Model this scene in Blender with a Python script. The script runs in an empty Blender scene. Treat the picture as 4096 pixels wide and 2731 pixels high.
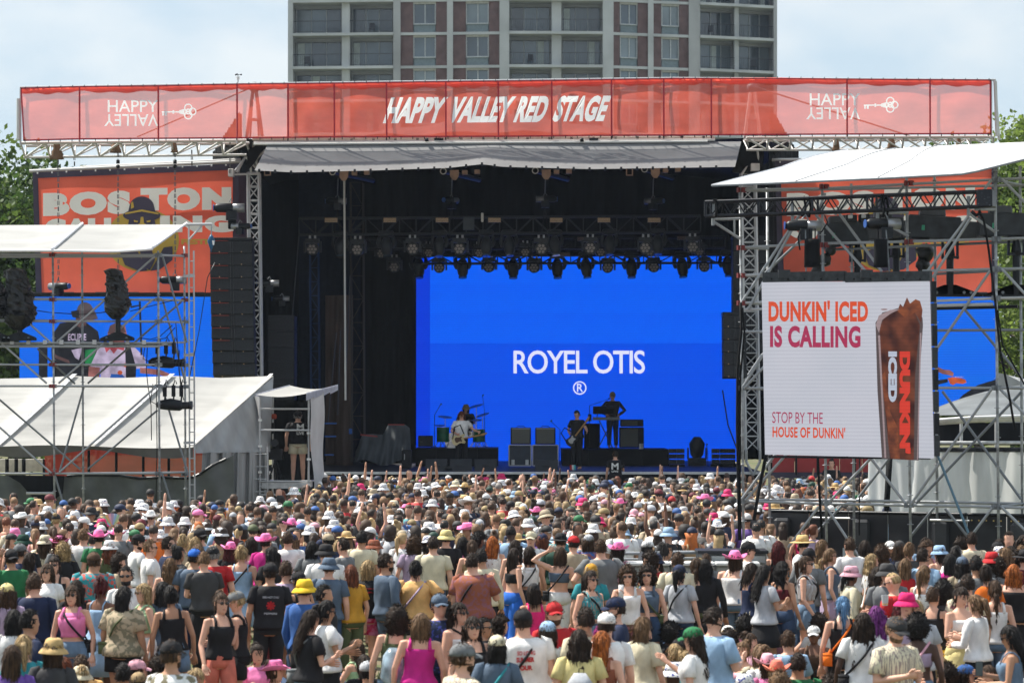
import bpy, bmesh, math, random
import numpy as np
from mathutils import Vector, Matrix
R = math.radians; HAZE = 0.00013; EXPO = 0.7
random.seed(7); rng = np.random.default_rng(7)
S = bpy.context.scene
COL = S.collection
# ---------------------------------------------------------------- camera, sky, sun, exposure
FPX, HZ, CX, CAMH = 11700.0, 1565.0, 2048.0, 4.0      # focal length and horizon of the photograph (4096 px wide), camera height
cd = bpy.data.cameras.new('camera'); cam = bpy.data.objects.new('camera', cd); COL.objects.link(cam)
cd.sensor_width = 36.0; cd.lens = 36.0 * FPX / 4096.0
cd.shift_y = (HZ - 1365.5) / 4096.0
cd.clip_start = 0.5; cd.clip_end = 3000
cam.location = (0, 0, CAMH); cam.rotation_euler = (R(90), 0, 0)
cd.dof.use_dof = True; cd.dof.focus_distance = 62.0; cd.dof.aperture_fstop = 4.0
S.camera = cam
SUN_DIR = Vector((0.47, -0.26, -0.845)).normalized()     # the way the light travels
w = bpy.data.worlds.new("World"); S.world = w; w.use_nodes = True
nt = w.node_tree; nt.nodes.clear()
out = nt.nodes.new('ShaderNodeOutputWorld'); bg = nt.nodes.new('ShaderNodeBackground')
sky = nt.nodes.new('ShaderNodeTexSky'); sky.sky_type = 'NISHITA'; sky.sun_disc = False
el = math.asin(-SUN_DIR.z); az = math.atan2(-SUN_DIR.x, -SUN_DIR.y)
sky.sun_elevation = el; sky.sun_rotation = az; sky.air_density = 1.0; sky.dust_density = 1.2; sky.ozone_density = 1.0
tc = nt.nodes.new('ShaderNodeTexCoord'); mp = nt.nodes.new('ShaderNodeMapping'); mp.inputs['Scale'].default_value = (5, 5, 9)
nz = nt.nodes.new('ShaderNodeTexNoise'); nz.inputs['Scale'].default_value = 2.3; nz.inputs['Detail'].default_value = 7; nz.inputs['Roughness'].default_value = 0.5
rp = nt.nodes.new('ShaderNodeValToRGB'); rp.color_ramp.elements[0].position = 0.38; rp.color_ramp.elements[1].position = 0.60
rp.color_ramp.elements[0].color = (3.05, 3.75, 4.35, 1); rp.color_ramp.elements[1].color = (4.35, 4.60, 4.75, 1)
mx = nt.nodes.new('ShaderNodeMixRGB'); mx.inputs[0].default_value = 0.85
bg.inputs['Strength'].default_value = 0.12
nt.links.new(tc.outputs['Generated'], mp.inputs[0]); nt.links.new(mp.outputs[0], nz.inputs['Vector'])
nt.links.new(nz.outputs[0], rp.inputs[0]); nt.links.new(rp.outputs[0], mx.inputs[2]); nt.links.new(sky.outputs[0], mx.inputs[1])
nt.links.new(mx.outputs[0], bg.inputs[0]); nt.links.new(bg.outputs[0], out.inputs[0])
sd = bpy.data.lights.new('sun', 'SUN'); sd.energy = 5.0; sd.angle = R(0.6); sd.color = (1.0, 0.94, 0.84)
so = bpy.data.objects.new('sun', sd); COL.objects.link(so); so.rotation_euler = SUN_DIR.to_track_quat('-Z', 'Y').to_euler()
so.location = (-40, -30, 60)
S.view_settings.view_transform = 'Standard'; S.view_settings.look = 'None'; S.view_settings.exposure = EXPO; S.view_settings.gamma = 1.0
S.view_settings.use_curve_mapping = False
S.render.engine = 'CYCLES'; S.cycles.use_denoising = True; S.cycles.max_bounces = 6; S.cycles.transparent_max_bounces = 12
S.cycles.volume_bounces = 0; S.cycles.diffuse_bounces = 3; S.cycles.glossy_bounces = 2

def P(px, py, Y):                       # a point of the photograph at distance Y
    return Vector(((px - CX) / FPX * Y, Y, CAMH - (py - HZ) / FPX * Y))

# ---------------------------------------------------------------- materials
MATS = {}
def node(nt, t, **kw):
    n = nt.nodes.new(t)
    for k, v in kw.items():
        if k in n.inputs: n.inputs[k].default_value = v
        else: setattr(n, k, v)
    return n
def mat(name, col, rough=0.7, metal=0.0, var=0.12, scale=6.0, bump=0.0, stretch=(1, 1, 1), col2=None, emis=0.0, translucent=0.0, spec=0.3, space='Object', thr=None, detail=4):
    if name in MATS: return MATS[name]
    m = bpy.data.materials.new(name); m.use_nodes = True; nt = m.node_tree
    b = nt.nodes['Principled BSDF']; L = nt.links.new
    b.inputs['Roughness'].default_value = rough; b.inputs['Metallic'].default_value = metal
    b.inputs['Specular IOR Level'].default_value = spec
    c = (*col, 1.0)
    c2 = (*(col2 if col2 else [max(0, x * (1 - var * 1.6)) for x in col]), 1.0)
    c1 = c if col2 else (*[min(1, x * (1 + var)) for x in col], 1.0)
    tc = node(nt, 'ShaderNodeTexCoord'); mp = node(nt, 'ShaderNodeMapping'); mp.inputs['Scale'].default_value = stretch
    nz = node(nt, 'ShaderNodeTexNoise', Scale=scale, Detail=detail)
    L(tc.outputs[space], mp.inputs[0]); L(mp.outputs[0], nz.inputs['Vector'])
    rp = node(nt, 'ShaderNodeValToRGB'); e = rp.color_ramp.elements
    e[0].position, e[1].position = thr if thr else (0.3, 0.7)
    e[0].color = c1; e[1].color = c2
    L(nz.outputs[0], rp.inputs[0]); L(rp.outputs[0], b.inputs['Base Color'])
    if emis > 0:
        L(rp.outputs[0], b.inputs['Emission Color']); b.inputs['Emission Strength'].default_value = emis
        b.inputs['Base Color'].default_value = (0.01, 0.01, 0.01, 1)
        nt.links.remove(b.inputs['Base Color'].links[0])
    if bump > 0:
        bp = node(nt, 'ShaderNodeBump', Strength=bump, Distance=0.02); L(nz.outputs[0], bp.inputs['Height']); L(bp.outputs[0], b.inputs['Normal'])
    if translucent > 0:
        o = nt.nodes['Material Output']; t = node(nt, 'ShaderNodeBsdfTranslucent'); L(rp.outputs[0], t.inputs[0])
        ms = node(nt, 'ShaderNodeMixShader'); ms.inputs[0].default_value = translucent
        L(b.outputs[0], ms.inputs[1]); L(t.outputs[0], ms.inputs[2]); L(ms.outputs[0], o.inputs[0])
    MATS[name] = m
    return m
def mesh_cloth(name, col, hole=0.3, trans=0.3, var=0.1):       # open-weave banner fabric: light and view pass through the holes
    m = mat(name, col, 0.8, var=var, scale=1.1, detail=6, stretch=(1, 1, 2.5))
    nt = m.node_tree; L = nt.links.new; b = nt.nodes['Principled BSDF']; o = nt.nodes['Material Output']
    rp = [n for n in nt.nodes if n.type == 'VALTORGB'][0]
    t = node(nt, 'ShaderNodeBsdfTranslucent'); L(rp.outputs[0], t.inputs[0])
    a = node(nt, 'ShaderNodeMixShader'); a.inputs[0].default_value = trans; L(b.outputs[0], a.inputs[1]); L(t.outputs[0], a.inputs[2])
    tr = node(nt, 'ShaderNodeBsdfTransparent'); c = node(nt, 'ShaderNodeMixShader'); c.inputs[0].default_value = hole
    L(a.outputs[0], c.inputs[1]); L(tr.outputs[0], c.inputs[2]); L(c.outputs[0], o.inputs[0])
    return m
def led(name, col, strength, line=0.05, col2=None, scale=0.35):  # lit LED wall: pixel rows and a slow unevenness
    strength *= 2 ** -EXPO
    m = bpy.data.materials.new(name); m.use_nodes = True; nt = m.node_tree; L = nt.links.new
    b = nt.nodes['Principled BSDF']; b.inputs['Base Color'].default_value = (0.012, 0.012, 0.014, 1); b.inputs['Roughness'].default_value = 0.6; b.inputs['Specular IOR Level'].default_value = .1
    tc = node(nt, 'ShaderNodeTexCoord')
    nz = node(nt, 'ShaderNodeTexNoise', Scale=scale, Detail=2); L(tc.outputs['Object'], nz.inputs['Vector'])
    rp = node(nt, 'ShaderNodeValToRGB'); e = rp.color_ramp.elements; e[0].position, e[1].position = 0.35, 0.65
    e[0].color = (*col, 1); e[1].color = (*(col2 or col), 1); L(nz.outputs[0], rp.inputs[0])
    sx = node(nt, 'ShaderNodeSeparateXYZ'); L(tc.outputs['Object'], sx.inputs[0])
    mm = node(nt, 'ShaderNodeMath', operation='MULTIPLY'); mm.inputs[1].default_value = 100.0; L(sx.outputs['Z'], mm.inputs[0])
    sn = node(nt, 'ShaderNodeMath', operation='SINE'); L(mm.outputs[0], sn.inputs[0])
    nz2 = node(nt, 'ShaderNodeTexNoise', Scale=9.0, Detail=2); mp = node(nt, 'ShaderNodeMapping'); mp.inputs['Scale'].default_value = (.15, .15, 2.2)
    L(tc.outputs['Object'], mp.inputs[0]); L(mp.outputs[0], nz2.inputs['Vector'])
    ad = node(nt, 'ShaderNodeMath', operation='ADD'); L(sn.outputs[0], ad.inputs[0]); L(nz2.outputs[0], ad.inputs[1])
    sc = node(nt, 'ShaderNodeMath', operation='MULTIPLY_ADD'); sc.inputs[1].default_value = line * strength; sc.inputs[2].default_value = strength * (1 - line * .5)
    L(ad.outputs[0], sc.inputs[0])
    L(rp.outputs[0], b.inputs['Emission Color']); L(sc.outputs[0], b.inputs['Emission Strength'])
    MATS[name] = m; return m

# ---------------------------------------------------------------- geometry helpers
W = {}                                   # world matrix of every object that can be a parent
def link(o, parent=None, mw=None):
    COL.objects.link(o)
    mw = mw or Matrix.Identity(4)
    if parent is not None:
        o.parent = parent; o.matrix_parent_inverse = W[parent.name].inverted()
    o.matrix_basis = mw; W[o.name] = mw
    return o
def tag(o, label=None, cat=None, group=None, kind=None):
    if label: o['label'] = label
    if cat: o['category'] = cat
    if group: o['group'] = group
    if kind: o['kind'] = kind
    return o
def thing(name, loc, label, cat, group=None, rz=0.0):
    o = bpy.data.objects.new(name, None); o.empty_display_size = 0.2
    link(o, None, Matrix.Translation(Vector(loc)) @ Matrix.Rotation(rz, 4, 'Z'))
    return tag(o, label, cat, group)
ORD = 'first second third fourth fifth sixth seventh eighth ninth tenth eleventh twelfth thirteenth fourteenth fifteenth sixteenth'.split()

def loft(rings, closed_ends=True):
    """rings: list of (n,3) arrays -> verts, faces"""
    n = len(rings[0]); v = np.concatenate(rings); f = []
    k = len(rings)
    i = np.arange(n); j = (i + 1) % n
    for r in range(k - 1):
        a = r * n
        f += np.stack([a + i, a + j, a + n + j, a + n + i], 1).tolist()
    v = v.tolist()
    if closed_ends:
        c0 = np.mean(rings[0], 0).tolist(); c1 = np.mean(rings[-1], 0).tolist()
        v += [c0, c1]; L = len(v)
        for t in range(n):
            f.append([(t + 1) % n, t, L - 2]); f.append([(k - 1) * n + t, (k - 1) * n + (t + 1) % n, L - 1])
    return v, f
def ell(c, rx, ry, n=12, ph=0.0):
    a = np.linspace(0, 2 * np.pi, n, endpoint=False) + ph
    return np.stack([c[0] + rx * np.cos(a), c[1] + ry * np.sin(a), np.full(n, c[2])], 1)
def limb_rings(pts, rad, n=10, round_ends=True):
    pts = [np.array(p, float) for p in pts]; rad = list(rad)
    if round_ends:
        d0 = pts[0] - pts[1]; d0 /= np.linalg.norm(d0) + 1e-9
        d1 = pts[-1] - pts[-2]; d1 /= np.linalg.norm(d1) + 1e-9
        pts = [pts[0] + d0 * rad[0] * .8] + pts + [pts[-1] + d1 * rad[-1] * .8]
        rad = [rad[0] * .45] + rad + [rad[-1] * .45]
    rings = []; up = None
    for i, p in enumerate(pts):
        t = (pts[min(i + 1, len(pts) - 1)] - pts[max(i - 1, 0)]); t = t / (np.linalg.norm(t) + 1e-9)
        if up is None:
            up = np.array([0, 1, 0.]) if abs(t[1]) < .9 else np.array([1, 0, 0.])
        u = np.cross(t, up); u /= np.linalg.norm(u) + 1e-9; vv = np.cross(u, t)
        vv /= np.linalg.norm(vv) + 1e-9; up = vv
        a = np.linspace(0, 2 * np.pi, n, endpoint=False)
        rings.append(p + rad[i] * (np.outer(np.cos(a), u) - np.outer(np.sin(a), vv)))
    return rings
class MB:
    def __init__(s): s.v = []; s.f = []; s.m = []; s.mi = 0
    def add(s, v, f):
        o = len(s.v); s.v += [tuple(x) for x in v]; s.f += [[i + o for i in q] for q in f]; s.m += [s.mi] * len(f); return s
    def box(s, c, d, rz=0.0, rx=0.0, taper=1.0):
        hx, hy, hz = d[0] / 2, d[1] / 2, d[2] / 2; v = []
        M = Matrix.Rotation(rz, 3, 'Z') @ Matrix.Rotation(rx, 3, 'X')
        for z in (-hz, hz):
            k = taper if z > 0 else 1.0
            for x, y in ((-hx, -hy), (hx, -hy), (hx, hy), (-hx, hy)):
                p = M @ Vector((x * k, y * k, z)); v.append((c[0] + p.x, c[1] + p.y, c[2] + p.z))
        return s.add(v, [[0, 3, 2, 1], [4, 5, 6, 7], [0, 1, 5, 4], [1, 2, 6, 5], [2, 3, 7, 6], [3, 0, 4, 7]])
    def tube(s, a, b, r, n=8, r2=None):
        rings = limb_rings([a, b], [r, r2 or r], n, False); return s.add(*loft(rings))
    def path(s, pts, r, n=6):
        rr = r if isinstance(r, (list, tuple)) else [r] * len(pts)
        return s.add(*loft(limb_rings(pts, rr, n, False)))
    def blob(s, pts, rad, n=10): return s.add(*loft(limb_rings(pts, rad, n, True)))
    def sphere(s, c, r, nu=12, nv=8, noise=0.0, sd=1):
        r = r if hasattr(r, '__len__') else (r, r, r); rg = []
        rr = np.random.default_rng(sd)
        for k in range(1, nv):
            t = math.pi * k / nv; q = ell((0, 0, -math.cos(t)), math.sin(t), math.sin(t), nu)
            q = q * (1 + noise * rr.standard_normal((nu, 1)))
            rg.append(q * np.array(r) + np.array(c))
        v, f = loft(rg, False); v = list(v)
        v += [[c[0], c[1], c[2] - r[2]], [c[0], c[1], c[2] + r[2]]]; L = len(v)
        for t in range(nu):
            f.append([(t + 1) % nu, t, L - 2]); f.append([(nv - 2) * nu + t, (nv - 2) * nu + (t + 1) % nu, L - 1])
        return s.add(v, f)
    def prism(s, poly, y0, y1, tf=None):
        """poly: list of (x,z); extruded along y"""
        n = len(poly); v = [(x, y0, z) for x, z in poly] + [(x, y1, z) for x, z in poly]
        if tf: v = [tf(p) for p in v]
        f = [list(range(n)), [n + i for i in range(n)][::-1]] + [[i, (i + 1) % n, n + (i + 1) % n, n + i][::-1] for i in range(n)]
        return s.add(v, f)
    def sheet(s, fn, nu, nv, thick=None):
        v = []
        for j in range(nv + 1):
            for i in range(nu + 1): v.append(tuple(fn(i / nu, j / nv)))
        f = [[j * (nu + 1) + i, j * (nu + 1) + i + 1, (j + 1) * (nu + 1) + i + 1, (j + 1) * (nu + 1) + i] for j in range(nv) for i in range(nu)]
        return s.add(v, f)
    def mesh(s, name, mats, smooth=False, bevel=0.0):
        me = bpy.data.meshes.new(name); me.from_pydata(s.v, [], s.f)
        for m in (mats if isinstance(mats, (list, tuple)) else [mats]): me.materials.append(m)
        if len(set(s.m)) > 1: me.polygons.foreach_set('material_index', s.m)
        if bevel > 0:
            bm = bmesh.new(); bm.from_mesh(me)
            bmesh.ops.bevel(bm, geom=bm.edges[:], offset=bevel, segments=1, affect='EDGES', clamp_overlap=True); bm.to_mesh(me); bm.free()
        if smooth: me.polygons.foreach_set('use_smooth', [True] * len(me.polygons))
        me.update(); return me
    def build(s, name, mats, parent=None, smooth=False, bevel=0.0, mw=None):
        return link(bpy.data.objects.new(name, s.mesh(name, mats, smooth, bevel)), parent, mw)
_unit = {}
def tube(name, a, b, r, m, parent, n=8):            # one pipe as an object, sharing one unit pipe mesh per material
    key = (m.name, n)
    if key not in _unit: _unit[key] = MB().tube((0, 0, 0), (0, 0, 1), 1.0, n).mesh('pipe', m, True)
    a = Vector(a); b = Vector(b); d = b - a; L = d.length
    mw = Matrix.Translation(a) @ d.to_track_quat('Z', 'Y').to_matrix().to_4x4() @ Matrix.Diagonal((r, r, L, 1))
    return link(bpy.data.objects.new(name, _unit[key]), parent, mw)
_ub = {}
def box(name, c, d, m, parent=None, rz=0.0, rx=0.0):
    if m.name not in _ub: _ub[m.name] = MB().box((0, 0, 0), (1, 1, 1)).mesh('block', m)
    mw = Matrix.Translation(Vector(c)) @ Matrix.Rotation(rz, 4, 'Z') @ Matrix.Rotation(rx, 4, 'X') @ Matrix.Diagonal((*d, 1))
    return link(bpy.data.objects.new(name, _ub[m.name]), parent, mw)
def bx(name, c, d, m, parent=None, bevel=0.01, rz=0.0):
    return MB().box(c, d, rz).build(name, m, parent, bevel=bevel)
def pxbox(x0, y0, x1, y1, Y, depth):                # box seen from x0,y0 to x1,y1 with its front at Y
    a = P(x0, y0, Y); b = P(x1, y1, Y)
    return ((a.x + b.x) / 2, Y + depth / 2, (a.z + b.z) / 2), (b.x - a.x, depth, a.z - b.z)
def copy_tree(root, loc, rz=0.0, scale=1.0, label=None):
    mw = Matrix.Translation(Vector(loc)) @ Matrix.Rotation(rz, 4, 'Z') @ Matrix.Scale(scale, 4)
    r = root.copy(); COL.objects.link(r); r.matrix_basis = mw; W[r.name] = mw
    if label: r['label'] = label
    def rec(src, dst):
        for ch in src.children:
            c = ch.copy(); COL.objects.link(c); c.parent = dst; rec(ch, c)
    rec(root, r); return r

# ---- flat print
def text2d(body, bold=0.0, shear=0.0, space=1.0):
    cu = bpy.data.curves.new('t', 'FONT'); cu.body = body; cu.offset = bold; cu.shear = shear; cu.space_character = space; cu.resolution_u = 4
    o = bpy.data.objects.new('t', cu); COL.objects.link(o); dg = bpy.context.evaluated_depsgraph_get()
    me = bpy.data.meshes.new_from_object(o.evaluated_get(dg)); v = np.array([x.co[:2] for x in me.vertices]); f = [list(p.vertices) for p in me.polygons]
    bpy.data.objects.remove(o); bpy.data.curves.remove(cu); bpy.data.meshes.remove(me)
    mn, mx_ = v.min(0), v.max(0); return (v - mn) / (mx_ - mn), f
def text_px(name, body, x0, y0, x1, y1, Yf, m, parent, bold=0.0, shear=0.0, space=1.0, turn=0, flip=False, rise=0.0, warp=None, ital=0.0):
    """lettering filling the box x0..x1, y0..y1 of the photograph on the surface at distance Yf(px)"""
    v, f = text2d(body, bold, shear, space); o = []
    for a, b in v:
        if flip: a, b = 1 - a, 1 - b
        if turn == 1: a, b = b, 1 - a
        px = x0 + a * (x1 - x0 - ital * (y1 - y0)) + ital * (y1 - y0) * b; py = y1 + b * (y0 - y1) - rise * (px - x0)
        if warp: px, py = warp(px, py)
        Y = Yf(px) if callable(Yf) else Yf
        o.append(P(px, py, Y))
    return MB().add(o, f).build(name, m, parent)
def poly_px(name, polys, Yf, m, parent):
    b = MB()
    for p in polys: b.add([P(x, y, Yf(x) if callable(Yf) else Yf) for x, y in p], [list(range(len(p)))])
    return b.build(name, m, parent)
def disc(cx, cy, rx, ry=None, n=32, a0=0, a1=360):
    ry = ry or rx; return [(cx + rx * math.cos(R(a0 + (a1 - a0) * i / n)), cy + ry * math.sin(R(a0 + (a1 - a0) * i / n))) for i in range(n + (0 if a1 - a0 == 360 else 1))]
def annulus(cx, cy, r, w_, n=24, k=1.0):
    o = []
    for i in range(n):
        a, b = 2 * math.pi * i / n, 2 * math.pi * (i + 1) / n
        o.append([(cx + (r) * math.cos(a), cy + k * r * math.sin(a)), (cx + r * math.cos(b), cy + k * r * math.sin(b)),
                  (cx + (r - w_) * math.cos(b), cy + k * (r - w_) * math.sin(b)), (cx + (r - w_) * math.cos(a), cy + k * (r - w_) * math.sin(a))])
    return o
# ---------------------------------------------------------------- common materials
steel = mat('galvanised_steel', (.36, .38, .40), .42, .25, var=.3, scale=9)
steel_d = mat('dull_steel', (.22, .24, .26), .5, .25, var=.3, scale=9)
alu = mat('aluminium', (.50, .51, .52), .4, .3, var=.2, scale=7)
alu_w = mat('white_grey_aluminium', (.58, .58, .56), .5, .3, var=.15, scale=5)
blackm = mat('black_metal', (.012, .014, .018), .4, .3, var=.3, scale=5)
black_worn = mat('worn_black_metal', (.018, .02, .026), .35, .4, col2=(.22, .23, .25), scale=38, thr=(.62, .72))
blackp = mat('black_plastic', (.011, .012, .015), .5, var=.3, scale=5)
blackc = mat('black_cloth', (.0035, .0045, .0065), .9, var=.4, scale=3, stretch=(3, 3, .4))
darkgrey = mat('dark_grey_plastic', (.05, .053, .06), .5, var=.2, scale=4)
plastic_bag = mat('black_plastic_sheet', (.007, .008, .010), .3, var=.3, scale=7, bump=.8, spec=.4)
tarp_w = mat('white_tarpaulin', (.43, .43, .42), .55, var=.10, scale=2.0, detail=9, bump=.5, stretch=(.3, .3, 3), translucent=.15)
tarp_wb = mat('bright_white_tarpaulin', (.80, .80, .80), .5, var=.06, scale=2.2, detail=9, bump=.4, stretch=(.3, .3, 3), translucent=.1)
tarp_g = mat('grey_tarpaulin', (.33, .34, .35), .6, var=.14, scale=1.5, bump=.25, stretch=(2, 2, .5))
tarp_dg = mat('dark_grey_tarpaulin', (.13, .145, .155), .6, var=.2, scale=1.5, bump=.25)
red_mesh = mesh_cloth('red_mesh_banner', (.95, .17, .11), hole=.33, trans=.6)
red_dark = mat('dark_red_seam', (.40, .03, .045), .8)
red_cloth = mat('red_banner_cloth', (.80, .15, .09), .8, var=.12, scale=.8, translucent=.42)
cream = mat('cream_print', (.90, .87, .79), .8, var=.05, scale=.7)
glow_print = mat('translucent_white_print', (.92, .92, .90), .8, var=.03, translucent=.62)
white_print = mat('white_print', (.78, .78, .76), .8, var=.03)
gold_print = mat('yellow_print', (.56, .38, .07), .8, var=.1, scale=.8)
navy_print = mat('dark_purple_print', (.065, .055, .085), .8, var=.15, scale=.8)
# ================================================================ ground
g = MB()
def gf(u, v):
    x = -160 + 320 * u; y = 8 + (900 - 8) * v ** 2
    return (x, y, 0.0)
g.sheet(gf, 16, 16)
gm = mat('trodden_grass', (.075, .10, .035), .95, scale=1.3, detail=8, col2=(.16, .13, .085), thr=(.42, .62))
tag(g.build('ground', gm), 'trodden field grass under the crowd', None, None, 'structure')
gr = MB(); q = np.random.default_rng(3)
for i in range(9000):
    x = q.uniform(-9, 9); y = q.uniform(24, 42); a = q.uniform(0, 6.28); h = q.uniform(.03, .08); c, s_ = math.cos(a) * .012, math.sin(a) * .012
    gr.add([(x - c, y - s_, 0), (x + c, y + s_, 0), (x + q.uniform(-.02, .02), y + q.uniform(-.02, .02), h)], [[0, 1, 2]])
tag(gr.build('grass', mat('grass_blades', (.08, .13, .03), .8)), 'short trampled grass blades near the camera', None, None, 'stuff')

# ================================================================ apartment tower
conc = mat('pale_concrete', (.45, .47, .47), .85, var=.14, scale=.35, detail=8)
conc2 = mat('grey_concrete', (.36, .37, .37), .85, var=.12, scale=.35, detail=8)
brick_m = mat('red_brown_brick', (.13, .080, .078), .9, var=.2, scale=1.4, detail=8)
glass = mat('window_glass', (.10, .15, .19), .12, var=.4, scale=.12, spec=.8)
glass2 = mat('pale_curtained_glass', (.17, .22, .25), .2, var=.3, scale=.2, spec=.7)
glass3 = mat('dark_glass', (.06, .09, .12), .1, var=.3, scale=.2, spec=.8)
frm = mat('window_frame_metal', (.42, .45, .46), .5, .2)
rail_m = mat('railing_metal', (.03, .035, .045), .6, .3)
curtain_m = mat('pale_curtain', (.50, .56, .54), .8, var=.1, scale=2)
fy = [(1100, 258.8), (2050, 257.0), (2413, 257.3), (2800, 259.9), (3200, 263.4)]
def FY(px):
    for (a, ya), (b, yb) in zip(fy, fy[1:]):
        if px <= b: return ya + (yb - ya) * (px - a) / (b - a)
    return fy[-1][1]
def BX(px): return (px - CX) / FPX * FY(px)
apt = thing('apartment_building', (BX(2100), 266, 0), 'tall concrete and brick apartment tower behind the red stage banner', 'building')
Z0 = 35.6; FH = 2.93
ZB = [Z0 + FH * k for k in range(-4, 4)]
def facade(name, pa, pb, z0, z1, front, back, m, nseg=1):
    b = MB()
    for i in range(nseg):
        a = pa + (pb - pa) * i / nseg; c = pa + (pb - pa) * (i + 1) / nseg
        xa, ya, xc, yc = BX(a), FY(a), BX(c), FY(c)
        v = [(xa, ya + front, z0), (xc, yc + front, z0), (xc, yc + back, z0), (xa, ya + back, z0)]
        v += [(x, y, z1) for x, y, z in v]
        b.add(v, [[0, 3, 2, 1], [4, 5, 6, 7], [0, 1, 5, 4], [1, 2, 6, 5], [2, 3, 7, 6], [3, 0, 4, 7]])
    return b.build(name, m, apt)
core = MB()
cor = [(BX(1156), FY(1156) + 2.6), (BX(2050), 259.5), (BX(2413), 259.8), (BX(2800), 262.4), (BX(3104), 265.2), (BX(3104) - 3, 283), (BX(1156) + 1, 280)]
nC = len(cor); core.add([(x, y, 0) for x, y in cor] + [(x, y, 47.0) for x, y in cor], [[i, (i + 1) % nC, nC + (i + 1) % nC, nC + i] for i in range(nC)] + [list(range(nC))[::-1], [nC + i for i in range(nC)]])
core.build('wall', conc2, apt)
for a, b_, m_ in [(1152, 1172, conc), (1366, 1398, conc), (1573, 1602, conc2), (1788, 1812, conc), (1998, 2037, conc), (2207, 2246, conc), (2411, 2454, conc), (2592, 2614, conc), (2755, 2800, conc2), (2939, 2956, conc), (3094, 3108, conc2)]:
    inner = a in (1366, 2207, 2939)
    facade('column', a, b_, ZB[0] - 3, 46.5, 0.35 if inner else -.12, 2.7, m_)
segs = [(1172, 1366, 'b'), (1398, 1573, 'b'), (1602, 1788, 'w', 1655, 1741), (1812, 1998, 'w', 1866, 1953), (2037, 2207, 'b'), (2246, 2411, 'b'),
        (2454, 2592, 'w', 2482, 2548), (2614, 2755, 'w', 2648, 2714), (2800, 2939, 'b'), (2956, 3094, 'b')]
q = np.random.default_rng(11)
for fi, z in enumerate(ZB):
    if z > 46: continue
    for a, b_ in [(1172, 1573), (1602, 1788), (1812, 1998), (2037, 2411), (2454, 2592), (2614, 2755), (2800, 3094)]:
        bal = (a in (1172, 2037, 2800))
        sl = facade('floor_slab', a, b_, z - .24, z, -.35 if bal else 0.0, 2.6, conc, 4 if a == 2037 else 1)
    for sgm in segs:
        a, b_, k = sgm[:3]
        if k == 'w':
            wa, wb = sgm[3:]
            facade('brick_panel', a, wa - 3, z, z + FH - .24, .16, .5, brick_m); facade('brick_panel', wb + 3, b_, z, z + FH - .24, .16, .5, brick_m)
            win = facade('window', wa, wb, z + .75, z + FH - .42, .40, .45, [glass, glass3, glass2][q.integers(3)])
            facade('spandrel', wa, wb, z, z + .72, .28, .45, mat('blue_grey_panel', (.16, .21, .23), .6))
            def sub(nm, pa, pb, z0, z1, f0, f1, m):
                o = facade(nm, pa, pb, z0, z1, f0, f1, m); o.parent = win; o.matrix_parent_inverse = Matrix.Identity(4); return o
            sub('sill', wa - 2, wb + 2, z + .70, z + .80, .14, .40, frm)
            sub('frame', wa + (wb - wa) * .5, wa + (wb - wa) * .5 + 4, z + .80, z + FH - .44, .30, .40, frm)
            sub('frame', wa - 2, wa + 2, z + .80, z + FH - .24, .24, .40, frm); sub('frame', wb - 2, wb + 2, z + .80, z + FH - .24, .24, .40, frm)
            facade('window_head', wa - 3, wb + 3, z + FH - .42, z + FH - .24, .2, .45, mat('cream_panel', (.42, .42, .38), .7))
        else:
            n = 3; wpx = (b_ - a - 14) / n
            for i in range(n):
                m_ = [glass, glass2, glass, glass3, glass][q.integers(5)]
                w0 = a + 7 + i * wpx
                win = facade('window', w0 + 2, w0 + wpx - 2, z + .08, z + FH - .55, 2.40, 2.46, m_)
                o = facade('frame', w0 - 1.5, w0 + 1.5, z, z + FH - .5, 2.32, 2.42, frm); o.parent = win
                if q.random() < .22:
                    o = facade('curtain', w0 + 4, w0 + wpx * .55, z + .1, z + FH - .6, 2.33, 2.37, curtain_m); o.parent = win
            facade('window_head', a, b_, z + FH - .5, z + FH - .24, 2.2, 2.5, conc2)
            # railing: handrail and its bars
            xa, xb = BX(a + 2), BX(b_ - 2); ya, yb = FY(a), FY(b_)
            rl = MB(); rl.tube((xa, ya - .28, z + 1.05), (xb, yb - .28, z + 1.05), .03, 5); rl.tube((xa, ya - .28, z + .1), (xb, yb - .28, z + .1), .022, 5)
            nb = int((xb - xa) / .16)
            for i in range(nb + 1):
                t = i / nb; rl.tube((xa + (xb - xa) * t, ya + (yb - ya) * t - .28, z + .1), (xa + (xb - xa) * t, ya + (yb - ya) * t - .28, z + 1.05), .011, 3)
            rl.build('railing', rail_m, apt)
            if q.random() < .5:                       # chairs and a table left on the balcony
                fx = xa + (xb - xa) * q.uniform(.25, .7); fyy = ya + 1.0
                b = MB(); b.box((fx, fyy, z + .45), (.5, .5, .06)); b.box((fx, fyy + .24, z + .75), (.5, .05, .6))
                for dx in (-.22, .22):
                    for dy in (-.22, .22): b.tube((fx + dx, fyy + dy, z), (fx + dx, fyy + dy, z + .45), .02, 4)
                tag(b.build('balcony_chair', rail_m), ' '.join(['dark chair on balcony', ORD[fi] + ' floor', 'at bay', 'by column', str(['one', 'two', 'five', 'six', 'nine', 'ten'][[1172, 1398, 2037, 2246, 2800, 2956].index(a)])]), 'chair', 'chairs out on the tower balconies')

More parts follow.
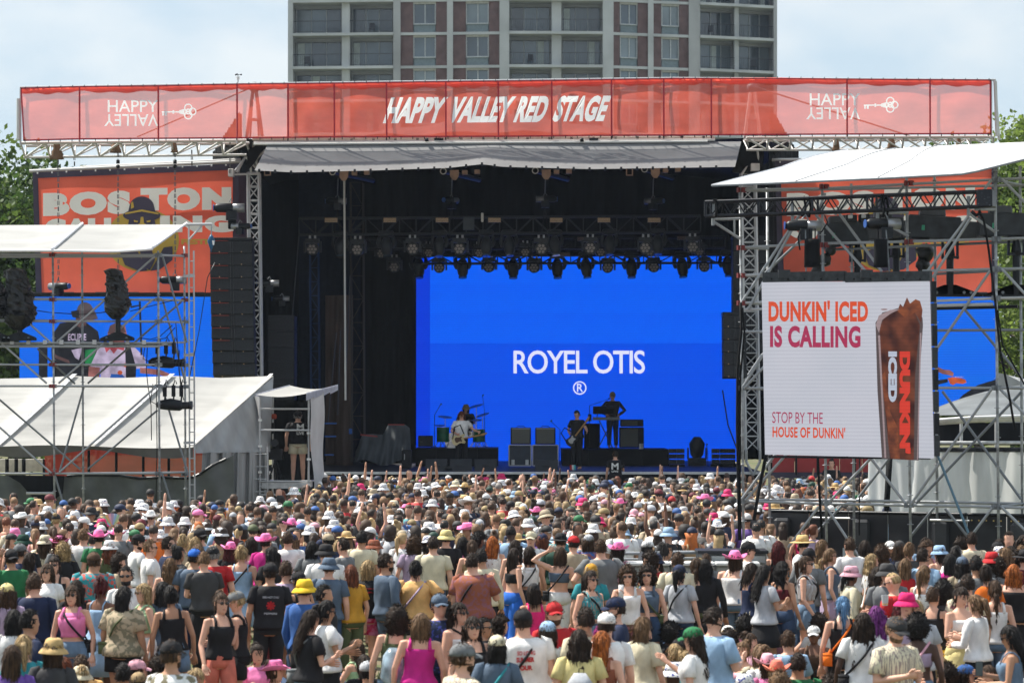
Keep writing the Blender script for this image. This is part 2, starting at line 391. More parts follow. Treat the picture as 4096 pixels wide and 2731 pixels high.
# ================================================================ trees
leaf_mats = [mat('leaf_dark', (.055, .105, .024), .6, var=.3, scale=2, translucent=.4), mat('leaf_mid', (.105, .165, .036), .6, var=.3, scale=2, translucent=.45), mat('leaf_light', (.19, .27, .055), .6, var=.3, scale=2, translucent=.5)]
bark = mat('bark', (.10, .08, .065), .9, var=.3, scale=4, stretch=(3, 3, .5))
def tree(x, y, h, r, label, seed, mi=(0, 1), n=5200, base=.12, leaf=.20):
    q = np.random.default_rng(seed)
    t = thing('tree', (x, y, 0), label, 'tree', 'trees beyond the stage')
    b = MB(); tips = []
    b.blob([(x, y, 0), (x + .1, y, h * .25), (x - .1, y + .1, h * .5), (x, y, h * .85)], [h * .028, h * .022, h * .015, h * .005], 8)
    for i in range(16):
        z0 = h * q.uniform(.28, .8); a = q.uniform(0, 6.28); L = r * q.uniform(.55, 1.0) * (1.15 - z0 / h * .75)
        p1 = (x + math.cos(a) * L * .5, y + math.sin(a) * L * .5, z0 + L * .25); p2 = (x + math.cos(a) * L, y + math.sin(a) * L, z0 + L * q.uniform(.3, .6))
        b.blob([(x, y, z0), p1, p2], [h * .010, h * .007, h * .003], 5); tips += [p1, p2]
    b.build('trunk', bark, t, True)
    # clumps of leaves
    cl = []
    for i in range(110):
        u = q.normal(size=3); u /= np.linalg.norm(u); rr = q.uniform(.45, 1.0) ** .6
        cz = h * (base + (1 - base) * .5); k = np.array([r, r, h * (1 - base) * .5])
        c = np.array([x, y, cz]) + u * k * rr * np.array([1, 1, 1.0]); c[2] = min(c[2], h)
        cl.append((c, q.uniform(.5, 1.15) * r * .28))
    for p in tips: cl.append((np.array(p), r * .22))
    for k, mm in enumerate(mi):
        V = []; Fc = []
        sel = [c for i, c in enumerate(cl) if i % len(mi) == k]; per = int(n * 2.2) // len(mi) // len(sel)
        for c, rad in sel:
            for j in range(per):
                u = q.normal(size=3); u /= np.linalg.norm(u); p = c + u * rad * q.uniform(.55, 1.05) * np.array([1.15, 1.15, .75])
                d = q.normal(size=3) * .5 + u * .3; d[2] -= .2; d /= np.linalg.norm(d); e = np.cross(d, q.normal(size=3)); e /= np.linalg.norm(e) + 1e-9
                s_ = leaf * q.uniform(.6, 1.3); o = len(V)
                V += [p, p + d * s_ * .5 + e * s_ * .32, p + d * s_, p + d * s_ * .5 - e * s_ * .32]; Fc.append([o, o + 1, o + 2, o + 3])
        MB().add(V, Fc).build('crown', leaf_mats[mm], t)
def XG(px, Y): return (px - CX) / FPX * Y
tree(XG(60, 112), 112, 12.6, 5.6, 'leafy tree behind the left end of the stage banner', 1, (0, 1), 15000, leaf=.28)
tree(XG(230, 121), 121, 11.6, 3.4, 'lower tree crown peeping above the left festival banner', 2, (1, 2), 4500, leaf=.24)
tree(XG(-160, 106), 106, 14.0, 5.2, 'tree at the far left edge behind the covered lamps', 3, (0, 1), 11000, leaf=.28)
tree(XG(4110, 104), 104, 13.6, 3.3, 'bright green tree beyond the right end of the red banner', 4, (1, 2), 9000, leaf=.22)
tree(XG(3900, 128), 128, 15.0, 4.5, 'tree glimpsed behind the right truss of the stage', 5, (0, 1), 6000, leaf=.26)
tree(XG(3560, 131), 131, 13.4, 4.6, 'dark tree behind the right truss near the stage roof', 6, (0, 1), 6000, leaf=.26)
tree(XG(4300, 96), 96, 11.8, 3.6, 'tree outside the right tower beside the pale tent', 7, (1, 2), 7000, leaf=.22)
low = MB()                                        # distant low roofline glimpsed under the left tree
tag(bx('distant_building', (XG(120, 190), 190, 4.6), (22, 8, 9.2), mat('brown_brick', (.16, .10, .08), .9), None), 'low brown building far behind the left tree', 'building')
# ================================================================ the stage
def beam_lattice(parent, A, B, h, d, m, r=.025, nb=8, flip=False, zig='X', dirn=None):
    """box truss between A and B (centre lines of the upper front chord); h down, d back"""
    A = Vector(A); B = Vector(B); dn = Vector((0, 0, -h)); bk = Vector(dirn) * d if dirn else Vector((0, d, 0))
    for o in (Vector(), dn, bk, dn + bk): tube('chord', A + o, B + o, r, m, parent, 8)
    for k in range(nb + 1):
        p = A + (B - A) * (k / nb)
        tube('brace', p, p + dn, r * .6, m, parent, 6)
        if k < nb:
            p2 = A + (B - A) * ((k + 1) / nb)
            a, b = (p, p2 + dn) if (k % 2 == 0) != flip else (p + dn, p2)
            tube('brace', a, b, r * .6, m, parent, 6); tube('brace', a + bk, b + bk, r * .6, m, parent, 6)
            tube('brace', p if k % 2 else p2, (p2 if k % 2 else p) + bk, r * .5, m, parent, 6)
def mast(parent, px0, py0, px1, py1, Y, wpx, m, r=.03, nb=14, d=.4, full=True):
    """vertical box mast from top (px0,py0) to bottom (px1,py1)"""
    a = P(px0, py0, Y); b = P(px1, py1, Y); w_ = wpx / FPX * Y
    cs = [(-w_ / 2, 0), (w_ / 2, 0), (w_ / 2, d), (-w_ / 2, d)]
    for x, y in cs: tube('chord', a + Vector((x, y, 0)), b + Vector((x, y, 0)), r, m, parent)
    for k in range(nb):
        p = a + (b - a) * (k / nb); p2 = a + (b - a) * ((k + 1) / nb)
        for s_, e_ in ((0, 1), (2, 3)) if full else ((0, 1),):
            if k % 2: s_, e_ = e_, s_
            tube('brace', p + Vector((*cs[s_], 0)), p2 + Vector((*cs[e_], 0)), r * .55, m, parent, 6)
            tube('brace', p + Vector((*cs[s_], 0)), p + Vector((*cs[e_], 0)), r * .55, m, parent, 6)
        if full: tube('brace', p + Vector((*cs[1], 0)), p2 + Vector((*cs[2], 0)), r * .55, m, parent, 6)

# ---- deck, back wall, curtains, roof
YS = 85.4; DZ = 1.65
stage = thing('stage', (XG(2048, 92), 92, 0), 'big covered concert stage with black drapes and a black deck', 'stage')
xl, xr = P(985, 0, YS).x, P(3050, 0, YS).x
deckm = mat('stage_deck', (.035, .036, .04), .5, var=.3, scale=1.2)
box('deck', ((xl + xr) / 2, YS + 8.6, DZ - .06), (xr - xl, 17, .12), deckm, stage)
bx('deck_edge', ((xl + xr) / 2, YS - .03, DZ - .03), (xr - xl, .05, .075), mat('bright_deck_edge', (.60, .61, .62), .5, .2), stage, .004)
def skirt(u, v):
    x = xl + (xr - xl) * u; return (x, YS - .05 + .05 * math.sin(x * 5.1) + .03 * math.sin(x * 13.7 + v * 2), (DZ - .08) * (1 - v))
MB().sheet(skirt, 220, 4).build('skirt', blackc, stage, True)
def drape(name, x0, y0, x1, y1, z0, z1, m, parent, amp=.10, fr=3.2, n=None):
    L = math.hypot(x1 - x0, y1 - y0); n = n or int(L * 14); nx, ny = -(y1 - y0) / L, (x1 - x0) / L
    def f(u, v):
        s_ = u * L; o = amp * (math.sin(s_ * fr * 2) + .5 * math.sin(s_ * fr * 5.3 + 1.3 + v)) * (.6 + .4 * v)
        return (x0 + (x1 - x0) * u + nx * o, y0 + (y1 - y0) * u + ny * o, z1 + (z0 - z1) * v)
    return MB().sheet(f, n, 6).build(name, m, parent, True)
zt = 12.3
drape('back_drape', xl - 2.6, 101.2, xr + 2.6, 101.2, DZ, zt, blackc, stage)
drape('side_drape', xl - .3, 87.0, xl - 2.5, 101.2, DZ, zt, blackc, stage)
drape('side_drape', xr + .3, 86.2, xr + 2.5, 101.2, DZ, zt, blackc, stage)
drape('wing_drape', P(1440, 0, 96).x, 96.2, P(1665, 0, 96).x, 96.0, DZ, zt, blackc, stage)
brown_c = mat('brown_grey_drape', (.115, .085, .075), .9, var=.3, scale=1.2, stretch=(4, 4, .4))
drape('wing_drape', P(1297, 0, 93).x, 93.4, P(1410, 0, 93).x, 93.0, DZ, P(0, 1180, 93).z, brown_c, stage, .07, 4)
drape('wing_drape', P(1190, 0, 98).x, 98.4, P(1440, 0, 98).x, 98.0, DZ, zt, mat('navy_drape', (.012, .02, .045), .9), stage)
# roof tarpaulin over the whole stage
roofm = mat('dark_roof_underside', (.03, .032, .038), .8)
def rooff(u, v):
    x = xl - .6 + (xr - xl + 1.2) * u; y = 83.4 + 18.5 * v
    return (x, y, 11.15 + 1.3 * (1 - abs(2 * u - 1)) * min(1, v * 3 + .2) + .05 * math.sin(x * 3))
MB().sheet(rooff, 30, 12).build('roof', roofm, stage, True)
# tan joists, pipe ends and spreader plates under the roof front
tanm = mat('tan_painted_steel', (.30, .21, .15), .6, var=.2, scale=4)
for px, yy in ((1330, 688), (1773, 685), (2141, 683), (2578, 677)):
    c = P(px, yy, 84.6); ring = MB()
    for k in range(20):
        a, b_ = 2 * math.pi * k / 20, 2 * math.pi * (k + 1) / 20
        ring.tube((c.x + .085 * math.cos(a), c.y, c.z + .085 * math.sin(a)), (c.x + .085 * math.cos(b_), c.y, c.z + .085 * math.sin(b_)), .016, 5)
    ring.build('pipe_ring', alu_w, stage, True)
    tube('roof_pipe', c + Vector((.02, .03, 0)), c + Vector((1.0, 3.5, 0)), .075, blackm, stage, 12)
    c2 = c + Vector((.32, .1, -.10)); b = MB(); b.prism([(c2.x - .13, c2.z + .14), (c2.x + .13, c2.z + .14), (c2.x + .13, c2.z - .03), (c2.x + .05, c2.z - .15), (c2.x - .05, c2.z - .15), (c2.x - .13, c2.z - .03)][::-1], c2.y, c2.y + .04)
    b.build('hanger_plate', tanm, stage)
    for k in range(2): bx('joist_end', (c.x + .62 + .36 * k, c.y + .3, c.z - .02 + .02 * k), (.16, .3, .12), tanm, stage)
for px in (1070, 2518): 
    c = P(px, 690, 84.6); b = MB()
    for s_ in (-1, 1): b.box((c.x + s_ * .085, c.y, c.z), (.03, .05, .17))
    b.box((c.x, c.y, c.z - .08), (.2, .05, .03)); b.build('hanger_plate', tanm, stage)

# ---- header: frame rail, awning
header = thing('header_frame', (XG(2000, 84), 84, 0), 'long pale metal frame carrying the red stage name banner', 'frame', None)
YB = 82.0
def top_y(px):
    pts = [(78, 352), (320, 345), (640, 342), (950, 335), (1340, 331), (1790, 325), (2210, 321), (2700, 312), (3110, 311), (3400, 315), (3980, 319)]
    return float(np.interp(px, [p[0] for p in pts], [p[1] for p in pts]))
def bot_y(px):
    pts = [(88, 565), (320, 559), (640, 557), (950, 555), (1320, 551), (2000, 549), (2450, 545), (3100, 541), (3980, 538)]
    return float(np.interp(px, [p[0] for p in pts], [p[1] for p in pts]))
posts = [82, 318, 633, 948, 1152, 1337, 1546, 1783, 1993, 2207, 2446, 2655, 2845, 3388, 3720, 3965]
for px in posts: tube('post', P(px, top_y(px) + 3, YB + .12), P(px, bot_y(px) + 18, YB + .12), .028, blackm if 1100 < px < 2900 else alu, header)
tube('post', P(73, 395, YB + .1), P(73, 560, YB + .1), .05, alu_w, header); tube('post', P(3981, 325, YB + .1), P(3988, 545, YB + .1), .05, alu_w, header)
tube('post', P(3978, 318, YB + .1), P(3996, 560, YB + .3), .04, alu_w, header)
tube('rail', P(80, 350, YB + .1), P(950, 336, YB + .1), .03, alu, header); tube('rail', P(950, 336, YB + .1), P(2700, 313, YB + .1), .03, alu, header); tube('rail', P(2700, 313, YB + .1), P(3982, 320, YB + .1), .03, alu, header)
bx('beam', tuple((P(1010, 560, YB + .18) + P(2860, 549, YB + .18)) / 2), (P(2860, 0, YB + .18).x - P(1010, 0, YB + .18).x, .16, .11), mat('cream_beam', (.62, .60, .52), .6), header)
tube('rail', P(1015, 570, YB + .1), P(2860, 560, YB + .1), .04, alu_w, header); tube('rail', P(1015, 577, YB + .05), P(2830, 566, YB + .05), .035, alu_w, header)
for k, px in enumerate(range(1230, 2860, 88)): box('clamp', tuple(P(px, 562 - (px - 1200) * .006, YB + .15)), (.07, .1, .1), blackm, header)
for px, dx in ((1700, 40), (2320, 36)):
    tube('junction_lamp', P(px, 561, YB), P(px + 14, 559, YB), .05, blackm, header); box('junction_box', tuple(P(px + 55, 558, YB + .1)), (.25, .1, .06), blackm, header)
# left and right cantilever trusses under the banner
def canti(a0, a1, n, name_label, y0t, y0b, rightwards):
    t = thing('roof_truss', tuple(P((a0 + a1) / 2, 600, YB + .6)), name_label, 'truss', 'silver trusses under the banner')
    A = P(a0, y0t(a0), YB + .2); B = P(a1, y0t(a1), YB + .2)
    for o in (Vector((0, 0, 0)), Vector((0, .9, .0))):
        tube('chord', A + o, B + o, .045, alu_w, t)
    A2 = P(a0 + (12 if not rightwards else 0), y0b(a0), YB + .65); B2 = P(a1, y0b(a1), YB + .65); tube('chord', A2, B2, .035, alu_w, t)
    for k in range(n):
        p = A + (B - A) * (k / n); p2 = A + (B - A) * ((k + 1) / n); q1 = A2 + (B2 - A2) * ((k + .08) / n); q2 = A2 + (B2 - A2) * ((k + .92) / n)
        if rightwards: tube('brace', p, q2, .030, alu_w, t, 6); tube('brace', p2, q2, .030, alu_w, t, 6)
        else: tube('brace', q1, p2, .030, alu_w, t, 6); tube('brace', q1, p, .030, alu_w, t, 6)
        o = Vector((0, .9, 0)); tube('brace', p + o, q1, .022, alu_w, t, 6); tube('brace', p2 + o, q1, .022, alu_w, t, 6); tube('brace', p, p2 + o, .02, alu_w, t, 6)
    return t
tl = canti(82, 985, 9, 'silver lattice truss under the left end of the red banner', lambda x: 573 - (x - 80) * .012, lambda x: 630 - (x - 80) * .012, False)
trr = canti(2985, 3975, 11, 'silver lattice truss under the right end of the red banner', lambda x: 552 - (x - 2985) * .004, lambda x: 600 + (x - 2985) * .0, True)
sack_m = mat('burlap', (.16, .10, .06), .95, var=.3, scale=3, bump=.6)
for i, (px, y0, y1, ww) in enumerate([(228, 575, 638, 22), (463, 570, 612, 20), (697, 568, 610, 13), (3345, 548, 610, 14), (3565, 548, 605, 16), (3835, 550, 592, 12)]):
    Yk = YB + .5; b = MB(); rg = []
    q = np.random.default_rng(i)
    for k in range(7):
        t_ = k / 6; c = P(px, y0 + (y1 - y0) * t_, Yk); w_ = ww / FPX * Yk * (.55 + .65 * t_)
        e = ell((c.x, c.y, c.z), w_, w_ * .7, 12); e[:, :2] = (e[:, :2] - [c.x, c.y]) * (1 + .14 * q.standard_normal((12, 1))) + [c.x, c.y]; rg.append(e)
    b.add(*loft(rg)); tag(b.build('burlap_wrap', sack_m, None, True), 'brown sacking wrapped round the ' + ORD[i] + ' hoist under the banner truss, counted from the left', 'cloth wrap', 'sacking wraps on the hoists')
# chains from the left truss to the line array and side screen
chain_m = mat('chain', (.16, .16, .17), .5, .6)
for i, (px, y0, y1) in enumerate([(233, 640, 1130), (472, 612, 1130), (700, 612, 1100), (297, 600, 670), (767, 600, 668), (920, 560, 700)]):
    b = MB(); p0 = P(px, y0, YB + .55); p1 = P(px + 1, y1, YB + .9); n = int((p0 - p1).length / .16)
    for k in range(n):
        a = p0.lerp(p1, k / n); c = p0.lerp(p1, (k + .75) / n); dx = .018 if k % 2 else 0.008
        b.tube(a + Vector((dx, 0, 0)), c + Vector((dx, 0, 0)), .011, 4); b.tube(a - Vector((dx, 0, 0)), c - Vector((dx, 0, 0)), .011, 4)
    tag(b.build('hoist_chain', chain_m), ORD[i] + ' hoist chain hanging over the left festival banner', 'chain', 'chains over the left banner')
for i, px in enumerate((472, 700)):
    c = P(px, 655, YB + .55); b = MB(); b.tube(c + Vector((0, 0, .1)), c, .05, 8); b.sphere(tuple(c + Vector((0, 0, -.08))), .06, 8, 6)
    tag(b.build('hoist_hook', blackm, None, True), ['left', 'right'][i] + ' one of two black hooks on chains over the banner', 'hook', 'black chain hooks')
# thin anemometer on top of the banner
an = thing('anemometer', tuple(P(952, 333, YB + .2)), 'small white wind gauge standing on top of the red banner', 'wind gauge')
tube('pole', P(952, 336, YB + .2), P(952, 318, YB + .2), .018, alu, an)
b = MB(); [b.add(*loft([ell(tuple(P(952, 318 - 4 * k, YB + .2)), .05, .05, 10), ell(tuple(P(952, 316 - 4 * k, YB + .2)), .05, .05, 10)])) for k in range(3)]
b.build('housing', white_print, an)
for a in range(3):
    p = P(952, 299, YB + .2); e = p + Vector((.09 * math.cos(a * 2.1 + .3), .09 * math.sin(a * 2.1 + .3), 0)); tube('arm', p, e, .008, blackm, an, 5); MB().sphere(tuple(e), .025, 6, 5).build('cup', blackm, an)
tube('stem', P(952, 306, YB + .2), P(952, 298, YB + .2), .01, blackm, an, 5)

# ---- the red mesh banner, one panel between each pair of posts
banner = thing('stage_banner', tuple(P(2048, 450, YB)), 'long red mesh banner naming the stage, stretched above it', 'banner')
edges = [82, 318, 633, 948, 1152, 1337, 1546, 1783, 1993, 2207, 2446, 2655, 2845, 3388, 3720, 3965]
q = np.random.default_rng(5); PH = [q.uniform(0, 6, 4) for _ in edges]
def ban(px, py):                              # the hanging surface: each panel bellies and creases between its posts
    n_ = max(0, min(len(edges) - 2, int(np.searchsorted(edges, px, 'right')) - 1)); a, b_ = edges[n_], edges[n_ + 1]; ph = PH[n_]
    u = min(1, max(0, (px - a) / (b_ - a))); t_, b2 = top_y(px), bot_y(px); v = min(1, max(0, (py - t_) / (b2 - t_)))
    e = math.sin(math.pi * u) * math.sin(math.pi * v)
    o = .05 * e + .013 * max(0, e) ** .5 * (math.sin(u * 4 + v * 5 + ph[0]) + .8 * math.sin(u * 6 - v * 7 + ph[1]) + .35 * math.sin(u * 13 + v * 7 + ph[2]))
    return P(px, py, YB - .02 + o)
from mathutils.geometry import delaunay_2d_cdt
pv, pf, own, pe = [], [], [], []
def add2(vs, fs, who):
    o = len(pv); pv.extend(Vector(p) for p in vs)
    for f_ in fs: pf.append([o + i for i in f_]); own.append(who)
def word(body, x0, y0, x1, y1, who, bold, ital=0.0, space=1.0, rise=0.0, flip=False):
    v, f = text2d(body, bold, 0, space); o = []
    for a, b_ in v:
        if flip: a, b_ = 1 - a, 1 - b_
        px = x0 + a * (x1 - x0 - ital * (y1 - y0)) + ital * (y1 - y0) * b_; o.append((px, y1 + b_ * (y0 - y1) - rise * (px - x0)))
    add2(o, f, who)
for n_, (body, x0, x1, dy) in enumerate((('HAPPY', 1531, 1794, 0), ('VALLEY', 1784, 2066, -2), ('RED', 2052, 2206, -4), ('STAGE', 2206, 2447, -6))): word(body, x0, 390 + dy, x1, 494 + dy, 'w%d' % n_, .05, .33, 1.05, .007)
for n_, (dx, dy) in enumerate(((0, 0), (2808, -27))):
    word('HAPPY', 431 + dx, 401 + dy, 632 + dx, 449 + dy, 'h%d' % n_, .006); word('VALLEY', 417 + dx, 457 + dy, 632 + dx, 505 + dy, 'v%d' % n_, .006, flip=True)
    kx, ky = 753 + dx, 447 + dy; pl = []
    for (ox, oy, r_) in ((0, 0, 12), (17, 0, 16), (0, -15, 17), (0, 15, 17)): pl += annulus(kx + ox, ky + oy, r_, 5, 20)
    pl += [[(647 + dx, 446 + dy), (716 + dx, 446 + dy), (716 + dx, 451 + dy), (647 + dx, 451 + dy)], [(716 + dx, 443 + dy), (738 + dx, 436 + dy), (738 + dx, 460 + dy), (716 + dx, 454 + dy)],
           [(690 + dx, 442 + dy), (697 + dx, 442 + dy), (697 + dx, 455 + dy), (690 + dx, 455 + dy)], [(649 + dx, 451 + dy), (655 + dx, 451 + dy), (655 + dx, 463 + dy), (649 + dx, 463 + dy)], [(659 + dx, 451 + dy), (667 + dx, 451 + dy), (667 + dx, 463 + dy), (659 + dx, 463 + dy)]]
    for p in pl: add2(p, [list(range(len(p)))], 'k%d' % n_)
for n_, (a, b_) in enumerate(zip(edges, edges[1:])):
    for ii in range(25 if n_ == len(edges) - 2 else 24):
        px = a + (b_ - a) * ii / 24
        if n_ == 0 and ii == 0: cols = [(82 + 12 * jj / 14, top_y(82) + (bot_y(94) - top_y(82)) * jj / 14) for jj in range(15)]
        else: cols = [(px, top_y(px) + (bot_y(px) - top_y(px)) * jj / 14) for jj in range(15)]
        o = len(pv); pv.extend(Vector(p) for p in cols)
        if ii in (0, 24): pe.extend((o + t_, o + t_ + 1) for t_ in range(14))
ov, oe, of, _a, _b, orf = delaunay_2d_cdt(pv, pe, pf, 0, 1e-4)
groups = {}
tr_, tw_ = [], []                               # glyph triangles, to tell letter faces from ground faces
for f_, w_ in zip(pf, own):
    for i in range(1, len(f_) - 1): tr_.append([tuple(pv[f_[0]]), tuple(pv[f_[i]]), tuple(pv[f_[i + 1]])]); tw_.append(w_)
tr_ = np.array(tr_); cen = np.array([tuple(sum((ov[i] for i in f_), Vector((0, 0))) / len(f_)) for f_ in of]); who = [None] * len(of)
for key in dict.fromkeys(tw_):
    T = tr_[[i for i, w_ in enumerate(tw_) if w_ == key]]; lo_, hi_ = T.reshape(-1, 2).min(0), T.reshape(-1, 2).max(0); idx = np.nonzero(((cen > lo_) & (cen < hi_)).all(1))[0]; c_ = cen[idx][:, None]
    cr2 = lambda a, b_, p: (b_[:, 0] - a[:, 0]) * (p[..., 1] - a[:, 1]) - (b_[:, 1] - a[:, 1]) * (p[..., 0] - a[:, 0])
    d1, d2, d3 = cr2(T[:, 0], T[:, 1], c_), cr2(T[:, 1], T[:, 2], c_), cr2(T[:, 2], T[:, 0], c_)
    ins = (((d1 >= 0) & (d2 >= 0) & (d3 >= 0)) | ((d1 <= 0) & (d2 <= 0) & (d3 <= 0))).any(1)
    for i in idx[ins]: who[i] = key
for f_, key in zip(of, who):
    if key is None:
        c = sum((ov[i] for i in f_), Vector((0, 0))) / len(f_)
        if c.y < top_y(c.x) or c.y > bot_y(c.x): continue
        key = int(np.searchsorted(edges, c.x, 'right')) - 1
    groups.setdefault(key, []).append(f_)
w3 = [ban(p.x, p.y) for p in ov]
for key, fs in groups.items():
    ids = sorted({i for f_ in fs for i in f_}); mp_ = {i: n_ for n_, i in enumerate(ids)}; b = MB(); b.add([w3[i] for i in ids], [[mp_[i] for i in f_][::-1] for f_ in fs])
    if isinstance(key, int): b.build('panel', red_mesh, banner, True)
    else: b.build('key_emblem' if key[0] == 'k' else 'lettering', glow_print, banner, False)
hemf = mesh_cloth('hem_flap_red', (.70, .06, .06), .05, .35)
for n_, (a, b_) in enumerate(zip(edges, edges[1:])):          # the folded-over scalloped hem along the top
    def hf(u, v, a=a, b_=b_):
        px = a + (b_ - a) * u; d = (20 + 7 * math.sin(math.pi * u) + 3 * math.sin(u * 17 + a)) * v; p = ban(px, top_y(px) + d); p.y += .03; return p
    MB().sheet(hf, 20, 2).build('hem_flap', hemf, banner, True)
for px in edges[1:-1]:
    poly_px('seam', [[(px - 3, top_y(px)), (px + 3, top_y(px)), (px + 4, bot_y(px)), (px - 2, bot_y(px))]], YB - .035, red_dark, banner)
for fn, nm, dy in ((top_y, 'hem', 5), (bot_y, 'hem', -6)):
    for a, b_ in zip(edges, edges[1:]):
        x0 = a + (12 if (fn is bot_y and a == 82) else 0)
        poly_px(nm, [[(x0, fn(a)), (b_, fn(b_)), (b_, fn(b_) + dy), (x0, fn(a) + dy)]], YB - .03, red_dark, banner)
poly_px('hem', [[(82, 352), (87, 352), (100, 565), (94, 565)], [(3958, 319), (3965, 319), (3966, 540), (3960, 540)]], YB - .03, red_dark, banner)
b = MB()
for px in np.arange(100, 3960, 47): b.tube(P(px, top_y(px) + 3, YB - .06), P(px + 3, top_y(px) - 4, YB + .05), .012, 4); b.tube(P(px, bot_y(px) - 3, YB - .06), P(px, bot_y(px) + 6, YB + .05), .012, 4)
tag(b.build('cable_tie', blackm, banner), None, None, None, 'stuff')
# A-frames and guy wires standing behind the banner
for i, px in enumerate((1018, 3010)):
    af = thing('mast_frame', tuple(P(px, 550, 83.6)), ['left', 'right'][i] + ' A-shaped mast frame showing through the red banner', 'frame', 'mast frames behind the banner')
    for s_ in (-1, 1):
        tube('leg', P(px + 4 * s_, 345, 83.6), P(px + 32 * s_, 555, 83.6), .05, alu_w if i else steel_d, af); tube('leg', P(px + 6 * s_, 350, 84.0), P(px + 18 * s_, 555, 84.0), .03, steel_d, af)
    tube('crossbar', P(px - 22, 479, 83.6), P(px + 22, 479, 83.6), .045, steel_d, af); MB().sphere(tuple(P(px, 350, 83.6)), .16, 10, 8).build('sheave', steel_d, af, True)
    tag(tube('guy_wire', P(px, 345, 83.6), P(px - 470 if i == 0 else px + 640, 548, 83.2), .022, steel_d, None), ['left', 'right'][i] + ' sloping guy wire behind the red banner', 'wire', 'guy wires behind the banner')
# ---- grey awning below the banner with a ridge in the middle
aw_m = mat('grey_awning', (.17, .172, .178), .65, var=.10, scale=1.2, stretch=(1, 1, 2), bump=.1)
awn = thing('stage_awning', tuple(P(2000, 630, 83)), 'grey peaked awning hanging below the red stage banner', 'awning')
def awf(u, v):
    if u < .5: k = u / .5
    else: k = (u - .5) / .5
    tx = 1070 + (2965 - 1070) * u; bxp = np.interp(u, [0, .47, .5, 1], [1018, 1930, 1975, 2940])
    ty = 578 - (tx - 1070) * .006; by = np.interp(u, [0, .08, .25, .40, .47, .52, .7, 1], [682, 690, 682, 672, 657, 668, 677, 668])
    sag = 10 * math.sin(math.pi * min(1, abs(u - .48) * 2)) * math.sin(math.pi * v)
    px = tx + (bxp - tx) * v; py = ty + (by - ty) * v + sag
    return P(px, py, YB + .12 - 1.2 * v)
MB().sheet(awf, 60, 12).build('cover', aw_m, awn, True)
b = MB()
for k in range(30):
    p = awf(.01 + k / 30.5, 1.0); b.box((p.x, p.y - .03, p.z), (.06, .05, .09))
tag(b.build('clip', blackm, awn), None, None, None, 'stuff')
# dark flap at each end of the roof
poly_px('flap', [[(1040, 575), (1065, 575), (1020, 650), (985, 690), (992, 600)]], 84.2, blackc, awn)
poly_px('flap', [[(2965, 556), (3060, 556), (3050, 700), (2925, 690), (2950, 640)]], 84.4, blackc, awn)

# ---- stage masts
m1 = thing('stage_mast', tuple(P(1013, 1500, 84.6)), 'silver lattice mast at the left front corner of the stage', 'mast', 'silver masts of the stage roof')
mast(m1, 1012, 690, 1026, 1900, 84.6, 44, alu, .035, 22, .5)
for a, b_ in [((985, 565), (1010, 650)), ((1040, 565), (1018, 650)), ((1015, 570), (1014, 655)), ((930, 698), (983, 628)), ((983, 628), (1040, 690)), ((930, 698), (1040, 696)), ((948, 690), (975, 640)), ((1060, 600), (1022, 640)), ((1000, 640), (1005, 700)), ((1025, 640), (1030, 700))]:
    tube('strut', P(*a, 84.4), P(*b_, 84.5), .035, alu, m1)
bx('bracket', tuple(P(925, 692, 84.4)), (.16, .3, .22), alu_w, m1)
m2 = thing('stage_mast', tuple(P(3010, 1500, 84.6)), 'silver lattice mast at the right front corner of the stage', 'mast', 'silver masts of the stage roof')
mast(m2, 2995, 690, 3012, 1800, 84.6, 56, alu, .035, 20, .5)
for a, b_ in [((2985, 545), (3005, 650)), ((3030, 545), (3010, 650)), ((2965, 700), (3030, 605)), ((3030, 605), (3040, 700)), ((2985, 1845), (3012, 1900)), ((3040, 1845), (3012, 1900)), ((2985, 1800), (2985, 1845)), ((3040, 1800), (3040, 1845))]:
    tube('strut', P(*a, 84.4), P(*b_, 84.5), .04, alu, m2)
bx('bracket', tuple(P(3020, 670, 84.3)), (.25, .3, .22), alu_w, m2)
tag(tube('upright_pipe', P(1377, 690, 87), P(1382, 1600, 87), .032, alu_w, None), 'tall silver pipe standing in front of the dark stage wings', 'pipe')
m3 = thing('black_lattice_mast', tuple(P(1430, 1800, 92)), 'tall dark lattice mast inside the stage left of the screen', 'mast')
mast(m3, 1426, 730, 1432, 1850, 92, 50, mat('brown_black_steel', (.06, .052, .048), .6), .022, 12, .5, False)
m4 = thing('black_lattice_mast', tuple(P(1262, 1800, 93)), 'narrow blue-lit lattice mast deep in the left stage wing', 'mast')
mast(m4, 1255, 960, 1262, 1850, 93.5, 34, mat('blue_lit_steel', (.02, .06, .20), .6), .02, 16, .4, False)  # the blue light on this mast is put into its steel colour
for i, (x0, y0, x1, y1) in enumerate([(1196, 940, 1145, 1560), (1345, 1330, 1310, 1700), (1362, 1320, 1350, 1660), (1400, 1100, 1385, 1480)]):
    tag(tube('cable', P(x0, y0, 89), P(x1, y1, 89), .018, darkgrey, None, 5), ORD[i] + ' slanting dark cable in the left stage wing', 'cable', 'cables in the left wing')

